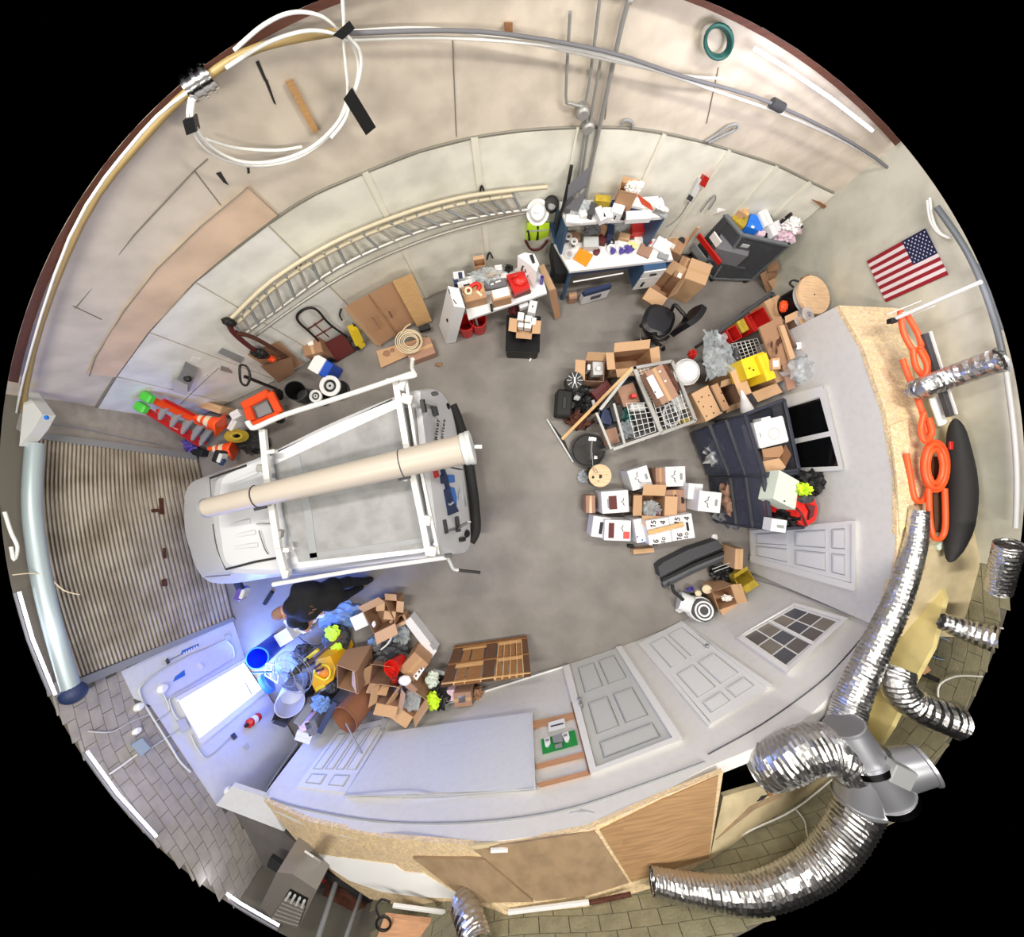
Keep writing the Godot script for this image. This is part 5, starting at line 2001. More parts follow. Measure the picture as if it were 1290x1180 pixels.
# ---------------------------------------------------------------- along the north wall, left
func northwest_things() -> void:
	var g := Geo.new()
	# stepladder with green feet
	var o := thing("stepladder", "orange fibreglass stepladder with green feet leaning in the northwest corner", "ladder", P(262, 550, 0))
	var A := [P(191, 503, 1.25), P(183, 516, 1.2)]
	var B := [P(268, 540, 0.25), P(252, 560, 0.2)]
	for k in 2:
		g = Geo.new()
		g.bar(A[k], B[k], 0.05, 0.09, UPV, 0.006)
		part(g, "rail", "orange" if k == 0 else "redpaint", o)
		g = Geo.new()
		g.bar(A[k] + Vector3(0.03, -0.14, -0.02), B[k] + Vector3(0.02, -0.1, -0.03), 0.04, 0.05, UPV, 0.006)
		part(g, "rear_rail", "redpaint", o)
		g = Geo.new()
		g.box(A[k] + (A[k] - B[k]).normalized() * 0.06, Vector3(0.16, 0.1, 0.13), YB(30), 0.02)
		part(g, "foot", "lime", o, "green rubber foot")
	for t in [0.2, 0.4, 0.6, 0.8, 0.97]:
		g = Geo.new()
		g.bar((A[0] as Vector3).lerp(B[0], t), (A[1] as Vector3).lerp(B[1], t), 0.1, 0.04)
		part(g, "step", "grey", o)
	for q in [[0.28, 0], [0.52, 0], [0.42, 1]]:
		g = Geo.new()
		var c := (A[q[1]] as Vector3).lerp(B[q[1]], q[0]) + Vector3(0, 0.06, 0)
		g.bar(c, c + ((B[0] - A[0]) as Vector3).normalized() * 0.16, 0.045, 0.006)
		part(g, "warning_label", "paper", o)
	for q in [["orange traffic cone with white bands lying beside the orange stepladder", 243, 524, 276, 535, 0.5], ["orange traffic cone lying on the floor in front of the van nose", 262, 565, 292, 566, 0.25]]:
		o = thing("traffic_cone", q[0], "traffic cone", P(q[3], q[4], 0))
		var a := P(q[3], q[4], q[5])
		var b := P(q[1], q[2], q[5] + 0.1)
		g = Geo.new()
		g.lathe(a, b, [Vector2(0, 0), Vector2(0.13, 0), Vector2(0.03, 1), Vector2(0, 1)], 18)
		part(g, "cone", "orange", o)
		for t in [[0.3, 0.5], [0.62, 0.76]]:
			g = Geo.new()
			g.lathe(a.lerp(b, t[0]), a.lerp(b, t[1]), [Vector2(0.134 - 0.1 * t[0], 0), Vector2(0.134 - 0.1 * t[1], 1)], 18)
			part(g, "white_band", "cream_rope", o)
		g = Geo.new()
		var ax := (b - a).normalized()
		g.lathe(a - ax * 0.03, a, [Vector2(0, 0), Vector2(0.2, 0), Vector2(0.2, 1), Vector2(0.1, 1)], 4)
		part(g, "base", "orange", o)
	lump("clear_bag", "purple-tinted clear plastic bag by the foot of the roll door", "bag", P(232, 563, 0.14), Vector3(.18, .13, .12), 0.4, 3, "purple")
	plain_box("white_bottle", "small black and white bottle beside the purple-tinted bag", "bottle", 247, 569, 14, 9, 0.15, 0.0, 15, "black")
	# pallet truck
	o = thing("pallet_truck", "orange pallet truck with black loop handle in front of the white wall boards", "pallet truck", P(330, 515, 0))
	g = Geo.new()
	for q in [[306, 512, 340, 494], [340, 494, 353, 520], [353, 522, 320, 536], [318, 530, 312, 514]]:
		g.bar(P(q[0], q[1], 0.45), P(q[2], q[3], 0.42), 0.13, 0.09, UPV, 0.025)
	part(g, "fork_frame", "orange", o)
	g = Geo.new()
	g.slab([P(318, 514, 0.35), P(336, 504, 0.35), P(343, 519, 0.35), P(323, 527, 0.35)], Vector3(0, -0.03, 0))
	part(g, "load_plate", "grey", o)
	g = Geo.new()
	g.bar(P(348, 490, 0.55), P(308, 474, 1.15), 0.04, 0.04)
	part(g, "drawbar", "black", o)
	g = Geo.new()
	g.tube(smoothed([P(303, 460, 1.35), P(311, 462, 1.35), P(315, 474, 1.3), P(311, 485, 1.25), P(304, 482, 1.25), P(302, 470, 1.32)], 4, true), 0.016, 6, true)
	part(g, "handle", "black", o, "black loop handle")
	for q in [[350, 497], [352, 526]]:
		g = Geo.new()
		g.lathe(P(q[0], q[1], 0.12) + Vector3(-.03, 0, 0), P(q[0], q[1], 0.12) + Vector3(.03, 0, 0), [Vector2(0, 0), Vector2(.1, 0), Vector2(.1, 1), Vector2(0, 1)], 14)
		part(g, "wheel", "black", o)
	carton("brown carton lying behind the orange cone against the boards", 264, 512, 30, 10, 0.35, 0.0, 18, "card3")
	carton("white and red paint box beside the orange pallet truck", 296, 522, 12, 10, 0.4, 0.0, -30, "whitecard", "paint_box")
	carton("small crumpled white box between the pallet truck and the yellow coil", 292, 535, 14, 7, 0.35, 0.0, -60, "whitecard", "paint_box")
	g = Geo.new()
	for r in 4:
		var ring := []
		for k in 18:
			ring.append(P(298 + (14 - r * 2.4) * cos(TAU * k / 18), 549 + (7 - r) * sin(TAU * k / 18), 0.3 + 0.03 * r))
		g.tube(ring, 0.025, 6, true)
	solo(g, "rope_coil", "olive", "coil of mustard yellow rope in front of the van roof rack", "rope")
	lump("dark_tarp", "dark bundled tarp on the floor next to the yellow rope coil", "tarp", P(318, 556, 0.1), Vector3(.3, .12, .2), 0.3, 5, "rubber")
	# bin and reels
	vessel("waste_bin", "black round waste bin between the pallet truck and the white-rimmed reels", "bin", P(384, 500, 0), P(372, 492, 0.5), 0.13, 0.16, "black")
	for q in [["small white-rimmed black reel touching the van rack rail", 398, 499, 8, 0.3], ["larger white-rimmed black reel beside the blue cooler", 416, 486, 13, 0.35]]:
		o = thing("cable_reel", q[0], "reel", P(q[1] + 3, q[2] + 3, 0))
		var c := P(q[1], q[2], q[4])
		var r: float = q[3] * mpp(0.3)
		g = Geo.new()
		g.lathe(c - Vector3(0, q[4], 0), c, [Vector2(0, 0), Vector2(r, 0), Vector2(r, 0.08), Vector2(r * 0.8, 0.1), Vector2(r * 0.8, 0.9), Vector2(r * 0.8, 0.95), Vector2(0, 0.95)], 22)
		part(g, "drum", "black", o)
		g = Geo.new()
		g.lathe(c - Vector3(0, 0.015, 0), c + Vector3(0, 0.015, 0), [Vector2(r * 0.62, 0), Vector2(r, 0), Vector2(r, 1), Vector2(r * 0.62, 1), Vector2(r * 0.62, 0)], 24)
		part(g, "rim", "whiteplastic", o)
		g = Geo.new()
		g.lathe(c - Vector3(0, 0.02, 0), c + Vector3(0, 0.012, 0), [Vector2(r * 0.12, 0), Vector2(r * 0.36, 0), Vector2(r * 0.36, 1), Vector2(r * 0.12, 1)], 16)
		part(g, "hub", "greylight", o)
	o = thing("cooler", "white cooler chest with a blue side standing by the reels", "cooler", P(410, 464, 0))
	var s := spot(404, 461, 24, 21, 0.38, 0.0, 30)
	g = Geo.new()
	g.box(s[0], s[1], s[2], 0.02)
	part(g, "chest", "blue", o)
	g = Geo.new()
	g.box(s[0] + Vector3(0, 0.2, 0) + s[2] * Vector3(-0.06, 0, 0), s[1] * Vector3(0.62, 0.12, 1.05), s[2], 0.015)
	part(g, "lid", "whiteplastic", o)
	# cardboard against the wall
	o = thing("cardboard_sheets", "brown folded cardboard leaning on the wall behind the pallet truck", "cardboard", P(345, 475, 0))
	for q in [[[308, 447, 1.05], [352, 430, 1.0], [381, 458, 0.2], [330, 482, 0.1], 0], [[330, 462, 0.75], [368, 450, 0.7], [372, 470, 0.1], [352, 482, 0.1], 1]]:
		g = Geo.new()
		var p := []
		for x in 4:
			p.append(P(q[x][0], q[x][1], q[x][2]) + Vector3(0, 0.03 * q[4], 0))
		g.slab(p, Vector3(0, -0.02, 0))
		part(g, "sheet", "card" if q[4] == 0 else "card2", o)
	o = thing("strap_bundle", "red-brown ratchet strap bundle hanging from the left end of the wall ladder", "straps", WN.at(Vector2(315, 430), 0.1))
	for q in [[[291, 397, 296, 410, 310, 424, 326, 436, 342, 444], "maroonpaint", 0.035], [[300, 412, 320, 418, 345, 432, 366, 446], "rustbrown", 0.03], [[312, 424, 322, 434, 336, 440], "redpaint", 0.02]]:
		g = Geo.new()
		g.tube(smoothed(on(WN, q[0], 0.14), 4), q[2], 7)
		part(g, "strap", q[1], o)
	g = Geo.new()
	g.blob(WN.at(Vector2(330, 438), 0.16), Vector3(.1, .11, .07), 0.2, 9)
	part(g, "grip", "black", o)
	g = Geo.new()
	g.blob(WN.at(Vector2(345, 445), 0.16), Vector3(.06, .06, .05), 0.2, 10)
	part(g, "buckle", "orange", o)
	g = Geo.new()
	g.blob(WN.at(Vector2(292, 399), 0.14), Vector3(.07, .08, .05), 0.15, 10)
	part(g, "end_knob", "black", o)
	o = carton("brown carton with a white label beside the maroon hand truck", 392, 434, 24, 24, 0.5, 0.0, -15, "card2")
	sticker(o, 391, 430, 7, 10, 0.5, -12)
	# hand truck
	o = thing("hand_truck", "maroon hand truck with looped tube frame leaning on the wall", "hand truck", P(428, 440, 0))
	var hp := func(x: float, y: float, h: float) -> Vector3: return P(x, y, h)
	g = Geo.new()
	g.tube(smoothed([P(412, 440, 0.2), P(392, 420, 0.75), P(376, 405, 1.15), P(376, 395, 1.28), P(388, 388, 1.3), P(400, 391, 1.2), P(415, 408, 0.75), P(437, 424, 0.25)], 5), 0.018, 8)
	part(g, "frame", "black", o)
	for q in [[386, 416, 0.85, 407, 402, 0.9], [396, 425, 0.6, 418, 412, 0.6], [396, 408, 0.9, 414, 424, 0.5]]:
		g = Geo.new()
		g.tube([P(q[0], q[1], q[2]), P(q[3], q[4], q[5])], 0.012, 6)
		part(g, "crosspiece", "maroonpaint", o)
	g = Geo.new()
	g.slab([P(408, 432, 0.35), P(432, 420, 0.35), P(447, 442, 0.06), P(424, 455, 0.06)], Vector3(0, -0.03, 0))
	part(g, "toe_plate", "maroonpaint", o)
	for q in [[414, 449], [446, 434]]:
		g = Geo.new()
		g.lathe(P(q[0], q[1], 0.12), P(q[0] + 5, q[1] - 2, 0.12), [Vector2(0, 0), Vector2(.11, 0), Vector2(.11, 1), Vector2(0, 1)], 14)
		part(g, "wheel", "black", o)
	o = thing("yellow_case", "yellow plastic case with black edge standing beside the hand truck", "case", P(448, 428, 0))
	g = Geo.new()
	g.slab([P(437, 411, 0.75), P(445, 408, 0.75), P(455, 430, 0.2), P(448, 436, 0.2)], Vector3(0.02, -0.14, 0.02))
	part(g, "shell", "yellow", o)
	g = Geo.new()
	g.tube(line_of([445, 408, 0.74, 452, 416, 0.5, 457, 431, 0.18]), 0.02, 6)
	part(g, "edge", "black", o)
	# big flattened cartons
	o = thing("flat_cartons", "big flattened cartons leaning upright on the wall left of the table", "cardboard", P(512, 425, 0))
	for q in [[[438, 384, 1.22], [497, 353, 1.25], [527, 403, 0.1], [479, 435, 0.1], "card"], [[494, 354, 1.3], [519, 344, 1.3], [544, 404, 0.06], [526, 412, 0.06], "pinelight"], [[433, 388, 1.1], [442, 384, 1.15], [481, 437, 0.05], [472, 434, 0.05], "card3"]]:
		g = Geo.new()
		g.slab([P(q[0][0], q[0][1], q[0][2]), P(q[1][0], q[1][1], q[1][2]), P(q[2][0], q[2][1], q[2][2]), P(q[3][0], q[3][1], q[3][2])], Vector3(-0.01, -0.04, -0.02))
		part(g, "sheet", q[4], o)
	g = Geo.new()
	g.bar(P(464, 371, 1.225), P(500, 421, 0.13), 0.012, 0.012)
	part(g, "fold_line", "card2", o)
	for q in [[468, 398, 479, 414], [490, 391, 494, 400]]:
		g = Geo.new()
		g.bar(P(q[0], q[1], 0.92), P(q[2], q[3], 0.55), 0.012, 0.03)
		part(g, "print_line", "card2", o)
	o = thing("floor_cardboard", "flat brown cardboard lying on the floor under the white cable coil", "cardboard", P(505, 445, 0))
	g = Geo.new()
	g.slab([P(474, 442, 0.05), P(535, 424, 0.12), P(540, 436, 0.1), P(480, 463, 0.05)], Vector3(0, -0.03, 0))
	part(g, "sheet", "card3", o)
	for q in [[487, 445, 0.06], [494, 441, 0.04]]:
		g = Geo.new()
		g.blob(P(q[0], q[1], 0.075), Vector3(q[2], 0.006, q[2] * 0.8), 0.2, 3)
		part(g, "stain_patch", "card2", o)
	carton("reddish brown low carton under the white cable coil", 529, 440, 34, 22, 0.2, 0.0, -20, "cardpink")
	g = Geo.new()
	for r in 6:
		var ring := []
		for k in 22:
			ring.append(P(516 + (r % 3) - 1 + (17 - r * 1.7) * cos(TAU * k / 22), 430 + (15 - r * 1.6) * sin(TAU * k / 22), 0.3 + 0.02 * (r % 4)))
		g.tube(ring, 0.009, 6, true)
	g.tube(smoothed(line_of([505, 420, 0.34, 511, 412, 0.36, 517, 408, 0.34]), 4), 0.009, 6)
	solo(g, "cable_hank", "cream_rope", "loose coil of cream cable on the cardboard behind the van", "cable")
	plain_box("dark_tool", "dark tool beside the cream cable coil at the cardboard edge", "tool", 534, 412, 14, 6, 0.1, 0.1, -15, "rubber")
	lump("debris", "small brown debris on the floor behind the van bumper", "debris", P(553, 459, 0.02), Vector3(.06, .02, .03), 0.4, 7, "card2")

# ---------------------------------------------------------------- folding table
func table_things() -> void:
	var H := 0.74
	var o := thing("folding_table", "white plastic folding table crowded with boxes against the north wall", "table", P(640, 395, 0))
	var g := Geo.new()
	var c := line_of([590, 402, H, 689, 369, H, 680, 333, H, 578, 350, H])
	g.slab(c, Vector3(0, -0.05, 0))
	part(g, "tabletop", "whiteplastic", o)
	for k in 4:
		var p: Vector3 = c[k].lerp(c[(k + 2) % 4], 0.09)
		g = Geo.new()
		g.tube([p - Vector3(0, 0.05, 0), Vector3(p.x, 0, p.z)], 0.018, 8)
		part(g, "leg", "grey", o)
	o = thing("tall_white_carton", "tall white carton with dark hand slots at the left end of the folding table", "box", P(566, 420, 0))
	var tp := line_of([564, 360, 1.12, 578, 363, 1.12, 586, 388, 1.12, 572, 386, 1.12])
	var bt := line_of([553, 410, 0.02, 562, 413, 0.02, 574, 431, 0.02, 562, 433, 0.02])
	g = Geo.new()
	g.hexa([bt[0], bt[1], bt[2], bt[3], tp[0], tp[1], tp[2], tp[3]])
	part(g, "body", "whitecard", o)
	for q in [[565, 364, 567, 370], [571, 377, 575, 383]]:
		g = Geo.new()
		g.bar(P(q[0], q[1], 1.125), P(q[2], q[3], 1.125), 0.012, 0.01)
		part(g, "lid_slot", "black", o)
	g = Geo.new()
	g.blob((tp[0] + tp[3] + bt[0] + bt[3]) * 0.25 + Vector3(0.02, 0, 0.055), Vector3(.02, .07, .02), 0.0)
	part(g, "hand_slot", "black", o)
	# under the table
	for q in [["left red bucket under the folding table", 586, 406], ["right red bucket under the folding table", 602, 402]]:
		vessel("red_bucket", q[0], "bucket", P(q[1] + 2, q[2] + 12, 0), P(q[1], q[2], 0.38), 0.12, 0.14, "redpaint", "red buckets under the table")
	o = thing("black_case", "black case on the floor in front of the folding table", "case", P(659, 430, 0))
	var s := spot(659, 420, 42, 44, 0.42, 0.0, 2)
	g = Geo.new()
	g.box(s[0], s[1], s[2], 0.03)
	part(g, "body", "black", o)
	g = Geo.new()
	g.box(s[0] + Vector3(0, 0.2, 0), s[1] * Vector3(1.03, 0.06, 1.03), s[2], 0.02)
	part(g, "lid", "blackgloss", o)
	open_box("open tan carton packed with white boxes on the black case", 661, 411, 20, 17, 0.16, 0.43, 5, [8, 30, 12, null], "card3", "open_carton", 0.6)
	for q in [[656, 396, 8, 10, "back left"], [666, 399, 9, 8, "back middle"], [656, 407, 7, 6, "front left"], [665, 408, 9, 6, "front middle"], [672, 402, 7, 9, "far right"]]:
		plain_box("white_carton", "small white box, %s one of five in the tan carton on the black case" % q[4], "box", q[0], q[1] + 2, q[2], q[3], 0.14, 0.46, 8, "paper", "small white boxes in the tan carton")
	o = carton("white box with black dots half under the folding table", 671, 386, 10, 15, 0.2, 0.45, 12, "whitecard", "white_carton")
	sticker(o, 671, 386, 2, 2, 0.65, 0, "black", "dot")
	plain_box("white_carton", "flat white box slipped under the front edge of the folding table", "box", 660, 384, 12, 5, 0.1, 0.5, -20, "whitecard")
	lump("red_bag", "dark red bag under the folding table beside the black case", "bag", P(647, 390, 0.35), Vector3(.09, .1, .1), 0.2, 4, "maroon")
	plank("white_stick", "white stick lying on the floor by the black case", "stick", P(667, 455, 0.02), P(671, 447, 0.03), 0.03, 0.02, "paper")
	o = thing("leaning_board", "tan cardboard strip leaning on the right end of the folding table", "cardboard", P(697, 392, 0))
	g = Geo.new()
	g.slab(line_of([679, 337, 0.85, 684, 332, 0.88, 699, 363, 0.55, 691, 366, 0.55]), Vector3(0.02, -0.02, 0))
	part(g, "upper_fold", "card3", o)
	g = Geo.new()
	g.slab(line_of([691, 366, 0.55, 699, 362, 0.55, 705, 398, 0.05, 699, 402, 0.05]), Vector3(0.02, -0.02, 0))
	part(g, "lower_fold", "card2", o)
	# on the table
	o = carton("blue and white packaged box at the back left of the folding table", 578, 346, 14, 9, 0.12, H, -8, "whitecard", "product_box")
	sticker(o, 580, 347, 5, 8, H + .12, -8, "navy", "print")
	o = carton("white box with black slot behind the tan cartons on the table", 586, 357, 19, 8, 0.14, H, -14, "whitecard", "product_box")
	sticker(o, 588, 359, 8, 2, H + .14, -14, "ink", "slot")
	carton("blue box squeezed at the back left of the folding table", 574, 354, 6, 8, 0.1, H, -10, "navy", "product_box")
	o = carton("tan carton with a red and white label roll on top at the table front", 597, 368, 28, 20, 0.22, H, -14, "card")
	sticker(o, 600, 389, 14, 4, H + 0.005, -12)
	g = Geo.new()
	g.tube(smoothed(line_of([590, 365, .99, 594, 360, 1.0, 600, 357, 1.0, 604, 360, .99, 602, 365, .98]), 3), 0.03, 7)
	solo(g, "red_roll", "red", "red and white rolled netting on the tan carton", "roll")
	g = Geo.new()
	g.lathe(P(591, 368, .965), P(590, 366, 1.02), [Vector2(0.03, 0), Vector2(0.06, 0), Vector2(0.06, 1), Vector2(0.03, 1)], 16)
	solo(g, "tape_roll", "cream_rope", "cream tape roll on the tan carton with the red netting", "tape")
	plank("pale_stick", "pale wooden handle on the tan carton beside the red netting", "handle", P(601, 367, .975), P(607, 373, .975), 0.04, 0.03, "cream_rope")
	o = carton("tan carton with a wide white label at the middle table front", 631, 370, 24, 14, 0.22, H, -14, "card")
	sticker(o, 631, 369, 21, 11, H + .22, -14)
	plain_box("black_clip", "black clip standing between the two tan cartons", "clip", 619, 386, 3, 8, 0.08, H, -10, "black")
	o = thing("tool_tray", "grey tray holding three small white packets on the table", "tray", P(624, 358, H))
	s = spot(624, 357, 28, 11, 0.07, H, -8)
	g = Geo.new()
	g.box(s[0], s[1], s[2], 0.01)
	part(g, "tray", "fabricgrey", o)
	for q in [[620, 358], [626, 355], [629, 354]]:
		g = Geo.new()
		g.box(P(q[0], q[1], H + .09), Vector3(.05, .02, .025), YB(-20))
		part(g, "packet", "paper", o)
	lump("plastic_bundle", "crumpled clear plastic wrap in the middle of the folding table", "plastic wrap", P(612, 348, H + .08), Vector3(.2, .09, .1), 0.5, 11, "plasticbag")
	open_box("small tan box at the back of the table beside the plastic wrap", 604, 331, 14, 9, 0.16, H, -10, [null, 60, null, 40], "card")
	o = carton("low tan box behind the plastic wrap on the table", 621, 342, 18, 9, 0.08, H, -12, "card3")
	carton("small white and red carton at the table back near the black tool", 628, 337, 9, 7, 0.1, H, -10, "whitecard", "product_box")
	lump("black_tool", "black power tool at the table back left of the red machine", "tool", P(641, 338, H + .06), Vector3(.06, .06, .05), 0.3, 12, "black")
	g = Geo.new()
	g.tube(smoothed(line_of([657, 341, .95, 659, 335, 1.0, 662, 337, .98, 662, 343, .92]), 4), 0.012, 6)
	solo(g, "loop_tool", "rubber", "grey looped tool standing behind the red machine", "tool")
	o = thing("red_machine", "bright red toolbox-like machine at the right of the folding table", "machine", P(653, 356, H))
	g = Geo.new()
	g.slab(line_of([638, 346, .92, 660, 341, .92, 668, 362, .92, 648, 370, .92]), Vector3(0, -0.16, 0))
	part(g, "body", "redpaint", o)
	g = Geo.new()
	g.blob(P(655, 353, .93), Vector3(.11, .06, .09), 0.05, 2)
	part(g, "lid", "red", o)
	g = Geo.new()
	g.tube(smoothed(line_of([643, 350, .95, 650, 347, 1.0, 658, 345, .95]), 4), 0.018, 7)
	part(g, "handle", "redpaint", o)
	g = Geo.new()
	g.slab(line_of([646, 367, .86, 666, 361, .86, 669, 366, .84, 649, 373, .84]), Vector3(0, -0.08, 0))
	part(g, "drawer", "maroon", o)
	for q in [[650, 369], [656, 367], [662, 365]]:
		g = Geo.new()
		g.blob(P(q[0], q[1], .87), Vector3(.015, .015, .015), 0.0)
		part(g, "stud", "pink", o)
	o = thing("white_jug", "tall white plastic container with a dark slot at the right end of the table", "container", P(668, 335, H))
	g = Geo.new()
	var r1 := line_of([652, 322, 1.12, 661, 318, 1.15, 673, 320, 1.14, 679, 332, 1.1, 676, 342, 1.05, 668, 334, 1.08])
	var r0 := []
	for q in r1:
		r0.append(Vector3(q.x * 0.98, H, q.z * 0.97 + 0.02))
	rings_to(g, [r1, r0])
	part(g, "body", "whiteplastic", o)
	g = Geo.new()
	g.slab(line_of([667, 321, 1.16, 671, 320, 1.16, 674, 330, 1.14, 671, 331, 1.14]), Vector3(0, -0.02, 0))
	part(g, "slot", "black", o)
	film("white_sack", "white plastic sack slumped between the red machine and the white container", "bag", [655, 322, 668, 330, 676, 356, 662, 350], [1.0, 1.0, .8, .85], 0.05, 21, "whiteplastic", 8)
	vessel("purple_bottle", "purple spray bottle at the right edge of the table", "bottle", P(682, 357, H), P(683, 349, .9), 0.03, 0.025, "purple")

# ---------------------------------------------------------------- workbench
func bench_things() -> void:
	var H := 0.95
	var S := 1.62
	var o := thing("workbench", "blue steel workbench with white top, upper shelf and drawers, covered in parts", "workbench", P(770, 350, 0))
	var g := Geo.new()
	g.slab(line_of([718, 342, H, 848, 327, H, 840, 300, H, 698, 307, H]), Vector3(0, -0.05, 0))
	part(g, "worktop", "benchtop", o)
	var sh := line_of([714, 282, S, 836, 273, S, 829, 247, S, 702, 254, S])
	g = Geo.new()
	g.slab(sh, Vector3(0, -0.05, 0))
	part(g, "upper_shelf", "benchtop", o)
	for k in [[sh[1], sh[2], 0.0], [sh[0], sh[3], 0.0]]:
		g = Geo.new()
		var a: Vector3 = k[0] - Vector3(0, 0.05, 0)
		var b: Vector3 = k[1] - Vector3(0, 0.05, 0)
		g.hexa([Vector3(a.x, H, a.z), Vector3(b.x, H, b.z), Vector3(b.x + .03, H, b.z), Vector3(a.x + .03, H, a.z), a, b, b + Vector3(.03, 0, 0), a + Vector3(.03, 0, 0)])
		part(g, "side_panel", "steelblue", o)
	g = Geo.new()
	g.slab(line_of([693, 281, 1.25, 709, 281, 1.25, 711, 306, 0.95, 699, 308, 0.95]), Vector3(0.0, -0.06, -0.02))
	part(g, "end_guard", "steelblue", o)
	for q in [[719, 340], [845, 326], [702, 309], [838, 302]]:
		g = Geo.new()
		var p := P(q[0], q[1], H - 0.05)
		g.bar(p, Vector3(p.x, 0, p.z), 0.07, 0.05, Vector3(1, 0, 0))
		part(g, "leg", "steelblue", o)
	var tv := line_of([812, 341, .9, 840, 337, .9, 834, 311, .9, 806, 315, .9])
	g = Geo.new()
	g.hexa([tv[0] - Vector3(0, .55, 0), tv[1] - Vector3(0, .55, 0), tv[2] - Vector3(0, .55, 0), tv[3] - Vector3(0, .55, 0), tv[0], tv[1], tv[2], tv[3]])
	part(g, "drawer_cabinet", "steelblue", o)
	for k in 2:
		g = Geo.new()
		var y0: float = [0.88, 0.70][k]
		var y1: float = [0.73, 0.36][k]
		var a: Vector3 = tv[0] + Vector3(0, 0, .02)
		var b: Vector3 = tv[1] + Vector3(0, 0, .02)
		g.hexa([Vector3(a.x, y1, a.z), Vector3(b.x, y1, b.z), Vector3(b.x, y1, b.z - .03), Vector3(a.x, y1, a.z - .03), Vector3(a.x, y0, a.z), Vector3(b.x, y0, b.z), Vector3(b.x, y0, b.z - .03), Vector3(a.x, y0, a.z - .03)])
		var dr := part(g, "drawer", "benchtop", o)
		g = Geo.new()
		var m := a.lerp(b, 0.5 if k == 0 else 0.3)
		g.box(Vector3(m.x, (y0 + y1) * 0.5, m.z + .012), Vector3(0.1, 0.035, 0.02) if k == 0 else Vector3(0.035, 0.12, 0.02), YB(-7))
		part(g, "pull", "black", dr)
	g = Geo.new()
	g.tube(line_of([722, 355, .7, 785, 344, .7]), 0.012, 6)
	part(g, "rail", "trim", o)
	g = Geo.new()
	g.slab(line_of([717, 345, .86, 805, 334, .86, 806, 322, .86, 716, 330, .86]), Vector3(0, -0.06, 0))
	part(g, "apron", "navy", o)
	o = thing("fabric_screen", "two grey fabric panels on a black pole standing at the left of the workbench", "panel", P(716, 300, 0))
	for q in [[[716, 233, 2.1], [743, 209, 2.25], [738, 234, 2.0], [714, 251, 1.9]], [[712, 262, 1.9], [739, 238, 2.0], [733, 255, 1.8], [728, 266, 1.7]], [[712, 250, 1.85], [722, 247, 1.85], [714, 283, 1.45], [703, 277, 1.45]]]:
		g = Geo.new()
		g.slab([P(q[0][0], q[0][1], q[0][2]), P(q[1][0], q[1][1], q[1][2]), P(q[2][0], q[2][1], q[2][2]), P(q[3][0], q[3][1], q[3][2])], Vector3(0.01, -0.025, -0.01))
		part(g, "panel", "fabricgrey", o)
	g = Geo.new()
	g.tube(line_of([720, 208, 2.2, 714, 240, 2.0, 709, 262, 1.75, 703, 276, 1.5, 700, 300, 1.0]), 0.022, 7)
	part(g, "pole", "black", o)
	g = Geo.new()
	g.slab(line_of([694, 306, .93, 706, 308, .93, 718, 345, .6, 700, 345, .6]), Vector3(0, -0.3, 0))
	solo(g, "black_bag", "black", "black bag hanging at the left side of the workbench", "bag")
	# boxes under the bench
	o = thing("display_box", "flat white and blue boxed product standing under the workbench", "box", P(752, 378, 0))
	var t4 := line_of([737, 370, .42, 771, 360, .42, 769, 357, .42, 734, 366, .42])
	g = Geo.new()
	var b4 := line_of([731, 380, .03, 764, 370, .03, 762, 366, .03, 729, 376, .03])
	b4[0] = P(732, 384, .03)
	b4[1] = P(764, 374, .03)
	g.hexa([b4[0], b4[1], b4[2], b4[3], t4[0], t4[1], t4[2], t4[3]])
	part(g, "body", "whitecard", o)
	g = Geo.new()
	g.hexa([t4[0] + Vector3(0, -.1, .006), t4[1] + Vector3(0, -.1, .006), t4[2] + Vector3(0, -.1, -.004), t4[3] + Vector3(0, -.1, -.004), t4[0] + Vector3(0, .006, .006), t4[1] + Vector3(0, .006, .006), t4[2] + Vector3(0, .006, -.004), t4[3] + Vector3(0, .006, -.004)])
	part(g, "blue_band", "navy", o)
	g = Geo.new()
	var mm: Vector3 = (b4[0] + b4[1] + t4[0] + t4[1]) * 0.25
	g.box(mm + Vector3(0, -.02, .012), Vector3(.18, .09, .02), YB(-16), .02)
	part(g, "picture_print", "charcoal", o)
	carton("small red and brown box under the left leg of the workbench", 722, 372, 10, 8, 0.2, 0.0, -10, "cardpink")
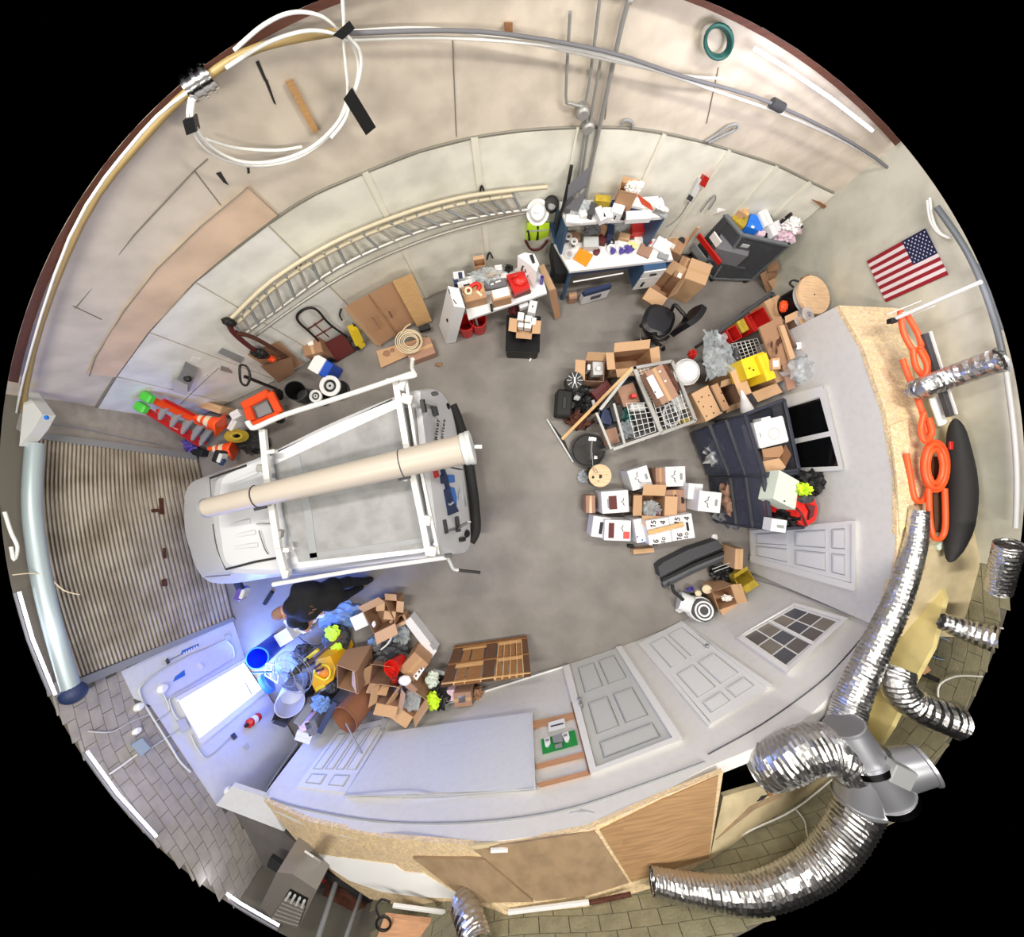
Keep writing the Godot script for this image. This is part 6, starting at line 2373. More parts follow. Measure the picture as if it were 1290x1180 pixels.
	# things on the worktop: [name, label, cat, cx, cy, w, d, hh, ang, mat]
	for q in [["book", "orange folder lying open on the left of the worktop", "folder", 735, 323, 19, 17, 0.03, 32, "amber"], ["parts_box", "grey and white parts box in the middle left of the worktop", "box", 745, 304, 19, 13, 0.12, 0, "greylight"], ["parts_box", "white cube box left of the grey parts box", "box", 739, 305, 7, 11, 0.11, 0, "whitecard"], ["parts_tray", "brown low tray under the left end of the upper shelf", "tray", 721, 297, 20, 10, 0.08, -4, "card2"], ["parts_bin", "small dark red bin beside the blue pack under the shelf", "bin", 760, 300, 9, 10, 0.1, 10, "maroon"], ["navy_pack", "navy soft pack standing under the middle of the upper shelf", "pack", 770, 288, 8, 16, 0.2, 5, "navy"], ["parts_box", "brown small carton under the shelf next to the navy pack", "box", 760, 287, 12, 10, 0.15, 30, "card"], ["parts_box", "pale carton near the shelf middle with papers on it", "box", 787, 297, 14, 8, 0.08, 12, "card3"], ["paper_pad", "white paper pad at the back of the worktop centre", "paper", 785, 303, 14, 9, 0.02, 14, "paper"], ["paper_pad", "yellow paper sheets on the worktop right of the centre", "paper", 797, 308, 14, 8, 0.015, 20, "yellowpaper"], ["paper_pad", "loose white papers at the back right of the worktop", "paper", 806, 299, 13, 8, 0.02, -8, "paper"], ["paper_pad", "white papers next to the red bin on the worktop", "paper", 815, 297, 8, 10, 0.03, 20, "paper"], ["device", "white flat device with grey screen at the right end of the worktop", "device", 835, 308, 20, 16, 0.06, 30, "whiteplastic"], ["device_tray", "grey tray at the front right corner of the worktop", "tray", 836, 322, 13, 7, 0.04, 18, "grey"], ["wood_block", "tan rounded pad on the right of the worktop", "pad", 813, 315, 16, 14, 0.04, 25, "cardpink"], ["paper_pad", "small white card beside the tan pad", "card", 823, 322, 8, 9, 0.015, 40, "paper"]]:
		plain_box(q[0], q[1], q[2], q[3], q[4], q[5], q[6], q[7], H, q[8], q[9])
	g = Geo.new()
	g.slab(line_of([796, 282, 1.1, 816, 279, 1.1, 818, 291, 1.08, 797, 293, 1.08]), Vector3(0, -0.13, 0))
	solo(g, "red_bin", "redpaint", "bright red bin under the right end of the upper shelf", "bin")
	for q in [["left white tape roll with blue core on the worktop", 769, 315], ["right white tape roll with blue core on the worktop", 780, 315]]:
		o = thing("tape_roll", q[0], "tape", P(q[1], q[2], H))
		g = Geo.new()
		g.lathe(P(q[1], q[2], H), P(q[1], q[2], H) + Vector3(0, .05, 0), [Vector2(.03, 0), Vector2(.065, 0), Vector2(.065, 1), Vector2(.03, 1), Vector2(.03, 0)], 18)
		part(g, "roll", "whiteplastic", o)
		g = Geo.new()
		g.blob(P(q[1] + 3, q[2] + 1, H + .05), Vector3(.04, .03, .045), 0.3, 4)
		part(g, "core", "purple", o)
	lump("blue_glove", "crumpled blue glove right of the two tape rolls", "glove", P(791, 314, H + .03), Vector3(.07, .03, .05), 0.5, 6, "purple")
	g = Geo.new()
	g.lathe(P(751, 318, H), P(751, 318, H) + Vector3(0, .05, 0), [Vector2(0, 0), Vector2(.05, 0), Vector2(.05, .8), Vector2(.02, 1), Vector2(0, 1)], 16)
	solo(g, "tape_disc", "maroon", "dark red tape disc in the middle of the worktop", "tape")
	for q in [[715, 303, "upper white paper roll with dark core at the left end of the worktop"], [722, 309, "lower white paper roll with dark core at the left end of the worktop"]]:
		o = thing("paper_roll", q[2], "roll", P(q[0], q[1], H))
		g = Geo.new()
		g.lathe(P(q[0], q[1], H), P(q[0], q[1], H) + Vector3(0, .1, 0), [Vector2(0.02, 0), Vector2(.055, 0), Vector2(.055, 1), Vector2(.025, 1), Vector2(.025, .5)], 16)
		part(g, "roll", "paper", o)
		g = Geo.new()
		g.lathe(P(q[0], q[1], H + .05), P(q[0], q[1], H + .085), [Vector2(0, 0), Vector2(.028, 0), Vector2(.028, 1), Vector2(0, 1)], 12)
		part(g, "core", "black", o)
	vessel("jar", "clear glass jar at the left front of the worktop", "jar", P(717, 322, H), P(717, 320, H + .1), .05, .05, "frosted")
	g = Geo.new()
	g.tube(smoothed(line_of([764, 308, .97, 774, 306, .97, 770, 300, .97]), 3), .01, 5)
	solo(g, "black_bracket", "black", "black angled bracket above the tape rolls", "bracket")
	lump("red_scrap", "small red scrap next to the tan pad on the worktop", "scrap", P(818, 305, H + .03), Vector3(.04, .03, .03), .3, 8, "red")
	lump("clear_bag", "clear plastic bag of parts under the shelf middle", "bag", P(780, 283, 1.1), Vector3(.12, .1, .08), .4, 13, "plasticbag")
	lump("grey_bag", "grey bag under the left of the upper shelf", "bag", P(746, 289, 1.08), Vector3(.12, .08, .07), .3, 14, "fabricgrey")
	# things on the upper shelf
	for q in [["white_sign_tray", "white flat tray left on the upper shelf", "tray", 724, 275, 22, 10, .04, 5, "whiteplastic"], ["shelf_box", "white long box leaning on the upper shelf left of the middle", "box", 757, 268, 9, 18, .1, -25, "whitecard"], ["shelf_box", "white pack with parts in the middle of the upper shelf", "box", 766, 267, 12, 13, .1, 0, "paper"], ["shelf_box", "white square box tilted near the middle of the shelf", "box", 779, 262, 15, 12, .13, 20, "whitecard"], ["shelf_box", "black box under the tilted white square box", "box", 782, 269, 14, 6, .08, 5, "black"], ["shelf_box", "long white carton at the front right of the shelf", "box", 805, 270, 32, 11, .09, -3, "whitecard"], ["shelf_book", "white book stack right of the tilted box on the shelf", "book", 803, 257, 18, 6, .1, 10, "paper"], ["shelf_box", "dark flat box under the book stack on the shelf", "box", 800, 261, 20, 5, .06, 5, "navy"], ["yellow_pack", "yellowish pack at the back of the upper shelf", "pack", 760, 249, 20, 8, .12, 5, "olive"], ["shelf_clip", "black device beside the left tray on the shelf", "device", 746, 262, 8, 16, .1, 20, "charcoal"], ["shelf_box", "small white packet heap left on the shelf", "box", 735, 268, 9, 8, .09, -20, "paper"], ["shelf_box", "dark grey flat board at the right end of the shelf", "board", 833, 268, 18, 6, .03, 30, "grey"], ["shelf_box", "small navy box at the back middle of the shelf", "box", 776, 254, 10, 6, .1, 0, "navy"], ["shelf_book", "white binder behind the orange flag on the shelf", "binder", 790, 252, 12, 7, .1, -10, "paper"]]:
		plain_box(q[0], q[1], q[2], q[3], q[4], q[5], q[6], q[7], S, q[8], q[9])
	g = Geo.new()
	g.slab(line_of([804, 245, 1.95, 819, 256, 1.9, 823, 264, 1.8, 809, 256, 1.85]), Vector3(0, -0.02, 0))
	solo(g, "orange_flag", "orange", "bright orange plastic flag on the right of the upper shelf", "flag")
	film("paper_heap", "cream and white paper sheets curling at the right end of the upper shelf", "paper", [822, 251, 832, 252, 841, 268, 828, 266], [1.8, 1.78, 1.7, 1.72], 0.04, 31, "paper", 6)
	open_box("tall open tan carton of papers at the back of the upper shelf", 792, 238, 22, 14, 0.3, S, 12, [null, 75, 80, 70], "card")
	lump("white_papers", "crumpled white papers in the tall open carton on the shelf", "paper", P(798, 235, 1.9), Vector3(.1, .07, .07), .4, 15, "paper")
	lump("clear_bag", "grey-white crumpled bag on the left of the upper shelf", "bag", P(733, 261, S + .07), Vector3(.1, .07, .08), .4, 16, "plasticbag")

# ---------------------------------------------------------------- northeast corner
func tub(nm: String, label: String, top: Array, h1: float, bot: Array, h0: float, wall_mt: String, frame_mt: String) -> Node3D:
	var t := []
	var b := []
	for p in V(top):
		t.append(P(p.x, p.y, h1))
	for p in V(bot):
		b.append(P(p.x, p.y, h0))
	var m := Vector3.ZERO
	for q in b:
		m += q * 0.25
	var o := thing(nm, label, "cart", Vector3(m.x, 0, m.z))
	var g := Geo.new()
	for i in 4:
		var j := (i + 1) % 4
		g = Geo.new()
		var n: Vector3 = ((t[i] + t[j]) * 0.5 - m)
		n.y = 0
		n = n.normalized() * 0.012
		g.hexa([b[i], b[j], b[j] + n, b[i] + n, t[i], t[j], t[j] + n, t[i] + n])
		part(g, "side", wall_mt, o)
		g = Geo.new()
		g.bar(t[i], t[j], 0.045, 0.04)
		part(g, "top_rail", frame_mt, o)
		g = Geo.new()
		g.bar(b[i], b[j], 0.04, 0.04)
		part(g, "base_rail", frame_mt, o)
		g = Geo.new()
		g.bar(b[i], t[i], 0.035, 0.035, Vector3(1, 0, 0))
		part(g, "post", frame_mt, o)
		g = Geo.new()
		var w: Vector3 = (b[i] as Vector3).lerp(m, 0.12)
		g.lathe(Vector3(w.x - .02, 0.06, w.z), Vector3(w.x + .02, 0.06, w.z), [Vector2(0, 0), Vector2(.06, 0), Vector2(.06, 1), Vector2(0, 1)], 12)
		part(g, "caster", "rubber", o)
	g = Geo.new()
	g.slab(b, Vector3(0, -0.03, 0))
	part(g, "floor_pan", frame_mt, o)
	return o

func northeast_things() -> void:
	var o := tub("mesh_hamper", "tall grey mesh-sided hamper cart heaped with boxes in the northeast corner", [901, 256, 935, 296, 994, 309, 964, 266], 1.0, [868, 312, 898, 350, 946, 352, 922, 318], 0.1, "meshgrey", "hampergrey")
	var g := Geo.new()
	for q in [[884, 291, 0.62, 912, 327, 0.62, "redpaint", .1], [877, 305, 0.35, 900, 335, 0.35, "grey", .14]]:
		g = Geo.new()
		g.bar(P(q[0], q[1], q[2]) + Vector3(-.06, 0, .06), P(q[3], q[4], q[2]) + Vector3(-.06, 0, .06), 0.02, q[7])
		part(g, "side_strap", q[6], o)
	g = Geo.new()
	g.box(P(907, 296, 0.78) + Vector3(-.07, 0, .07), Vector3(0.2, 0.14, 0.02), YB(55), .005)
	part(g, "notice_plate", "paper", o)
	for q in [[938, 306, .82], [966, 310, .82]]:
		g = Geo.new()
		g.box(P(q[0], q[1], q[2]) + Vector3(0, 0, .05), Vector3(0.12, 0.09, 0.02), YB(12), .005)
		part(g, "label_holder", "greylight", o)
	# load of the hamper
	for q in [["dark_box", "dark low box filling the bottom of the mesh hamper", 918, 322, 48, 24, .3, .15, 12, "charcoal"], ["grey_box", "grey box stacked in the middle of the mesh hamper", 926, 306, 40, 24, .3, .46, 14, "fabricgrey"], ["parts_box", "olive and tan parts box lying at the back of the mesh hamper", 935, 274, 20, 16, .25, .77, 40, "olive"]]:
		plain_box(q[0], q[1], "box", q[2], q[3], q[4], q[5], q[6], q[7], q[8], q[9])
	lump("clear_wrap", "crumpled clear film on the grey box inside the mesh hamper", "plastic wrap", P(948, 298, .85), Vector3(.16, .08, .1), .5, 41, "plasticbag")
	g = Geo.new()
	g.lathe(P(900, 262, 1.08), P(925, 255, 1.1), [Vector2(0.03, 0), Vector2(.085, 0), Vector2(.085, 1), Vector2(0, 1)], 18)
	solo(g, "paper_roll", "paper", "white paper roll lying across the back rim of the mesh hamper", "roll")
	var b := carton("bright blue box in the load of the mesh hamper", 953, 280, 20, 17, .28, .78, 18, "skyblue", "blue_box")
	sticker(b, 948, 286, 4, 3, 1.06, 18)
	carton("upper white box beside the blue box on the mesh hamper", 965, 274, 12, 20, .3, .8, -25, "whitecard", "white_carton")
	carton("lower right white box on the mesh hamper", 978, 287, 15, 16, .28, .8, -25, "whitecard", "white_carton")
	carton("small tan box behind the blue box on the mesh hamper", 938, 262, 12, 12, .22, .9, 30, "card3", "tan_carton")
	plank("wood_offcut", "short tan wood offcut standing behind the tan box on the hamper", "wood", P(936, 266, 1.1), P(942, 272, 1.1), .05, .05, "pinelight")
	lump("pink_wrap", "pink paper and wrap hanging over the right end of the mesh hamper", "wrap", P(991, 292, 1.02), Vector3(.15, .12, .14), .45, 42, "pink")
	lump("white_scrap", "white and pink crumple on top of the pink wrap", "wrap", P(997, 283, 1.15), Vector3(.1, .07, .1), .5, 43, "paper")
	plank("black_bar", "longer black bar sticking out behind the mesh hamper", "bar", P(984, 280, 1.1), P(997, 269, 1.25), .05, .04, "black")
	plank("black_bar", "shorter black bar beyond the pink wrap on the hamper", "bar", P(1000, 293, 1.0), P(1011, 284, 1.1), .05, .04, "black")
	lump("black_scrap", "black film hanging inside the right rim of the mesh hamper", "film", P(968, 298, .95), Vector3(.2, .05, .05), .4, 44, "black")
	carton("small pinkish box under the white boxes of the mesh hamper", 960, 293, 9, 6, .1, .95, 12, "pink", "pink_box")
	# cartons by the hamper
	o = carton("tan carton with a round hole between the workbench and the hamper", 853, 300, 28, 34, 0.5, 0.0, 28, "card")
	g = Geo.new()
	g.lathe(P(858, 304, .5), P(858, 304, .507), [Vector2(.06, 0), Vector2(.06, 1), Vector2(0, 1)], 18)
	part(g, "round_hole", "dark", o)
	sticker(o, 847, 310, 6, 6, .5, 30)
	o = carton("narrow tan carton standing against the wall behind the hole carton", 873, 277, 22, 15, 0.75, 0.0, 18, "card3")
	carton("square tan carton at the front left of the mesh hamper", 880, 342, 28, 27, 0.62, 0.0, 20, "card3")
	o = carton("taller brown carton leaning between the square and the open carton", 862, 338, 18, 28, 0.5, 0.0, 25, "card2")
	sticker(o, 856, 347, 5, 6, .5, 25)
	open_box("open tan carton with loose flaps behind the office chair", 837, 357, 27, 27, 0.42, 0.0, 32, [75, -35, 30, 55], "card", "open_carton", 0.55)
	carton("low tan carton under the workbench corner behind the open carton", 838, 340, 20, 20, 0.2, 0.0, 20, "card2")
	office_chair()
	# scraps by the wall
	o = thing("cardboard_scraps", "crumpled brown cardboard scraps on the floor at the foot of the hamper", "cardboard", P(972, 345, 0))
	for q in [[[965, 330, .4], [978, 326, .5], [983, 340, .45], [968, 342, .3], "card2"], [[966, 345, .3], [980, 338, .35], [979, 354, .1], [968, 352, .1], "card"], [[968, 354, .2], [976, 350, .2], [988, 362, .05], [975, 366, .05], "card3"], [[958, 345, .3], [966, 340, .3], [972, 366, .03], [966, 368, .03], "card2"]]:
		g = Geo.new()
		g.slab([P(q[0][0], q[0][1], q[0][2]), P(q[1][0], q[1][1], q[1][2]), P(q[2][0], q[2][1], q[2][2]), P(q[3][0], q[3][1], q[3][2])], Vector3(0, -0.012, 0))
		part(g, "sheet", q[4], o)

func office_chair() -> void:
	var o := thing("office_chair", "black office chair with armrests and a steel foot ring in the middle of the floor", "chair", P(823, 423, 0))
	var c := P(831, 402, 0.62)
	var g := Geo.new()
	var rows := []
	for k in [[0.78, 0.0], [1.0, -0.03], [1.0, -0.09], [0.8, -0.11]]:
		var ring := []
		for i in 32:
			var a := TAU * i / 32
			var rx := 0.25 * pow(absf(cos(a)), 0.7) * signf(cos(a))
			var rz := 0.24 * pow(absf(sin(a)), 0.7) * signf(sin(a))
			ring.append(c + YB(20) * Vector3(rx * k[0], k[1], rz * k[0]))
		rows.append(ring)
	rings_to(g, rows)
	part(g, "seat", "leather", o)
	g = Geo.new()
	var f := []
	var bk := []
	for i in 8:
		var fr := []
		var br := []
		for j in 7:
			var t := i / 7.0
			var u := (j / 6.0 - 0.5)
			var a := P(844, 421, 0.62).lerp(P(854, 417, 0.7), 0.0)
			var e := P(869, 392, 0.66)
			var p := a.lerp(e, j / 6.0) + Vector3(0.04 * t + 0.04 * t * t, t * 0.36, 0.02 * t) + Vector3(0.10, 0, 0.04) * (-(u * u) * 1.3 * (0.5 + t))
			var w := 1.0 - 0.25 * t * t
			var mid := a.lerp(e, 0.5) + Vector3(0.04 * t + 0.04 * t * t, t * 0.36, 0.02 * t)
			p = mid + (p - mid) * w
			fr.append(p)
			br.append(p + Vector3(0.08, -0.01, 0.05))
		f.append(fr)
		bk.append(br)
	g.sheet(f, Vector3(-3, 6, 0), bk)
	part(g, "backrest", "leather", o)
	for q in [[[846, 391, .72], [850, 384, .86], [858, 392, .86], [863, 398, .84], [861, 404, .7]], [[826, 420, .6], [824, 424, .7], [834, 428, .72], [842, 424, .62]]]:
		g = Geo.new()
		var p := []
		for x in q:
			p.append(P(x[0], x[1], x[2]))
		g.tube(smoothed(p, 4), 0.028, 8)
		part(g, "armrest", "black", o)
	var foot := P(816, 430, 0)
	g = Geo.new()
	g.tube([foot + Vector3(0, 0.08, 0), foot + Vector3(0.02, 0.3, -0.02), c + Vector3(0, -0.1, 0)], [0.04, 0.03, 0.03], 10)
	part(g, "column", "black", o)
	g = Geo.new()
	var ring := []
	for k in 28:
		ring.append(foot + Vector3(0.23 * cos(TAU * k / 28), 0.27, 0.23 * sin(TAU * k / 28)))
	g.tube(ring, 0.012, 7, true)
	part(g, "foot_ring", "chrome", o)
	for k in 5:
		var d := Vector3(cos(TAU * k / 5 + .5), 0, sin(TAU * k / 5 + .5))
		g = Geo.new()
		g.bar(foot + Vector3(0, .11, 0), foot + d * 0.3 + Vector3(0, .08, 0), .05, .04)
		part(g, "base_arm", "black", o)
		g = Geo.new()
		g.blob(foot + d * 0.3 + Vector3(0, .035, 0), Vector3(.035, .035, .035), 0.0)
		part(g, "caster", "black", o)

# ---------------------------------------------------------------- wire rack and its heap
func wires(o: Node3D, a: Vector3, b: Vector3, c: Vector3, d: Vector3, nu: int, nv: int, r := 0.0055) -> void:
	for i in nu + 1:
		var g := Geo.new()
		g.tube([a.lerp(b, float(i) / nu), d.lerp(c, float(i) / nu)], r, 5)
		part(g, "wire", "wire", o)
	for i in nv + 1:
		var g := Geo.new()
		g.tube([a.lerp(d, float(i) / nv), b.lerp(c, float(i) / nv)], r, 5)
		part(g, "wire", "wire", o)

func rack_things() -> void:
	var o := thing("wire_rack", "grey steel frame rack with white wire baskets in the centre right heap", "rack", P(790, 520, 0))
	var H := 0.85
	var g := Geo.new()
	for q in [[798, 462, 833, 545, .065], [797, 464, 846, 455, .05], [846, 455, 876, 530, .05], [876, 530, 832, 546, .05], [832, 545, 772, 566, .05], [773, 508, 787, 561, .04], [751, 520, 770, 566, .04], [756, 516, 797, 464, .05]]:
		g = Geo.new()
		g.bar(P(q[0], q[1], H), P(q[2], q[3], H), q[4], 0.04)
		part(g, "frame_bar", "galv", o)
	for q in [[798, 463], [846, 456], [874, 529], [772, 564], [752, 521], [832, 544]]:
		g = Geo.new()
		var p := P(q[0], q[1], H)
		g.bar(p, Vector3(p.x, 0, p.z), .04, .04, Vector3(1, 0, 0))
		part(g, "leg", "galv", o)
	wires(o, P(822, 503, H - .02), P(862, 490, H - .02), P(875, 529, H - .02), P(834, 543, H - .02), 7, 7)
	wires(o, P(789, 508, H - .02), P(818, 507, H - .02), P(826, 543, H - .02), P(800, 552, H - .02), 4, 6)
	wires(o, P(800, 464, H - .02), P(815, 460, H - .02), P(832, 505, H - .02), P(820, 505, H - .02), 3, 10)
	g = Geo.new()
	g.slab(line_of([757, 522, .32, 795, 470, .32, 845, 462, .32, 870, 528, .32, 775, 560, .32]), Vector3(0, -.03, 0))
	part(g, "lower_shelf", "charcoal", o)
	# things in the rack
	for q in [["brown_box", "brown box inside the left bay of the wire rack", 792, 497, 22, 26, .3, .33, -20, "cardpink"], ["red_pack", "small red pack in the brown box of the wire rack", 799, 498, 7, 5, .1, .66, 0, "redpaint"], ["black_box", "black box at the left end of the wire rack", 778, 520, 16, 20, .25, .33, -15, "black"], ["navy_box", "navy box low in the left end of the wire rack", 765, 525, 15, 18, .2, .33, 15, "navy"], ["tan_box", "tan box standing in the front left corner of the wire rack", 772, 549, 14, 20, .3, .33, -15, "cardpink"], ["black_tray", "black tray filling the middle basket of the wire rack", 812, 528, 26, 28, .2, .5, -15, "black"], ["steel_block", "pale grey block in the middle bay of the wire rack", 803, 513, 18, 9, .3, .45, -5, "greylight"], ["olive_box", "olive box along the right bay edge of the wire rack", 866, 530, 12, 8, .2, .55, -20, "olive"], ["white_fitting", "white fittings in the right basket of the wire rack", 855, 508, 16, 18, .15, .6, -20, "greylight"], ["dark_drive", "dark blue-grey units in the right basket of the wire rack", 840, 520, 17, 22, .15, .58, -18, "charcoal"]]:
		plain_box(q[0], q[1], "box", q[2], q[3], q[4], q[5], q[6], q[7], q[8], q[9])
	for q in [[793, 523, "green glass pieces in the left bay of the wire rack", "teal"], [790, 540, "bundle of clear bags in the front bay of the wire rack", "plasticbag"], [806, 545, "grey cable lump at the front bar of the wire rack", "fabricgrey"]]:
		lump("parts_bag", q[2], "bag", P(q[0], q[1], .55), Vector3(.12, .12, .14), .4, q[0], q[3])
	g = Geo.new()
	for r in 3:
		var ring := []
		for k in 18:
			ring.append(P(846 + (9 + r) * cos(TAU * k / 18), 522 + (13 + r) * sin(TAU * k / 18), .76 + .02 * r))
		g.tube(ring, .008, 5, true)
	solo(g, "wire_coil", "greylight", "white coil of wire on the right basket of the wire rack", "cable")
	plank("wood_pole", "long pale wood strip lying diagonally from the wire rack corner to the floor", "wood strip", P(708, 553, .35), P(797, 463, .95), .05, .03, "pinelight")
	plank("white_batten", "white batten lying on the floor left of the black dolly", "batten", P(689, 528, .03), P(722, 582, .03), .03, .03, "greylight")
	g = Geo.new()
	g.slab(line_of([692, 530, .02, 712, 556, .02, 722, 582, .02, 708, 556, .02]), Vector3(0, -.015, 0))
	solo(g, "floor_mat", "rubber", "dark sheet on the floor beside the white batten", "mat")
	# heap left of the rack
	o = open_box("small brown carton with flaps and a boxed lamp inside", 749, 467, 24, 26, .5, 0.0, 2, [null, null, 10, 60], "cardpink", "open_carton", 0.55)
	plain_box("lamp_box", "grey and white boxed lamp in the small brown carton", "box", 754, 462, 14, 20, .4, .04, -3, "greylight")
	lump("lamp_bulb", "round white bulb on the boxed lamp", "bulb", P(754, 464, .48), Vector3(.04, .03, .04), 0.0, 3, "whiteplastic")
	plain_box("white_packet", "small white box at the edge of the brown carton with the lamp", "box", 742, 462, 4, 7, .3, .1, 0, "paper")
	o = thing("wire_spool", "black slotted wire spool at the top left of the centre heap", "spool", P(726, 485, 0))
	var sc := P(724, 479, .55)
	g = Geo.new()
	g.lathe(sc - Vector3(0, .25, 0), sc, [Vector2(0, 0), Vector2(.14, 0), Vector2(.14, .06), Vector2(.07, .08), Vector2(.07, .92), Vector2(.14, .94), Vector2(.14, 1), Vector2(0, 1)], 24)
	part(g, "spool", "black", o)
	for k in 10:
		var d := Vector3(cos(TAU * k / 10), 0, sin(TAU * k / 10))
		g = Geo.new()
		g.bar(sc + d * .05 + Vector3(0, .004, 0), sc + d * .13 + Vector3(0, .004, 0), .012, .006)
		part(g, "spoke", "greylight", o)
	g = Geo.new()
	g.box(sc + Vector3(0, .006, 0), Vector3(.03, .01, .1))
	part(g, "hub_label", "paper", o)
	lump("spool_rest", "dark bag under the black slotted wire spool", "bag", P(727, 490, .14), Vector3(.2, .14, .18), .3, 45, "black")
	o = thing("tool_case", "dark green-black tool case standing left of the red carton", "case", P(712, 517, 0))
	var s := spot(711, 507, 20, 34, .35, 0.0, 4)
	g = Geo.new()
	g.box(s[0], s[1], s[2], .03)
	part(g, "body", "rubber", o)
	g = Geo.new()
	g.box(s[0] + Vector3(0, .18, 0), Vector3(.06, .02, .2), s[2], .01)
	part(g, "handle", "black", o)
	lump("black_tools", "heap of black tools and cords right of the tool case", "tools", P(735, 508, .1), Vector3(.25, .12, .2), .5, 46, "black")
	lump("brown_bag", "brown leather tool bag behind the wood strip", "bag", P(730, 527, .1), Vector3(.22, .12, .17), .4, 47, "rustbrown")
	carton("dark red carton behind the diagonal wood strip", 759, 492, 25, 15, .35, 0.0, -38, "maroon", "red_carton")
	rod("white_bottle", "small white bottle lying by the red carton", "bottle", P(747, 504, .3), P(749, 512, .3), .03, "greylight")
	lump("silver_bits", "pale metal parts beside the tool case", "parts", P(727, 501, .25), Vector3(.05, .03, .04), .4, 48, "greylight")
	# black dolly under the rack nose
	o = thing("black_dolly", "round black dolly with a steel handle at the nose of the wire rack", "dolly", P(742, 567, 0))
	g = Geo.new()
	g.lathe(P(741, 567, .06), P(741, 567, .16), [Vector2(0, 0), Vector2(.26, 0), Vector2(.3, .4), Vector2(.3, 1), Vector2(.27, 1.0), Vector2(.26, .6), Vector2(0, .6)], 26)
	part(g, "deck", "black", o)
	g = Geo.new()
	g.tube(line_of([746, 552, .6, 745, 565, .45, 745, 578, .3]), .018, 8)
	part(g, "handle", "chrome", o)
	g = Geo.new()
	g.box(P(746, 553, .62), Vector3(.12, .05, .06), YB(2))
	g.box(P(750, 576, .3), Vector3(.06, .05, .06), YB(2))
	part(g, "bracket", "steel", o)
	# wooden spool
	o = thing("wood_reel", "pale wooden cable reel with black wire standing near the white cartons", "reel", P(746, 601, 0))
	g = Geo.new()
	var c := P(756, 599, .4)
	g.lathe(P(749, 599, 0), c, [Vector2(0, 0), Vector2(.18, 0), Vector2(.18, .06), Vector2(.1, .08), Vector2(.1, .93)], 26)
	part(g, "core", "black", o)
	g = Geo.new()
	g.lathe(c - Vector3(0, .025, 0), c, [Vector2(0, 0), Vector2(.19, 0), Vector2(.19, 1), Vector2(0, 1)], 30)
	part(g, "flange", "cablereel", o)
	for q in [[756, 600, .035], [747, 601, .025], [754, 606, .01], [764, 598, .008]]:
		g = Geo.new()
		g.lathe(P(q[0], q[1], .4), P(q[0], q[1], .404), [Vector2(q[2], 0), Vector2(q[2], 1), Vector2(0, 1)], 14)
		part(g, "hole", "black", o)
	g = Geo.new()
	g.tube(smoothed(line_of([746, 570, .45, 747, 588, .46, 749, 594, .41, 753, 595, .41, 750, 590, .42]), 4), .006, 5)
	part(g, "loose_wire", "grey", o)
	lump("plastic_scrap", "clear plastic scrap on the floor left of the wooden cable reel", "plastic", P(734, 601, .05), Vector3(.08, .05, .1), .5, 49, "plasticbag")
	# big open carton behind the rack
	open_box("large open tan carton with wide flaps behind the wire rack", 797, 452, 46, 22, .62, 0.0, -6, [35, 12, 12, 30], "card", "open_carton", .5)
	lump("red_pack", "small red pack in the gap between the large carton and the white dome", "pack", P(872, 446, .5), Vector3(.06, .08, .07), .3, 50, "redpaint")
	o = carton("pinkish brown carton with a big white shipping label on the wire rack", 834, 484, 24, 46, .22, H, -28, "cardpink")
	sticker(o, 825, 487, 9, 30, H + .22, -28)
	for q in [[833, 486], [826, 474], [820, 500]]:
		sticker(o, q[0] + 5, q[1] - 6, 3, 2, H + .22, -28, "paper", "mark")
	plain_box("dark_gap_board", "dark brown board edge beside the labelled carton", "board", 846, 476, 7, 38, .2, H, -28, "rustbrown")
	o = thing("white_dome", "large white dome lid on the tan cartons beside the clear bag", "lid", P(863, 468, .8))
	g = Geo.new()
	var d0 := P(864, 469, .82)
	g.lathe(d0, d0 + Vector3(0.02, .16, 0), [Vector2(.19, 0), Vector2(.19, .1), Vector2(.18, .3), Vector2(.15, .65), Vector2(.09, .93), Vector2(0, 1)], 30)
	part(g, "dome", "whiteplastic", o)
	g = Geo.new()
	g.lathe(d0 - Vector3(0, .01, 0), d0 + Vector3(0, .03, 0), [Vector2(.185, 0), Vector2(.205, 0), Vector2(.205, 1), Vector2(.19, 1)], 30)
	part(g, "rim", "greylight", o)
	carton("tan carton hidden under the white dome lid", 860, 470, 30, 28, .5, .3, 0, "card2")
	# dotted cartons, bags, yellow box
	o = thing("dotted_carton", "orange-tan carton with scattered dark dots right of the wire rack", "box", P(885, 515, 0))
	s = spot(891, 508, 24, 40, .75, 0.0, -28)
	g = Geo.new()
	g.box(s[0], s[1], s[2], .006)
	part(g, "body", "card3", o)
	s = spot(908, 500, 9, 36, .8, 0.0, -26)
	g = Geo.new()
	g.box(s[0], s[1], s[2], .006)
	part(g, "raised_flap", "card", o)
	s = spot(902, 502, 3, 36, .76, 0.0, -26)
	g = Geo.new()
	g.box(s[0], s[1], s[2], .002)
	part(g, "slot", "dark", o)
	for q in [[884, 500], [893, 498], [886, 512], [896, 512], [899, 520], [890, 524], [880, 506], [909, 495], [912, 505]]:
		g = Geo.new()
		g.lathe(P(q[0], q[1], .752 if q[0] < 905 else .802), P(q[0], q[1], .757 if q[0] < 905 else .807), [Vector2(.012, 0), Vector2(.012, 1), Vector2(0, 1)], 10)
		part(g, "dot", "rustbrown", o)
	open_box("brown open carton flap between the dotted carton and the yellow box", 921, 497, 20, 26, .7, 0.0, -20, [20, -40, null, 40], "cardpink", "open_carton")
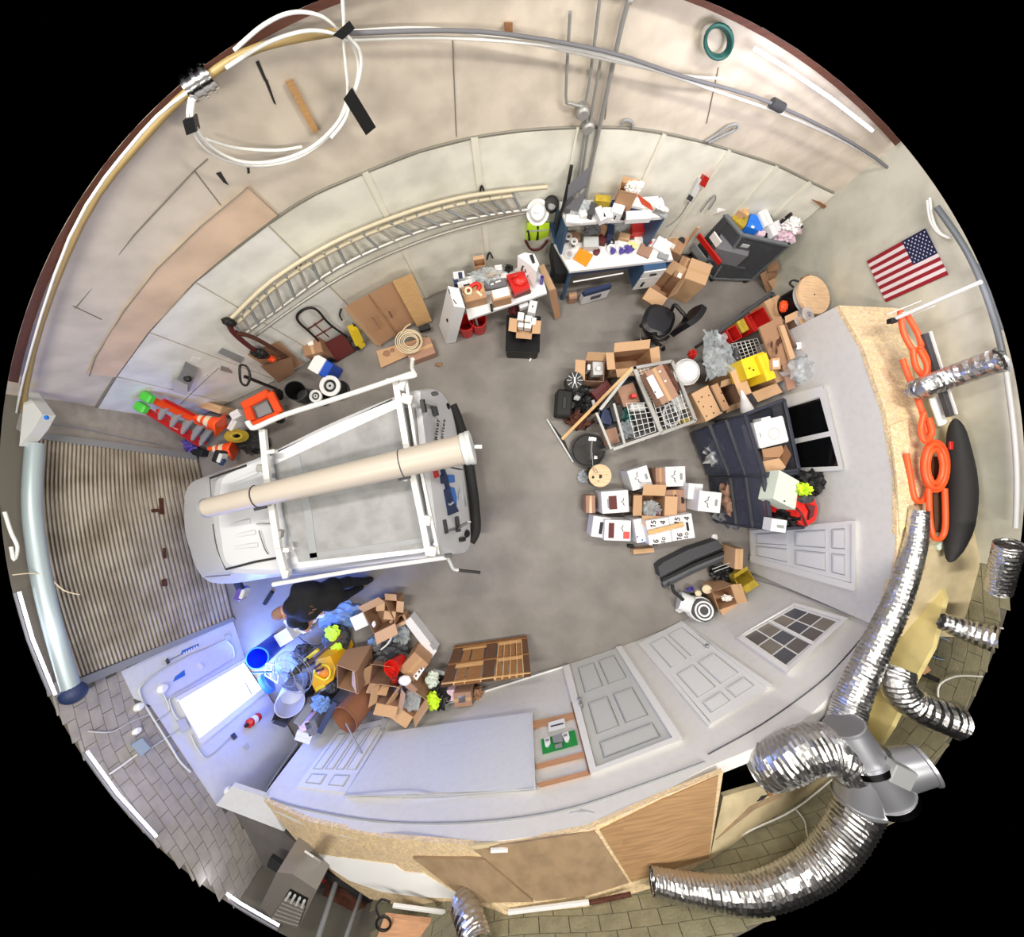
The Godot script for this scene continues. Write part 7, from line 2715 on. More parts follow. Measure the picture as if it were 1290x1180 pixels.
	film("clear_bag", "large clear plastic bag bulging over the heap beside the white dome", "bag", [884, 418, 912, 420, 928, 468, 886, 482], [.9, .95, .85, .85], .08, 51, "plasticbag", 14)
	lump("bag_contents", "white and grey parts inside the large clear bag", "parts", P(904, 454, .7), Vector3(.22, .1, .2), .2, 52, "grey")
	lump("black_mesh", "black and blue netting at the right of the clear bag", "netting", P(922, 448, .8), Vector3(.1, .08, .14), .4, 53, "charcoal")
	o = thing("wire_basket", "white wire basket behind the yellow carton", "basket", P(938, 440, 0))
	wires(o, P(922, 433, .85), P(954, 426, .85), P(960, 443, .85), P(930, 456, .85), 6, 5)
	wires(o, P(922, 433, .85), P(930, 456, .85), P(924, 455, .6), P(917, 434, .6), 4, 3)
	g = Geo.new()
	g.slab(line_of([919, 435, .58, 948, 429, .58, 953, 444, .58, 926, 455, .58]), Vector3(0, -.03, 0))
	part(g, "base", "black", o)
	open_box("tan open carton holding the yellow carton", 956, 472, 34, 36, .95, 0.0, -22, [40, 15, -15, null], "card3", "open_carton", .4)
	o = carton("yellow carton standing in the tan open carton", 952, 460, 31, 26, .35, .75, -20, "yellow", "yellow_carton")
	for q in [[944, 464], [949, 466]]:
		sticker(o, q[0], q[1], 2, 2, 1.1, 0, "ink", "dot")
	carton("paler yellow side carton leaning on the yellow carton", 966, 462, 12, 34, .4, .78, -22, "yellow", "yellow_carton")
	sticker(carton("tan box with a square white label in front of the tall carton", 978, 458, 10, 14, .3, .95, -5, "card3"), 977, 458, 7, 8, 1.25, -5)
	o = thing("paper_cone", "white rolled paper cone between the dotted carton and the dark hampers", "paper", P(940, 515, .5))
	g = Geo.new()
	g.lathe(P(941, 516, .9), P(934, 492, 1.05), [Vector2(.09, 0), Vector2(.015, 1), Vector2(0, 1)], 16)
	part(g, "cone", "paper", o)
	o = thing("tall_carton", "tall brown carton with dark patches and an open top leaning by the big cable reel", "box", P(975, 430, 0))
	g = Geo.new()
	g.slab(line_of([956, 412, 1.2, 984, 398, 1.3, 999, 452, 1.25, 976, 465, 1.1]), Vector3(0, -.03, 0))
	part(g, "front_panel", "card2", o)
	g = Geo.new()
	g.slab(line_of([982, 410, 1.33, 988, 409, 1.33, 1002, 450, 1.3, 996, 453, 1.3]), Vector3(0, -.04, 0))
	part(g, "edge_flap", "card3", o)
	for q in [[972, 434], [980, 432], [978, 442], [983, 428]]:
		g = Geo.new()
		g.blob(P(q[0], q[1], 1.26), Vector3(.015, .008, .05), .3, 4)
		part(g, "stain_patch", "rustbrown", o)
	g = Geo.new()
	g.slab(line_of([985, 458, 1.15, 999, 455, 1.2, 1003, 488, 1.2, 992, 492, 1.1]), Vector3(0, -.02, 0))
	part(g, "lower_flap", "cardpink", o)
	open_box("open brown carton with a white paper behind the tall carton", 1004, 418, 17, 32, .5, 0.75, -25, [20, 30, null, 20], "cardpink", "open_carton", .5)
	film("white_paper", "white paper sheet in the open carton next to the tall carton", "paper", [1002, 432, 1011, 430, 1014, 438, 1003, 440], [1.28, 1.28, 1.27, 1.27], .02, 55, "paper", 4)
	lump("clear_bag", "crumpled clear bag of fittings against the white east front", "bag", P(1010, 466, 1.25), Vector3(.15, .2, .19), .45, 56, "plasticbag")
	lump("bag_fill", "pale blue-grey fittings seen through the bag by the east front", "parts", P(1010, 468, 1.2), Vector3(.11, .12, .14), .15, 57, "greylight")
	# steel shelf with red bins and the big reel
	o = thing("steel_shelf", "low steel shelf frame with red bins beneath the big cable reel", "shelf", P(940, 405, 0))
	for q in [[903, 419, .7, 972, 369, .7], [972, 369, .7, 984, 398, .7], [903, 419, .7, 914, 440, .7]]:
		g = Geo.new()
		g.bar(P(q[0], q[1], q[2]), P(q[3], q[4], q[5]), .05, .05)
		part(g, "frame_bar", "charcoal", o)
	g = Geo.new()
	g.slab(line_of([905, 420, .4, 966, 374, .4, 980, 400, .4, 916, 438, .4]), Vector3(0, -.03, 0))
	part(g, "shelf_plate", "charcoal", o)
	for q in [[904, 419], [970, 371], [983, 398], [915, 438]]:
		g = Geo.new()
		var p := P(q[0], q[1], .68)
		g.bar(p, Vector3(p.x, 0, p.z), .04, .04, Vector3(1, 0, 0))
		part(g, "leg", "charcoal", o)
	for q in [["left red parts bin on the steel shelf", 925, 420, 13, 17], ["right larger red parts bin on the steel shelf", 956, 402, 24, 22]]:
		open_box(q[0], q[1], q[2], q[3], q[4], .3, .42, -28, [null, null, null, null], "redpaint", "parts_bin", .4, "", "bin", .012)
	carton("olive-brown box between the two red bins", 936, 410, 10, 16, .25, .42, -28, "olive")
	o = thing("big_cable_reel", "big wooden cable reel wound with black cable at the end of the east front", "reel", P(1000, 385, 0))
	var a := P(994, 388, .75)
	var e := P(1026, 371, 1.12)
	var ax := (e - a).normalized()
	g = Geo.new()
	g.lathe(a, e, [Vector2(0, 0), Vector2(.23, 0), Vector2(.23, .9), Vector2(0, .9)], 30)
	part(g, "cable_winding", "blackgloss", o)
	g = Geo.new()
	g.lathe(e - ax * .04, e, [Vector2(0, 0), Vector2(.29, 0), Vector2(.29, 1), Vector2(0, 1)], 36)
	part(g, "flange", "cablereel", o)
	g = Geo.new()
	g.lathe(e - ax * .1, e - ax * .055, [Vector2(.2, 0), Vector2(.27, 0), Vector2(.27, 1), Vector2(.2, 1)], 36)
	part(g, "pale_ring", "greylight", o)
	g = Geo.new()
	g.lathe(e, e + ax * .004, [Vector2(.012, 0), Vector2(.012, 1), Vector2(0, 1)], 10)
	part(g, "centre_hole", "dark", o)
	g = Geo.new()
	g.lathe(a - ax * .05, a, [Vector2(0, 0), Vector2(.22, 0), Vector2(.22, 1), Vector2(0, 1)], 30)
	part(g, "back_flange", "cablereel", o)
	carton("tan carton with an orange disc print under the big cable reel", 978, 388, 20, 28, .45, .3, -25, "card3")
	lump("orange_disc", "orange round pack beside the black cable winding", "pack", P(987, 386, .95), Vector3(.06, .05, .09), .1, 58, "orange")
	o = thing("white_reel", "small white plastic reel in front of the big cable reel", "reel", P(1003, 400, .7))
	g = Geo.new()
	a = P(1006, 402, 1.2)
	g.lathe(a, a + Vector3(.05, .12, -.02), [Vector2(0, 0), Vector2(.12, 0), Vector2(.12, .15), Vector2(.05, .2), Vector2(.05, .8), Vector2(.12, .85), Vector2(.12, 1), Vector2(.04, 1), Vector2(.04, .9)], 24)
	part(g, "reel", "frosted", o)
	g = Geo.new()
	g.lathe(a + Vector3(.05, .12, -.02), a + Vector3(.055, .135, -.02), [Vector2(.03, 0), Vector2(.03, 1), Vector2(0, 1)], 12)
	part(g, "hub", "grey", o)
	g = Geo.new()
	g.tube(smoothed(line_of([1000, 362, 1.0, 995, 357, 1.0, 999, 353, 1.05, 1008, 355, 1.1]), 4), .014, 6)
	solo(g, "cable_tail", "black", "loop of black cable sticking out of the big reel", "cable")
	plank("wood_wedge", "brown wood end sticking out behind the big reel flange", "wood", P(1013, 348, 1.0), P(1018, 358, 1.0), .1, .05, "stud")
	plank("wood_wedge", "brown wood corner at the right rim of the big reel", "wood", P(1047, 372, .95), P(1050, 385, .95), .06, .05, "stud")

# ---------------------------------------------------------------- dark hampers against the east front
func hamper_things() -> void:
	var o := tub("dark_hamper", "upper dark grey clear-sided hamper cart under the two-light window", [938, 522, 987, 503, 1006, 592, 962, 597], 1.4, [872, 545, 925, 530, 940, 596, 893, 598], 0.1, "smoke", "cartdark")
	var q2 := tub("dark_hamper", "lower dark grey clear-sided hamper cart beside the white cartons", [962, 600, 1006, 595, 1012, 664, 972, 667], 1.4, [896, 601, 940, 600, 944, 664, 902, 657], 0.1, "smoke", "cartdark")
	var g := Geo.new()
	for q in [[[868, 543, 0.15], [894, 598, 0.15], [962, 598, 1.4], [938, 522, 1.4], "cartdark", o], [[896, 603, 0.15], [903, 656, 0.15], [971, 667, 1.4], [962, 600, 1.4], "cartdark", q2]]:
		for t in [0.42, 0.72]:
			g = Geo.new()
			var a := P(q[0][0], q[0][1], q[0][2]).lerp(P(q[3][0], q[3][1], q[3][2]), t)
			var b := P(q[1][0], q[1][1], q[1][2]).lerp(P(q[2][0], q[2][1], q[2][2]), t)
			g.bar(a, b, .05, .03)
			part(g, "side_rail", "charcoal", q[5])
	for q in [["white_pile", "pale crumpled load at the bottom of the upper dark hamper", 905, 570, .35, .2, "greylight", 61], ["grey_pile", "brownish load at the bottom of the lower dark hamper", 930, 625, .5, .26, "cardpink", 62], ["grey_pile", "dark round load at the left of the lower dark hamper", 920, 645, .3, .2, "fabricgrey", 63]]:
		lump(q[0], q[1], "load", P(q[2], q[3], q[4]), Vector3(q[5], .2, q[5] * 1.2), .35, q[7], q[6])
	for q in [["dark_crate", "dark crate filling the upper dark hamper", 960, 550, 40, 66, .7, .4, -12, "cartdark"], ["dark_crate", "dark crate filling the lower dark hamper", 980, 630, 32, 56, .7, .4, -6, "charcoal"]]:
		plain_box(q[0], q[1], "crate", q[2], q[3], q[4], q[5], q[6], q[7], q[8], q[9])
	# on top of them
	o = thing("boxed_light", "white box with an oval print on top of the upper dark hamper", "box", P(972, 545, 1.1))
	var s := spot(973, 544, 38, 34, .3, 1.12, -14)
	g = Geo.new()
	g.box(s[0], s[1], s[2], .02)
	part(g, "body", "whiteplastic", o)
	g = Geo.new()
	var c := P(975, 546, 1.42)
	g.lathe(c, c + Vector3(0, .004, 0), [Vector2(.06, 0), Vector2(.06, 1), Vector2(0, 1)], 20)
	part(g, "oval_print", "paper", o)
	g = Geo.new()
	g.lathe(c - Vector3(.0, .001, 0), c + Vector3(0, .002, 0), [Vector2(.09, 0), Vector2(.09, 1), Vector2(0, 1)], 20)
	part(g, "print_ring", "greylight", o)
	g = Geo.new()
	g.box(P(958, 548, 1.423), Vector3(.015, .003, .07), YB(-14), .001)
	part(g, "print_line", "grey", o)
	s = spot(966, 528, 12, 6, .2, 1.2, -14)
	g = Geo.new()
	g.box(s[0], s[1], s[2], .01)
	part(g, "handle_tab", "whiteplastic", o)
	o = thing("folded_carton", "brown carton with a twisted flap below the white box on the hamper", "box", P(975, 578, 1.1))
	for q in [[[960, 566, 1.35], [985, 561, 1.38], [988, 568, 1.3], [982, 576, 1.28], [962, 576, 1.3], "card"], [[961, 581, 1.3], [982, 577, 1.28], [990, 588, 1.35], [984, 595, 1.36], [966, 597, 1.34], "card3"], [[990, 560, 1.4], [997, 573, 1.45], [990, 587, 1.36], [982, 577, 1.25], [986, 568, 1.28], "card2"]]:
		g = Geo.new()
		var p := []
		for k in 5:
			p.append(P(q[k][0], q[k][1], q[k][2]))
		g.slab(p, Vector3(0, -.012, 0))
		part(g, "panel", q[5], o)
	s = spot(974, 580, 24, 26, .16, 1.08, -8)
	g = Geo.new()
	g.box(s[0], s[1], s[2], .004)
	part(g, "body", "cardpink", o)
	o = thing("pale_cabinet", "pale grey-green metal box lying across both dark hampers", "box", P(985, 620, 1.1))
	g = Geo.new()
	var t4 := line_of([982, 592, 1.55, 1007, 606, 1.55, 1002, 642, 1.55, 974, 628, 1.55])
	var b4 := []
	for q in t4:
		b4.append(q + Vector3(-.05, -.22, .02))
	g.hexa([b4[0], b4[1], b4[2], b4[3], t4[0], t4[1], t4[2], t4[3]])
	part(g, "body", "greygreen", o)
	g = Geo.new()
	c = P(988, 631, 1.552)
	g.lathe(c, c + Vector3(0, .006, 0), [Vector2(.012, 0), Vector2(.012, 1), Vector2(0, 1)], 10)
	part(g, "lock", "charcoal", o)
	lump("black_jacket", "black jacket heaped at the wall end of the dark hampers", "jacket", P(1020, 608, 1.45), Vector3(.16, .16, .17), .3, 64, "black")
	lump("hivis_cloth", "yellow-green safety cloth beside the black jacket", "cloth", P(1011, 616, 1.55), Vector3(.09, .08, .08), .5, 65, "hivis")
	lump("black_sack", "black sack with yellow-green strips below the pale metal box", "bag", P(990, 650, 1.3), Vector3(.16, .2, .14), .35, 66, "black")
	plank("hivis_strip", "yellow-green strip hanging on the black sack", "cloth", P(1001, 640, 1.45), P(1000, 660, 1.4), .03, .03, "hivis")
	o = thing("red_tool_bag", "red open tool bag beside the office door on the dark hamper", "bag", P(1016, 645, 1.1))
	g = Geo.new()
	var r1 := line_of([1003, 634, 1.55, 1010, 626, 1.6, 1026, 628, 1.6, 1030, 640, 1.58, 1028, 655, 1.55, 1016, 663, 1.52, 1004, 656, 1.5])
	var r0 := []
	for q in r1:
		r0.append(Vector3(q.x * .95, 1.15, q.z * .95))
	rings_to(g, [r1, r0])
	part(g, "body", "red", o)
	g = Geo.new()
	g.slab(line_of([1016, 636, 1.61, 1027, 637, 1.62, 1025, 650, 1.6, 1019, 655, 1.58, 1021, 644, 1.6]), Vector3(0, -.03, 0))
	part(g, "opening", "maroon", o)
	g = Geo.new()
	g.blob(P(1015, 629, 1.6), Vector3(.09, .06, .05), .2, 5)
	part(g, "dark_flap", "charcoal", o)
	g = Geo.new()
	g.tube(smoothed(line_of([1003, 640, 1.56, 1010, 648, 1.63, 1016, 662, 1.54]), 4), .014, 6)
	part(g, "strap", "maroon", o)
	o = carton("small white box with grey label at the front corner of the lower dark hamper", 981, 662, 19, 16, .16, 1.4, 8, "whitecard", "white_carton")
	sticker(o, 983, 663, 9, 4, 1.56, 8, "grey", "print")

# ---------------------------------------------------------------- white cartons on the floor
func mountain(o: Node3D, cx: float, cy: float, k: float, h: float, ang: float) -> void:
	var g := Geo.new()
	var p := []
	for q in [[-8, 2], [-5, 0], [-3, 1], [0, -4], [3, 1], [5, 0], [8, 2]]:
		var v: Vector3 = YB(ang) * Vector3(q[1] * k * mpp(h), 0, q[0] * k * mpp(h))
		p.append(P(cx, cy, h) + v + Vector3(0, .007, 0))
	g.tube(p, .006, 4)
	part(g, "print_logo", "ink", o)

func carton_things() -> void:
	var o := carton("white carton with a peak print, upper left of the pair below the wire rack", 806, 602, 26, 26, .4, 0, -17, "whitecard", "white_carton", "white printed cartons")
	mountain(o, 803, 602, .9, .4, -17)
	sticker(o, 814, 600, 3, 7, .4, -17, "grey", "print")
	o = carton("white carton with a peak print, upper right of the pair below the wire rack", 851, 600, 25, 25, .42, 0, -2, "whitecard", "white_carton", "white printed cartons")
	mountain(o, 849, 600, .9, .42, -2)
	sticker(o, 858, 600, 3, 8, .42, -2, "grey", "print")
	carton("grey-brown plain carton side behind the upper right white carton", 832, 601, 12, 24, .38, 0, -2, "cardpink", "tan_carton")
	o = carton("white carton with a peak print touching the dark hamper", 894, 632, 28, 26, .78, 0, 6, "whitecard", "white_carton", "white printed cartons")
	mountain(o, 891, 632, .9, .78, 6)
	sticker(o, 902, 633, 3, 8, .78, 6, "grey", "print")
	carton("white carton half hidden behind the one touching the dark hamper", 876, 619, 18, 20, .6, 0, 4, "whitecard", "white_carton")
	o = carton("grey-brown carton with dark print between the white cartons", 850, 632, 28, 30, .45, 0, -2, "cardpink", "tan_carton")
	for q in [[851, 630, 2, 14, "ink"], [860, 630, 4, 8, "ink"]]:
		sticker(o, q[0], q[1], q[2], q[3], .45, -2, q[4], "print")
	o = carton("white carton with a dark red patch, upper of the two at the left", 775, 632, 34, 28, .42, 0, -4, "whitecard", "white_carton", "white cartons with dark red patches")
	sticker(o, 772, 633, 10, 17, .42, -4, "maroon", "red_patch")
	mountain(o, 785, 632, .6, .42, -4)
	sticker(o, 766, 634, 2, 12, .42, -4, "grey", "print")
	carton("tan carton with white label left of the upper red-patch carton", 744, 635, 12, 22, .3, 0, 0, "cardpink", "tan_carton")
	o = carton("white carton with dark red patch and an orange-red tag, lower at the left", 778, 668, 33, 26, .45, 0, 2, "whitecard", "white_carton", "white cartons with dark red patches")
	sticker(o, 770, 668, 7, 19, .45, 2, "maroon", "red_patch")
	sticker(o, 789, 674, 8, 9, .45, 2, "red", "orange_tag")
	mountain(o, 784, 665, .5, .45, 2)
	o = carton("low white carton with a black oval under the lower red-patch carton", 757, 664, 22, 26, .36, 0, 8, "whitecard", "white_carton")
	sticker(o, 757, 665, 4, 15, .36, 8, "ink", "black_oval")
	o = open_box("open tan carton of clear wrapped parts among the white cartons", 823, 637, 29, 26, .5, 0, 2, [20, 35, 25, 15], "card", "open_carton", .55)
	lump("wrapped_parts", "clear wrapped parts in the open tan carton among the white cartons", "parts", P(820, 641, .42), Vector3(.13, .1, .14), .4, 71, "plasticbag")
	lump("red_part", "dark red part peeking out of the open tan carton", "parts", P(828, 644, .42), Vector3(.05, .06, .09), .2, 72, "maroon")
	o = carton("left of the two joined white cartons with the large numbers 15 and 16", 830, 669, 29, 31, .62, 0, -9, "whitecard", "white_carton", "white numbered cartons")
	var p := carton("right of the two joined white cartons with the large numbers 15 and 16", 859, 664, 29, 31, .62, 0, -9, "whitecard", "white_carton", "white numbered cartons")
	for q in [[o, 820, 660, "15"], [o, 832, 658, "4"], [p, 850, 656, "15"], [p, 862, 653, "4"], [o, 823, 684, "16"], [o, 833, 680, "SO"], [p, 853, 676, "16"], [p, 862, 674, "SO"]]:
		var B := Basis(Vector3(.15, 0, -1).normalized(), Vector3(-1, 0, -.15).normalized(), UPV)
		text(q[0], "number_print", q[3], .115 if q[3] != "SO" else .08, P(q[1] + 3, q[2], .627), B, "ink")
	sticker(p, 866, 663, 3, 11, .62, -9, "ink", "black_oval")
	o = carton("white carton side with blue print left of the numbered cartons", 808, 668, 16, 30, .5, 0, -9, "whitecard", "white_carton")
	for q in [[803, 676], [809, 680], [812, 683]]:
		sticker(o, q[0], q[1], 2, 2, .5, 0, "signblue", "dot")
	plank("wood_stick", "tan wood slat lying on the two numbered white cartons", "wood slat", P(816, 671, .66), P(861, 660, .66), .07, .03, "pinelight")
	carton("small tan carton on the floor below the numbered cartons", 811, 694, 26, 6, .15, 0, -6, "card3", "tan_carton")
	plain_box("floor_pad", "dark grey pad on the floor at the foot of the lower red-patch carton", "pad", 795, 688, 8, 4, .06, 0, 5, "rubber")
	lump("paper_ball", "small white crumpled paper on the floor right of the numbered cartons", "paper", P(900, 677, .03), Vector3(.05, .03, .06), .3, 73, "paper")

# ---------------------------------------------------------------- by the south fronts
func southeast_things() -> void:
	var o := thing("running_board", "upper thick charcoal board lying on the floor before the twelve-pane window", "board", P(868, 710, 0))
	var g := Geo.new()
	g.slab(line_of([829, 714, .2, 836, 708, .2, 868, 692, .2, 904, 680, .2, 911, 690, .2, 872, 706, .2, 832, 727, .2]), Vector3(0, -.2, 0))
	part(g, "board", "charcoal", o)
	g = Geo.new()
	g.tube(line_of([832, 728, .17, 872, 707, .17, 911, 691, .17]), .012, 5)
	part(g, "lower_edge", "black", o)
	o = thing("running_board", "lower grey ribbed board lying beside the thick charcoal one", "board", P(875, 718, 0))
	for k in 3:
		g = Geo.new()
		var d := k * 4.0
		g.slab(line_of([834 + k, 729 + d, .1, 873, 710 + d, .1, 913, 694 + d, .1, 914, 697 + d, .1, 874, 714 + d, .1, 835 + k, 733 + d, .1]), Vector3(0, -.09, 0))
		part(g, "rib", ["rubber", "greyplastic", "charcoal"][k], o)
	lump("black_bag", "black bag of cords on the floor behind the ribbed board", "bag", P(911, 721, .1), Vector3(.2, .1, .14), .4, 81, "black")
	for q in [["upper thin pale rod across the black bag", 897, 717, 926, 706], ["lower thin pale rod across the black bag", 900, 720, 922, 712]]:
		rod("thin_rod", q[0], "rod", P(q[1], q[2], .24), P(q[3], q[4], .24), .007, "greylight")
	carton("narrow tan carton standing behind the black bag", 931, 704, 10, 26, .4, 0, 2, "card3")
	o = open_box("yellow-edged tan carton with a dark opening in the office corner", 938, 729, 20, 15, .35, 0, -32, [null, 40, 60, 30], "olive", "open_carton", .5)
	plain_box("yellow_carton", "yellow carton face against the floor in the office corner", "box", 941, 740, 18, 4, .15, 0, -28, "yellow")
	open_box("tan carton with crumpled flaps and white parts next to the grey duct coil", 913, 752, 24, 26, .35, 0, -20, [40, 20, 65, 70], "card", "open_carton", .5)
	lump("white_parts", "small white parts in the tan carton by the duct coil", "parts", P(916, 753, .3), Vector3(.08, .04, .05), .4, 82, "paper")
	# bucket and flexible coil
	o = vessel("white_bucket", "white bucket tipped on its side behind the striped duct coil", "bucket", P(855, 756, .14), P(872, 762, .2), .16, .15, "whiteplastic", "", "", "greylight")
	o = thing("duct_coil", "white and dark striped flexible duct coil on the floor by the office door", "duct", P(883, 768, 0))
	var a := P(876, 764, .08)
	var b := P(887, 769, .4)
	var ax := (b - a).normalized()
	for k in 7:
		g = Geo.new()
		var c := a.lerp(b, k / 6.0)
		var ring := []
		var r: float = .19 if k < 5 else [.14, .085][k - 5]
		var x := ax.cross(UPV).normalized()
		var y := x.cross(ax)
		if k >= 5:
			c = b
		for i in 24:
			ring.append(c + (x * cos(TAU * i / 24) + y * sin(TAU * i / 24)) * r)
		g.tube(ring, .017, 7, true)
		part(g, "coil", "whiteplastic", o)
	g = Geo.new()
	g.lathe(a, b, [Vector2(0, 0), Vector2(.18, 0), Vector2(.18, .95), Vector2(0, .95)], 24)
	part(g, "dark_core", "charcoal", o)
	for q in [["large tin lid standing above the striped duct coil", 890, 741, .075], ["small tin lid beside the striped duct coil", 879, 746, .05], ["round white fitting on the tipped bucket", 868, 763, .04]]:
		g = Geo.new()
		g.lathe(P(q[1], q[2], .25), P(q[1], q[2], .29) + Vector3(.01, 0, .02), [Vector2(0, 0), Vector2(q[3], 0), Vector2(q[3], 1), Vector2(q[3] * .85, 1), Vector2(q[3] * .8, .7), Vector2(0, .7)], 20)
		solo(g, "tin_cover", "cream_rope", q[0], "lid")
	vessel("purple_can", "dark purple spray can behind the tin lids", "can", P(866, 743, .1), P(872, 741, .2), .035, .035, "purple")
	lump("dark_clutter", "dark clutter between the tin lids and the duct coil", "clutter", P(880, 752, .1), Vector3(.12, .08, .08), .4, 83, "rubber")
	g = Geo.new()
	g.tube(smoothed(line_of([847, 736, .25, 849, 745, .28, 857, 752, .3, 861, 756, .32]), 4), .03, 7)
	solo(g, "black_strap", "rubber", "black strap end curling over the tipped white bucket", "strap")
	lump("paper_scrap", "white printed scrap on the floor before the tipped bucket", "paper", P(856, 768, .03), Vector3(.06, .03, .05), .3, 84, "paper")
	# raised post of door
	# leaning white sheet, green panel
	o = thing("white_sheet", "large white wallboard sheet leaning over the south office front", "sheet", FS.at(Vector2(580, 950), .05))
	g = Geo.new()
	board(g, FS, [488, 923, 671, 897, 675, 994, 437, 1004], 10, 3, .01, .07)
	part(g, "board", "white", o)
	for q in [[671, 898, 675, 993], [437, 1003, 560, 1003, 675, 993]]:
		g = Geo.new()
		var p := []
		for x in V(q):
			p.append(FS.at(x, .075))
		g.tube(p, .008, 5)
		part(g, "edge", "trim" if q[0] == 671 else "groove", o)
	var n := get_node("wall_office_south")
	for q in [[671, 908, 722, 897, 724, 905, 672, 918], [676, 962, 736, 946, 737, 954, 676, 969], [677, 986, 740, 970, 743, 976, 680, 992]]:
		g = Geo.new()
		board(g, FS, q, 3, 1, 0, .03)
		part(g, "wood_strip", "strip", n)
	g = Geo.new()
	board(g, FS, [719, 884, 722, 883, 746, 973, 742, 975], 1, 5, 0, .025)
	part(g, "wood_strip", "stud", n)
	o = thing("green_board", "small green board with white holders on the office front left of the grey door", "panel", FS.at(Vector2(704, 935), .02))
	g = Geo.new()
	board(g, FS, [682, 931, 724, 919, 728, 938, 684, 950], 4, 3, 0, .025)
	part(g, "board", "green", o)
	for q in [[686, 930, 693, 927, 694, 936, 691, 941, 688, 941, 687, 937], [708, 924, 716, 921, 718, 929, 716, 935, 713, 935, 711, 931]]:
		g = Geo.new()
		board(g, FS, [q[0], q[1], q[2], q[3], q[4], q[5], q[10], q[11]], 2, 2, .02, .06)
		board(g, FS, [q[10], q[11], q[4], q[5], q[6], q[7], q[8], q[9]], 2, 2, .02, .05)
		var h := part(g, "holder", "whiteplastic", o)
		g = Geo.new()
		var cx: float = (q[0] + q[2]) * .5
		var cy: float = (q[1] + q[3]) * .5
		board(g, FS, [cx - 2, cy + 2.5, cx + 2.5, cy + 1, cx + 3, cy + 4, cx - 1.5, cy + 5.5], 1, 1, .06, .064)
		part(g, "print", "grey", h)
	g = Geo.new()
	board(g, FS, [696, 927, 708, 923, 710, 934, 698, 936], 2, 2, .02, .06)
	board(g, FS, [699, 938, 708, 935, 709, 941, 700, 943], 1, 1, .02, .05)
	part(g, "grey_socket", "grey", o)
	o = thing("white_unit", "white flat electrical unit with dark slots above the green board", "electrical box", FS.at(Vector2(701, 912), .02))
	g = Geo.new()
	board(g, FS, [691, 910, 711, 904, 713, 916, 692, 922], 3, 2, 0, .05)
	part(g, "body", "whiteplastic", o)
	g = Geo.new()
	board(g, FS, [694, 914, 710, 910, 710.5, 911.5, 694.5, 915.5], 2, 1, .05, .055)
	part(g, "slot", "black", o)
	for q in [[458, 950, 450, 920, "leaning grey metal rod in front of the far left office door"], [483, 921, 496, 900, "short dark rod leaning by the white wallboard sheet"]]:
		g = Geo.new()
		g.tube([FS.at(Vector2(q[0], q[1]), .05), FS.at(Vector2(q[2], q[3]), .35)], .012, 6)
		solo(g, "metal_rod", "grey", q[4], "rod")
	g = Geo.new()
	for q in [[718, 1025, 732, 1021], [726, 1023, 744, 1022], [731, 1020, 748, 1024]]:
		g.tube(on(FS, q, .004), .004, 4)
	part(g, "scuff_mark", "groove", n)

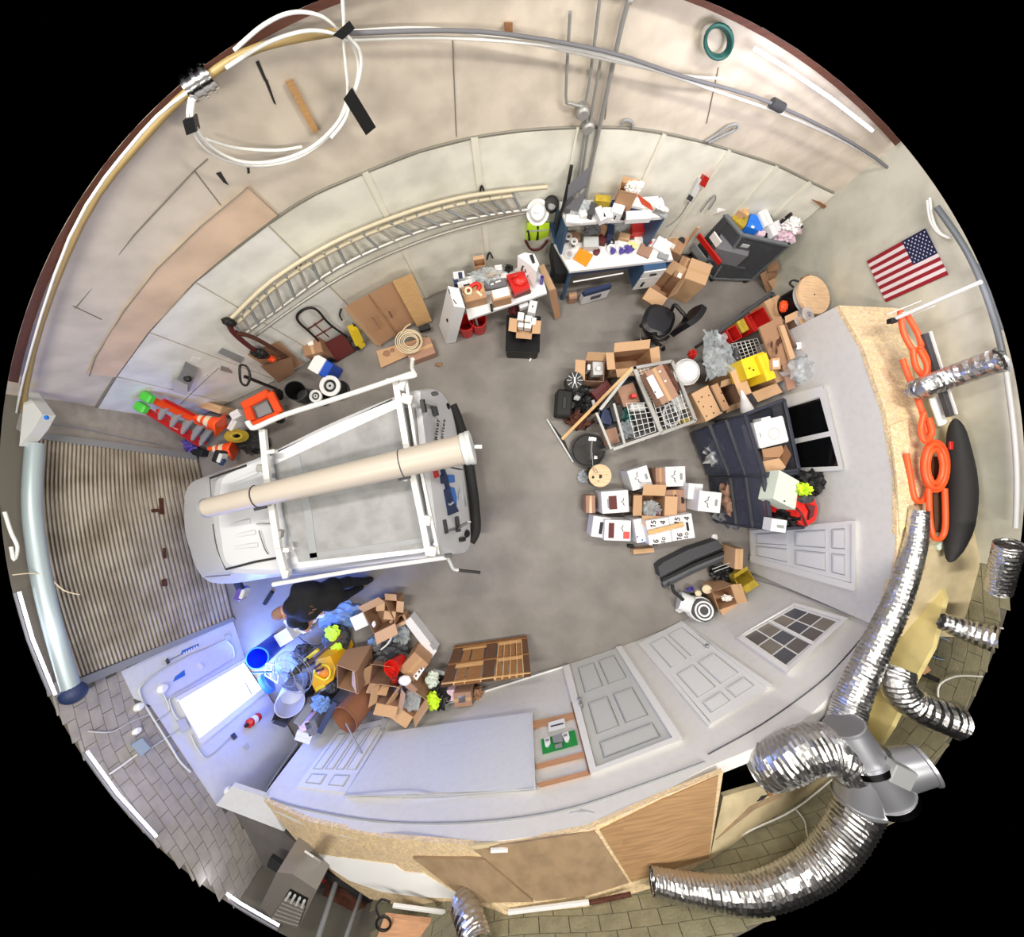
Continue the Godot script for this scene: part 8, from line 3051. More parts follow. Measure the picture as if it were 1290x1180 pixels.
# ---------------------------------------------------------------- junk heap
func southwest_things() -> void:
	vessel("blue_drum", "bright blue open plastic drum beside the exit door", "drum", P(349, 808, 0), P(324, 829, .62), .155, .165, "barrel", "", "", "skyblue")
	carton("white square carton at the top of the blue drum", 357, 803, 19, 17, .4, 0, -32, "whitecard", "white_carton")
	lump("white_bag", "white plastic bags at the bent person's hands", "bag", P(377, 785, .12), Vector3(.22, .12, .16), .45, 91, "whiteplastic")
	lump("clear_bag", "pale blue clear plastic film right of the bent person", "bag", P(427, 772, .06), Vector3(.32, .07, .22), .5, 92, "bluebag")
	carton("small blue and white carton between the person and the bags", 403, 774, 11, 9, .12, 0, -8, "whitecard", "product_box")
	carton("grey patterned pack on the floor right of the person's hands", 413, 768, 12, 13, .1, 0, -5, "greylight", "product_box")
	plank("black_bar", "black bar lying on the blue-lit floor left of the person", "bar", P(333, 761, .03), P(343, 745, .03), .06, .04, "black")
	var g := Geo.new()
	g.tube(smoothed(line_of([376, 802, .03, 388, 811, .03, 400, 813, .03, 410, 808, .03]), 4), .008, 5)
	solo(g, "floor_cable", "charcoal", "thin dark cable curving on the floor left of the grey bag", "cable")
	# pedestal fan
	var o := thing("pedestal_fan", "large pedestal fan with grey blades and a clear wire cage in the junk heap", "fan", P(385, 826, 0))
	var hub := P(368, 848, 1.05)
	var ax := Vector3(-.25, .93, .18).normalized()
	var x := ax.cross(Vector3(0, 0, 1)).normalized()
	var y := x.cross(ax)
	var R := .33
	for k in [[-.04, R], [.0, R * 1.02], [.06, R * .8], [.09, R * .45]]:
		g = Geo.new()
		var ring := []
		for i in 30:
			ring.append(hub + ax * k[0] + (x * cos(TAU * i / 30) + y * sin(TAU * i / 30)) * k[1])
		g.tube(ring, .004, 5, true)
		part(g, "cage_ring", "grey", o)
	for i in 16:
		var d := x * cos(TAU * i / 16) + y * sin(TAU * i / 16)
		g = Geo.new()
		g.tube([hub + ax * .1 + d * .06, hub + ax * .085 + d * R * .5, hub + ax * .05 + d * R * .85, hub + d * R * 1.02, hub - ax * .05 + d * R], .0016, 4)
		part(g, "cage_wire", "grey", o)
	for i in 4:
		g = Geo.new()
		var rows := []
		for a in 6:
			var row := []
			for c in 5:
				var rr := lerpf(.06, R * .9, c / 4.0)
				var t := TAU * (i + .15) / 4.0 + (a / 5.0 - .5) * lerpf(.7, 1.0, c / 4.0)
				row.append(hub + (x * cos(t) + y * sin(t)) * rr + ax * (.035 * (a / 5.0 - .5) + .02))
			rows.append(row)
		g.sheet(rows, hub + ax * 5.0)
		part(g, "blade", "fanblade", o)
	g = Geo.new()
	g.lathe(hub - ax * .12, hub + ax * .07, [Vector2(0, 0), Vector2(.07, .05), Vector2(.07, .5), Vector2(.045, .6), Vector2(.045, .95), Vector2(0, 1)], 18)
	part(g, "motor", "charcoal", o)
	g = Geo.new()
	g.tube([hub - ax * .1, hub - ax * .16 + Vector3(0.05, -.1, -.03), Vector3(P(385, 826, 0).x, .04, P(385, 826, 0).z)], .02, 8)
	part(g, "stand", "charcoal", o)
	g = Geo.new()
	g.lathe(P(385, 826, 0), P(385, 826, .05), [Vector2(0, 0), Vector2(.2, 0), Vector2(.2, .5), Vector2(.05, 1), Vector2(0, 1)], 20)
	part(g, "foot", "charcoal", o)
	g = Geo.new()
	g.lathe(P(340, 858, .45), P(332, 864, .5), [Vector2(0, 0), Vector2(.17, 0), Vector2(.175, .5), Vector2(.16, 1), Vector2(0, .8)], 24)
	solo(g, "drum_cover", "signblue", "round blue drum lid leaning by the exit door sill", "lid")
	o = thing("plastic_crate", "pale blue-white plastic crate frame beside the fan", "crate", P(345, 846, .2))
	for q in [[336, 835, 352, 838], [352, 838, 350, 860], [350, 860, 334, 850], [334, 850, 336, 835], [343, 836, 341, 855], [335, 842, 351, 848]]:
		g = Geo.new()
		g.tube(line_of([q[0], q[1], .7, q[2], q[3], .7]), .012, 6)
		part(g, "bar", "whiteplastic", o)
	rod("dark_rod", "dark rod poking over the blue drum toward the doorway", "rod", P(316, 847, .8), P(343, 846, .8), .012, "teal")
	vessel("clear_bin", "frosted bin holding an orange-brown load below the fan", "bin", P(372, 855, 0), P(365, 886, .8), .15, .2, "frosted", "tube", "greylight")
	# yellow mop bucket
	o = thing("mop_bucket", "yellow mop bucket with a wringer in the middle of the junk heap", "bucket", P(408, 832, 0))
	var r1 := line_of([399, 831, .5, 416, 826, .5, 423, 842, .5, 420, 856, .5, 398, 872, .5, 392, 860, .5])
	var r0 := []
	for q in r1:
		r0.append(Vector3(q.x * .96 - .02, .05, q.z * .95))
	g = Geo.new()
	rings_to(g, [r1, r0])
	part(g, "body", "mop", o)
	g = Geo.new()
	g.tube(smoothed([P(396, 846, .58), P(404, 837, .6), P(414, 840, .6), P(416, 850, .58), P(410, 856, .56), P(400, 852, .56)], 4, true), .018, 7, true)
	part(g, "wringer_rim", "yellow", o)
	g = Geo.new()
	g.blob(P(408, 848, .5), Vector3(.1, .04, .1), .1, 3)
	part(g, "wringer", "amber", o)
	for q in [[384, 832, 401, 818], [398, 868, 410, 862]]:
		g = Geo.new()
		g.bar(P(q[0], q[1], .5), P(q[2], q[3], .5), .06, .06, UPV, .02)
		part(g, "yellow_edge", "yellow", o)
	for q in [[396, 842, 404, 836], [398, 845, 408, 842]]:
		g = Geo.new()
		g.bar(P(q[0], q[1], .63), P(q[2], q[3], .63), .04, .02)
		part(g, "grip_slot", "rustbrown", o)
	plank("mop_pole", "dark brown handle lying across the yellow bucket to the grey bag", "handle", P(384, 840, .8), P(432, 800, .55), .035, .035, "palletdark")
	lump("black_boot", "black boot standing below the yellow mop bucket", "boot", P(392, 868, .4), Vector3(.07, .12, .09), .2, 93, "black")
	lump("black_bag", "dark bag behind the fan and the yellow bucket", "bag", P(382, 822, .2), Vector3(.16, .1, .13), .3, 94, "charcoal")
	# grey bag with vest
	o = thing("grey_bag", "grey soft bag with a yellow-green vest lying on it", "bag", P(424, 805, 0))
	g = Geo.new()
	g.blob(P(424, 806, .16), Vector3(.23, .16, .27), .12, 95)
	part(g, "bag", "charcoal", o)
	o = thing("safety_vest", "yellow-green vest crumpled on the grey soft bag", "vest", P(421, 800, .3))
	for q in [[419, 797, .12, .12], [424, 815, .09, .07]]:
		g = Geo.new()
		g.blob(P(q[0], q[1], .33), Vector3(q[2], .03, q[3]), .35, int(q[0]))
		part(g, "cloth", "hivis", o)
	# cardboard boxes and tube
	o = thing("tilted_carton", "large brown carton tilted open toward the office front in the junk heap", "box", P(446, 835, 0))
	var m := [P(424, 837, .85), P(449, 846, .9), P(452, 874, .85), P(425, 866, .8)]
	var bb := [P(436, 818, .3), P(468, 812, .35), P(470, 845, .25), P(442, 838, .25)]
	for i in 4:
		var j := (i + 1) % 4
		var c: Vector3 = (m[0] + m[2] + bb[0] + bb[2]) * .25
		var nn: Vector3 = ((m[i] + m[j] + bb[i] + bb[j]) as Vector3) * .25 - c
		nn = nn.normalized() * .012
		g = Geo.new()
		g.hexa([m[i], m[j], m[j] - nn, m[i] - nn, bb[i], bb[j], bb[j] - nn, bb[i] - nn])
		part(g, "panel", ["card", "card2", "card", "cardpink"][i], o)
	g = Geo.new()
	g.slab(bb, Vector3(0, -.02, 0))
	part(g, "bottom", "card2", o)
	g = Geo.new()
	g.slab([m[1] + Vector3(-.02, .02, 0), m[2] + Vector3(-.02, .02, 0), P(443, 862, .8), P(444, 842, .8)], Vector3(0, -.012, 0))
	part(g, "flap", "card3", o)
	o = vessel("cardboard_tube", "big brown cardboard tube with its mouth toward the left office door", "tube", P(468, 868, .25), P(434, 907, .8), .2, .235, "tube", "", "tube")
	open_box("small open carton with a dark inside nearest the van", 492, 763, 15, 14, .35, 0, 4, [10, 10, 15, 20], "card", "open_carton", .7)
	open_box("brown carton with a white lid flap right of the clear film", 478, 778, 30, 30, .4, 0, -26, [null, 25, null, 40], "card2", "open_carton", .45)
	plain_box("white_cover", "white square lid lying on the brown carton at the heap top", "lid", 452, 783, 18, 18, .03, .4, -24, "paper")
	lump("white_part", "small white part on the flap of the brown carton", "parts", P(471, 786, .42), Vector3(.03, .03, .05), .2, 96, "whiteplastic")
	o = thing("long_white_carton", "long white carton lying diagonally at the right of the junk heap", "box", P(525, 805, 0))
	g = Geo.new()
	var t4 := line_of([509, 783, .25, 517, 777, .25, 550, 820, .25, 544, 829, .25])
	g.hexa([t4[0] - Vector3(0, .25, 0), t4[1] - Vector3(0, .25, 0), t4[2] - Vector3(0, .25, 0), t4[3] - Vector3(0, .25, 0), t4[0], t4[1], t4[2], t4[3]])
	part(g, "body", "whitecard", o)
	g = Geo.new()
	g.slab(line_of([541, 812, .255, 546, 809, .255, 550, 816, .255, 546, 819, .255]), Vector3(0, -.004, 0))
	part(g, "print", "grey", o)
	open_box("small tan carton end at the head of the long white carton", 502, 781, 14, 8, .25, 0, -25, [30, 20, 10, null], "card", "open_carton", .5)
	o = thing("grey_hose_bag", "clear bag with grey hose and a white curved pipe in the heap", "bag", P(482, 808, 0))
	g = Geo.new()
	g.blob(P(480, 808, .15), Vector3(.3, .14, .16), .4, 97, 2.5, 22, 14, YB(-30))
	part(g, "bag", "fabricgrey", o)
	g = Geo.new()
	g.tube(smoothed(line_of([480, 818, .35, 489, 810, .38, 494, 800, .38, 495, 792, .36]), 5), .016, 7)
	part(g, "white_pipe", "whiteplastic", o)
	g = Geo.new()
	g.blob(P(470, 808, .25), Vector3(.08, .05, .06), .4, 98)
	part(g, "blue_part", "bluebag", o)
	lump("silver_bag", "pale grey plastic wrap between the hose bag and the long white carton", "bag", P(505, 800, .15), Vector3(.14, .12, .16), .35, 99, "plasticbag")
	lump("dark_hose_heap", "heap of dark hose and netting above the red bucket", "hose", P(493, 822, .25), Vector3(.27, .15, .16), .4, 100, "charcoal")
	vessel("red_bucket", "bright red-orange bucket tipped open in the middle of the heap", "bucket", P(506, 830, .35), P(493, 842, .65), .09, .13, "red", "redpaint", "red")
	g = Geo.new()
	for k in 9:
		var p := P(490 + 2.2 * (k % 5), 843 + k * 2.1, .7)
		g.tube(smoothed([p, P(494 + (k * 7) % 9, 850 + k * 1.5, .66), P(490 + (k * 5) % 13, 862, .55)], 4), .005, 4)
	solo(g, "red_wire_tangle", "redpaint", "tangle of thin red wires spilling from the red-orange bucket", "wire")
	for q in [["pinkish open carton left of the red-orange bucket", 480, 850, 26, 24, .5, 0, 8, [null, 60, 65, 60]], ["pinkish open carton with torn flaps below the red-orange bucket", 490, 876, 28, 24, .6, 0, 10, [50, 40, 60, 55]]]:
		open_box(q[0], q[1], q[2], q[3], q[4], q[5], q[6], q[7], q[8], "cardpink", "open_carton", .5)
	open_box("tan carton with clear parts at the foot of the heap near the office front", 516, 882, 32, 30, .5, 0, 35, [60, 30, 60, 65], "card", "open_carton", .45)
	lump("clear_parts", "clear and grey parts in the tan carton at the heap foot", "parts", P(519, 882, .5), Vector3(.13, .06, .17), .4, 101, "plasticbag")
	o = carton("tan carton with a white cut-out strip right of the red-orange bucket", 521, 840, 30, 24, .55, 0, -48, "card")
	g = Geo.new()
	g.slab(line_of([520, 852, .565, 531, 840, .565, 535, 842, .565, 525, 857, .565]), Vector3(0, -.008, 0))
	part(g, "white_strip", "paper", o)
	for q in [[524, 851], [528, 846], [531, 842]]:
		g = Geo.new()
		g.blob(P(q[0], q[1], .57), Vector3(.015, .006, .02), 0.0)
		part(g, "hole", "maroon", o)
	o = thing("white_lamp", "white lamp fixture with a round head lying on the cartons", "lamp", P(513, 857, .6))
	g = Geo.new()
	g.blob(P(510, 857, .68), Vector3(.1, .05, .08), .05, 102)
	part(g, "head", "whiteplastic", o)
	g = Geo.new()
	g.bar(P(512, 860, .66), P(524, 870, .62), .1, .06, UPV, .015)
	part(g, "base", "cardpink", o)
	lump("dark_cables", "dark blue cords under the white lamp fixture", "cord", P(504, 864, .5), Vector3(.1, .07, .1), .4, 103, "navy")
	# vest and dark bag by the pallet
	lump("black_bag", "black bag between the heap and the pallet", "bag", P(556, 872, .3), Vector3(.16, .2, .22), .25, 104, "black")
	lump("safety_vest", "yellow-green vest bundle between the heap and the pallet boxes", "vest", P(546, 882, .5), Vector3(.11, .08, .13), .3, 105, "hivis")
	lump("grey_green_bag", "pale green and grey bag above the yellow-green vest bundle", "bag", P(545, 856, .45), Vector3(.1, .08, .12), .3, 106, "greygreen")
	plank("white_edge_board", "white board edge poking out left of the pallet", "board", P(545, 845, .3), P(560, 848, .3), .06, .03, "greylight")
	# pallet
	o = thing("pallet", "brown wooden pallet propped at a slant on boxes by the office front", "pallet", P(612, 835, 0))
	var C := [P(572, 816, .16), P(664, 803, .16), P(669, 852, .78), P(555, 866, .78)]
	var at := func(u: float, v: float, up: float) -> Vector3:
		return (C[0] as Vector3).lerp(C[1], u).lerp((C[3] as Vector3).lerp(C[2], u), v) + Vector3(0, up, 0)
	for q in [[0.0, 0.13, 1], [0.15, 0.25, 0], [0.27, 0.36, 0], [0.36, 0.43, 0], [0.45, 0.585, 1], [0.61, 0.67, 0], [0.69, 0.75, 0], [0.77, 0.83, 0], [0.85, 0.905, 0], [0.92, 1.0, 1]]:
		g = Geo.new()
		var p := [at.call(q[0], 0, 0), at.call(q[1], 0, 0), at.call(q[1], 1, 0), at.call(q[0], 1, 0)]
		g.slab(p, Vector3(0, -.025, -.01))
		part(g, "deck_board", "palletdark" if q[2] else "pallet", o)
	for v in [0.06, 0.5, 0.97]:
		g = Geo.new()
		g.bar(at.call(0.0, v, -.07), at.call(1.0, v, -.07), .05, .09)
		part(g, "stringer", "pallet" if v < .9 else "pinelight", o)  # far stringer paler: the bright light on its side is put into the colour
	for q in [[.13, .45, .05, .1], [.1, .44, .46, .56], [.62, .92, 0.02, .1], [.62, .92, .45, .53]]:
		g = Geo.new()
		g.slab([at.call(q[0], q[2], .012), at.call(q[1], q[2], .012), at.call(q[1], q[3], .012), at.call(q[0], q[3], .012)], Vector3(0, -.012, 0))
		part(g, "cross_slat", "pine", o)
	for u in [.61, .69, .77, .85, .92]:
		g = Geo.new()
		g.bar(at.call(u, .04, .004), at.call(u, .96, .004), .012, .012)
		part(g, "bright_edge", "pinelight", o)
	o = carton("brown carton with shiny foil patch under the raised pallet edge", 583, 881, 22, 18, .45, 0, -6, "cardpink")
	sticker(o, 582, 880, 9, 9, .45, -6, "chrome", "foil_patch")
	carton("pale pink carton left of the foil-patch carton under the pallet", 567, 876, 12, 14, .4, 0, -8, "pink")
	lump("brown_rag", "brown rag right of the foil-patch carton", "rag", P(601, 874, .2), Vector3(.1, .1, .1), .4, 107, "card2")
	lump("white_scrap", "white and black scrap at the wall below the foil-patch carton", "scrap", P(572, 892, .1), Vector3(.09, .05, .05), .4, 108, "paper")
	# lower left end
	o = thing("hand_cart", "black cart with pale blue parts between the clear bin and the cardboard tube", "cart", P(405, 868, 0))
	g = Geo.new()
	g.slab(line_of([398, 878, .6, 410, 872, .6, 419, 880, .6, 404, 898, .6]), Vector3(0, -.25, 0))
	part(g, "body", "black", o)
	g = Geo.new()
	g.blob(P(404, 886, .66), Vector3(.13, .07, .12), .4, 109)
	part(g, "load", "bluebag", o)
	lump("black_boot", "black rubber boot leaning by the mouth of the tilted carton", "boot", P(420, 864, .45), Vector3(.09, .14, .1), .15, 110, "charcoal")
	lump("white_cloth", "white cloth behind the black rubber boot", "cloth", P(412, 868, .4), Vector3(.1, .08, .1), .3, 111, "greylight")
	vessel("red_can", "small red and blue can beside the clear bin", "can", P(396, 888, .45), P(394, 893, .62), .04, .04, "redpaint")
	plank("blue_board", "long dark blue board leaning from the tube to the wall corner", "board", P(423, 884, .75), P(402, 923, .9), .08, .03, "navy")
	plank("grey_board", "grey board leaning below the clear bin", "board", P(392, 888, .6), P(374, 912, .9), .12, .03, "grey")
	o = open_box("white-rimmed dark carton at the wall corner left of the clear bin", 356, 903, 17, 14, .5, 0.1, 20, [75, 75, 75, 75], "charcoal", "open_carton", .3)
	for q in [["pale carton on top of the small stack in the office corner", 384, 915, 14, 10, .3, .5, -25, "pink"], ["white-topped carton at the foot of the small stack in the office corner", 382, 929, 20, 12, .7, .1, 18, "whitecard"], ["lilac-grey carton in the middle of the small stack in the office corner", 393, 917, 14, 18, .4, .4, -20, "fabricgrey"]]:
		carton(q[0], q[1], q[2], q[3], q[4], q[5], q[6], q[7], q[8])

# ---------------------------------------------------------------- things on and over the lofts
func duct(label: String, pts: Array, r0: float, r1: float, mt := "foil") -> Node3D:
	var p := smoothed(line_of(pts), 14)
	var rows := []
	var L := 0.0
	for i in p.size() - 1:
		L += (p[i] as Vector3).distance_to(p[i + 1])
	var n := int(L / 0.021)
	for i in n + 1:
		var k := float(i) / n * (p.size() - 1)
		var m := mini(int(k), p.size() - 2)
		var c := (p[m] as Vector3).lerp(p[m + 1], k - m)
		var ax := ((p[m + 1] - p[m]) as Vector3).normalized()
		var x := ax.cross(UPV).normalized()
		var y := x.cross(ax)
		var r := lerpf(r0, r1, float(i) / n) * (1.0 if i % 2 else 0.955)
		var row := [c]
		for j in 24:
			var t := TAU * (j + 0.35 * (rng.randf() - .5)) / 24
			row.append(c + (x * cos(t) + y * sin(t)) * r * (0.98 + 0.045 * rng.randf()) + ax * 0.012 * (rng.randf() - .5))
		rows.append(row)
	var g := Geo.new()
	for i in n:
		for j in 24:
			var l := j % 24 + 1
			var l2 := (j + 1) % 24 + 1
			g.quad(rows[i][l], rows[i][l2], rows[i + 1][l2], rows[i + 1][l], rows[i][l] - rows[i][0])
	return solo(g, "flexible_duct", mt, label, "duct")

func roof_things() -> void:
	var g := Geo.new()
	duct("long silver duct running down the corner of the east loft to the metal junction", [1158, 642, 2.5, 1152, 690, 2.5, 1130, 758, 2.5, 1100, 822, 2.5, 1074, 880, 2.55, 1064, 915, 2.6], .08, .165)
	duct("fat crumpled silver duct curving over the gap in the corner loft", [962, 968, 2.55, 985, 960, 2.7, 1015, 945, 2.75, 1045, 944, 2.75, 1080, 968, 2.75], .2, .23)
	duct("long silver duct sweeping along the lower right over the block wall", [822, 1110, 2.75, 880, 1122, 2.8, 950, 1126, 2.85, 1020, 1098, 2.85, 1062, 1055, 2.85, 1090, 1000, 2.8], .11, .2)
	duct("short silver duct bending past the yellow partition", [1130, 842, 2.5, 1130, 862, 2.55, 1150, 886, 2.6, 1205, 908, 2.7], .15, .17)
	duct("slim silver duct leaving the dark corner at the right edge", [1186, 782, 2.5, 1218, 794, 2.6, 1256, 806, 2.75], .09, .14)
	duct("silver duct crossing the east wall beside the orange hose", [1156, 490, 2.5, 1168, 486, 2.6, 1200, 474, 2.7, 1262, 452, 3.0], .11, .12)
	duct("short upright silver duct at the bottom edge behind the south loft", [583, 1138, 2.6, 590, 1155, 2.75, 598, 1182, 2.9, 602, 1200, 3.0], .14, .16)
	duct("brown-tinted silver duct at the far right ceiling line", [1272, 685, 3.0, 1264, 715, 2.9, 1258, 745, 2.8], .1, .09)
	var o := thing("duct_junction", "shiny sheet metal duct junction joining the silver ducts at lower right", "duct", P(1090, 970, 2.5))
	var a := P(1062, 912, 2.75)
	var b := P(1086, 955, 2.8)
	var c := P(1116, 1000, 2.85)
	for q in [[a, b, .17, .2], [b, c, .22, .23], [P(1100, 975, 2.8), P(1168, 962, 2.9), .2, .16], [P(1085, 955, 2.8), P(1084, 1010, 2.8), .2, .21]]:
		g = Geo.new()
		g.lathe(q[0], q[1], [Vector2(0, 0), Vector2(q[2], 0), Vector2(q[2] + .012, .02), Vector2(q[2] + .012, .08), Vector2(q[2], .1), Vector2(q[3], .9), Vector2(q[3] + .012, .92), Vector2(q[3] + .012, .98), Vector2(0, 1)], 26)
		part(g, "sleeve", "sheetmetal", o)
	g = Geo.new()
	g.box(P(1132, 975, 3.0), Vector3(.22, .1, .18), YB(25), .01)
	part(g, "damper", "grey", o)
	for q in [[a, b], [b, c]]:
		g = Geo.new()
		g.lathe(q[1] - (q[1] - q[0]).normalized() * .03, q[1] + (q[1] - q[0]).normalized() * .03, [Vector2(.2, 0), Vector2(.245, 0), Vector2(.245, 1), Vector2(.2, 1)], 26)
		part(g, "clamp_band", "chrome", o)
	# orange hose
	o = thing("orange_hose", "bright orange hose in loops and a big coil along the east loft", "hose", P(1165, 560, 2.4))
	for q in [[1137, 452, 2.45, 1143, 470, 2.45, 1152, 492, 2.45, 1162, 520, 2.45, 1168, 548, 2.45], [1134, 391, 2.45, 1138, 418, 2.45, 1150, 440, 2.48, 1160, 438, 2.48, 1156, 420, 2.46, 1142, 396, 2.46], [1150, 440, 2.5, 1154, 462, 2.5, 1166, 474, 2.5, 1168, 455, 2.5, 1158, 436, 2.5], [1158, 440, 2.52, 1168, 462, 2.52, 1160, 486, 2.5, 1158, 505, 2.48], [1164, 520, 2.5, 1160, 540, 2.5, 1165, 556, 2.5, 1174, 545, 2.5, 1170, 526, 2.5], [1142, 571, 2.45, 1147, 600, 2.45, 1152, 626, 2.45, 1160, 632, 2.45, 1168, 622, 2.45, 1172, 600, 2.45], [1170, 615, 2.5, 1171, 650, 2.5, 1176, 676, 2.5, 1186, 677, 2.5, 1191, 660, 2.5, 1190, 615, 2.5]]:
		g = Geo.new()
		g.tube(smoothed(line_of(q), 5), .026, 8)
		part(g, "hose_strand", "hose", o)
	for r in 4:
		g = Geo.new()
		var ring := []
		for k in 26:
			ring.append(P(1178 + (15 - r * 1.8) * cos(TAU * k / 26), 587 + (31 - r * 3.2) * sin(TAU * k / 26), 2.5 + .03 * (r % 2)))
		g.tube(ring, .026, 8, true)
		part(g, "hose_coil", "hose", o)
	g = Geo.new()
	g.bar(P(1178, 575, 2.42), P(1181, 670, 2.42), .09, .04)
	solo(g, "dark_board", "palletdark", "dark board lying under the orange hose coil", "board")
	g = Geo.new()
	g.tube(smoothed(line_of([1203, 527, 2.5, 1205, 545, 2.5, 1209, 580, 2.5, 1211, 617, 2.5, 1208, 660, 2.5, 1201, 692, 2.5, 1196, 708, 2.5]), 3), PackedFloat32Array([.01, .035, .055, .07, .08, .09, .1, .108, .113, .118, .118, .115, .11, .1, .085, .07, .05, .035, .01]), 18)
	solo(g, "cargo_box", "rubber", "long dark grey cargo box standing on the ledge against the east wall", "cargo box")
	g = Geo.new()
	g.bar(P(1198, 556, 2.66), P(1198, 566, 2.66), .03, .02)
	solo(g, "red_tag", "redpaint", "small red tag on the upper end of the dark cargo box", "tag")
	plank("green_scrap", "pale green scrap at the lower end of the orange hose loop", "scrap", P(1178, 690, 2.4), P(1186, 684, 2.4), .06, .06, "greygreen")
	o = thing("channel_bar", "long dark grey channel with a white edge leaning by the silver wall duct", "bar", P(1182, 470, 2.4))
	g = Geo.new()
	g.bar(P(1165, 420, 2.5), P(1198, 524, 2.5), .07, .05)
	part(g, "channel", "charcoal", o)
	g = Geo.new()
	g.bar(P(1170, 418, 2.52), P(1203, 522, 2.52), .016, .05)
	part(g, "white_edge", "paper", o)
	plank("white_board", "white board on the loft under the dark cargo box tip", "board", P(1176, 500, 2.42), P(1188, 535, 2.42), .1, .02, "whiteplastic")
	rod("white_pole", "white pole propped from the loft corner to the ceiling line", "pole", P(1126, 402, 2.45), P(1236, 355, 3.1), .022, "trim")
	for q in [[1118, 396, 1160, 379, "left"], [1132, 396, 1172, 382, "middle"], [1145, 398, 1178, 385, "right"]]:
		rod("thin_bracket_rod", q[4] + " of the thin white rods behind the propped white pole", "rod", P(q[0], q[1], 2.45), P(q[2], q[3], 2.6), .007, "wire")
	g = Geo.new()
	g.box(P(1124, 404, 2.45), Vector3(.07, .06, .05))
	solo(g, "pole_bracket", "black", "black foot bracket of the propped white pole", "bracket")
	for q in [[1173, 252, 1177, 280, 1186, 296, 1199, 302, "outer white cable drooping beside the flag"], [1170, 255, 1173, 278, 1182, 294, 1196, 302, "inner white cable drooping beside the flag"]]:
		conduit(WE, q.slice(0, 8), .012, .1, "wall_cable", "cable", q[8], "cable")
	conduit(WE, [1182, 264, 1215, 312, 1238, 360, 1256, 415, 1268, 470], .024, .12, "ceiling_pipe", "hampergrey", "grey-green pipe along the right ceiling line beyond the flag", "pipe")
	conduit(WE, [1268, 470, 1277, 540, 1281, 600, 1280, 660], .02, .12, "ceiling_pipe", "greylight", "pale pipe at the far right ceiling line beyond the cargo box", "pipe")
	plank("yellow_level", "yellow bar standing in the dark corner behind the partition", "bar", P(1173, 752, 2.0), P(1173, 806, 2.0), .06, .05, "amber")
	vessel("grey_bucket", "blue-grey bucket in the dark corner by the yellow bar", "bucket", P(1176, 808, 1.75), P(1184, 816, 2.0), .11, .13, "steelblue")
	plank("orange_block", "orange-tan block in the dark corner below the bucket", "block", P(1158, 836, 2.0), P(1164, 845, 2.0), .1, .08, "strip")
	plank("black_bar", "black bar on the wall ledge beyond the orange-tan block", "bar", P(1160, 848, 2.0), P(1192, 861, 2.05), .05, .04, "black")
	for q in [[1188, 773, 1212, 777, 1240, 786, 1264, 789, "white cable over the slim silver duct at the right edge"], [1182, 882, 1184, 862, 1205, 851, 1238, 851, "white cable arching over the block wall near the right edge"], [1150, 862, 1172, 878, 1205, 900, "white cable beside the short bending duct"], [1002, 1022, 1012, 1036, 1016, 1056, 1030, 1078, "pale cable hanging down the block wall at lower right"], [905, 1066, 950, 1044, 1000, 1020, 1055, 976, "thin conduit along the foot of the lower right block wall"]]:
		conduit(WS, q.slice(0, q.size() - 1), .009, .06, "wall_cable", "cable", q[q.size() - 1], "cable")
	# attic at lower left
	o = thing("unit_heater", "brown-grey unit heater with a grille and pale tubes in the dark attic", "heater", P(365, 1135, 1.5))
	g = Geo.new()
	g.slab(line_of([349, 1098, 2.05, 369, 1101, 2.05, 399, 1121, 2.05, 378, 1166, 2.05, 342, 1157, 2.05, 328, 1141, 1.95]), Vector3(.05, -.45, -.05))
	part(g, "housing", "heater", o)
	var G := line_of([365, 1120, 2.06, 388, 1132, 2.06, 377, 1163, 2.06, 344, 1153, 2.06])
	g = Geo.new()
	g.slab([G[0], G[1], G[2], G[3]], Vector3(0, -.02, 0))
	part(g, "grille_back", "black", o)
	for k in 6:
		g = Geo.new()
		var t := .28 + k * .14
		g.bar((G[0] as Vector3).lerp(G[3], t) + Vector3(0, .02, 0), (G[1] as Vector3).lerp(G[2], t) + Vector3(0, .02, 0), .025, .03)
		part(g, "grille_slat", "heater", o)
	for k in 4:
		g = Geo.new()
		var u := .1 + k * .26
		g.tube([(G[0] as Vector3).lerp(G[1], u) + Vector3(0, .03, 0), (G[0] as Vector3).lerp(G[1], u).lerp((G[3] as Vector3).lerp(G[2], u), .25) + Vector3(0, .03, 0)], .018, 7)
		part(g, "burner_tube", "greylight", o)
	rod("steel_post", "left grey steel post rising from the dark attic", "post", P(425, 1106, 1.6), P(400, 1184, 2.3), .035, "grey")
	rod("steel_post", "right grey steel post rising from the dark attic", "post", P(456, 1124, 1.7), P(434, 1186, 2.3), .028, "grey")
	plank("red_plank", "red board with a white edge by the dark attic opening", "board", P(389, 1095, 1.6), P(411, 1107, 1.6), .07, .06, "redpaint")
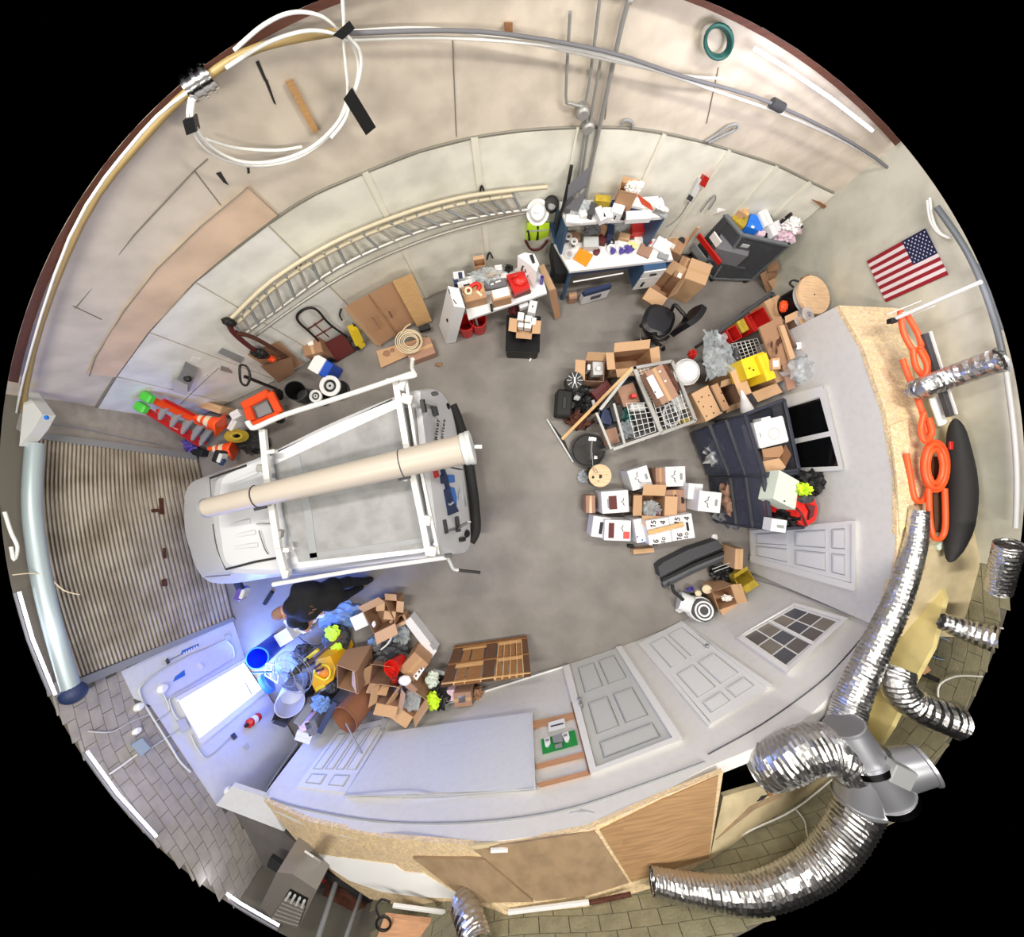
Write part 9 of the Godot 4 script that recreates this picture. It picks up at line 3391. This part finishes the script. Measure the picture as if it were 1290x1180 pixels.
	for q in [[395, 1092, 470, 1128, .05, "dark", "upper dark plank in the attic beside the white sheet"], [410, 1118, 470, 1150, .09, "rustbrown", "broad rust-brown plank between the attic posts"], [440, 1118, 490, 1142, .06, "rubber", "dark grey plank below the white sheet edge"], [340, 1083, 380, 1108, .08, "rubber", "dark plank behind the unit heater"]]:
		plank("attic_plank", q[6], "plank", P(q[0], q[1], 1.62), P(q[2], q[3], 1.7), q[4] * 1.6, .06, q[5])
	g = Geo.new()
	g.slab(line_of([484, 1155, 2.45, 553, 1163, 2.45, 556, 1195, 2.55, 470, 1195, 2.55]), Vector3(0, -.04, 0))
	solo(g, "orange_sheet", "strip", "orange-brown sheet at the bottom edge behind the south loft", "sheet")
	g = Geo.new()
	var ring := []
	for k in 20:
		ring.append(P(483 + 9 * cos(TAU * k / 20), 1163 + 9 * sin(TAU * k / 20), 2.5))
	g.tube(ring, .012, 6, true)
	g.tube(smoothed(line_of([478, 1155, 2.5, 474, 1142, 2.4, 480, 1133, 2.3, 492, 1136, 2.3]), 4), .012, 6)
	solo(g, "black_hose", "black", "black hose ring on the orange-brown sheet", "hose")
	for q in [[495, 1140, 582, 1152, "trim", "white strip along the back of the south loft at left"], [640, 1149, 742, 1136, "whiteplastic", "white strip along the back of the south loft right of the duct"], [650, 1155, 705, 1152, "paleply", "pale strip on the block wall below the white strips"], [742, 1137, 795, 1126, "rustbrown", "brown strip along the back of the south loft near the plywood"], [594, 1067, 688, 1054, "paleply", "pale strip across the front edge of the hardboard sheet"], [618, 1071, 640, 1070, "trim", "short white strip lying on the hardboard sheet"]]:
		var h := ray_on(DS, Vector2(q[0], q[1])).y + .05
		plank("loft_strip", q[5], "strip", P(q[0], q[1], h), P(q[2], q[3], h), .03, .03, q[4])
	for q in [[822, 1122, 836, 1185, "left dark stud rising behind the plywood at the bottom edge"], [842, 1117, 862, 1180, "right dark stud rising behind the plywood at the bottom edge"]]:
		plank("dark_stud", q[4], "stud", P(q[0], q[1], 2.4), P(q[2], q[3], 2.7), .07, .06, "palletdark")
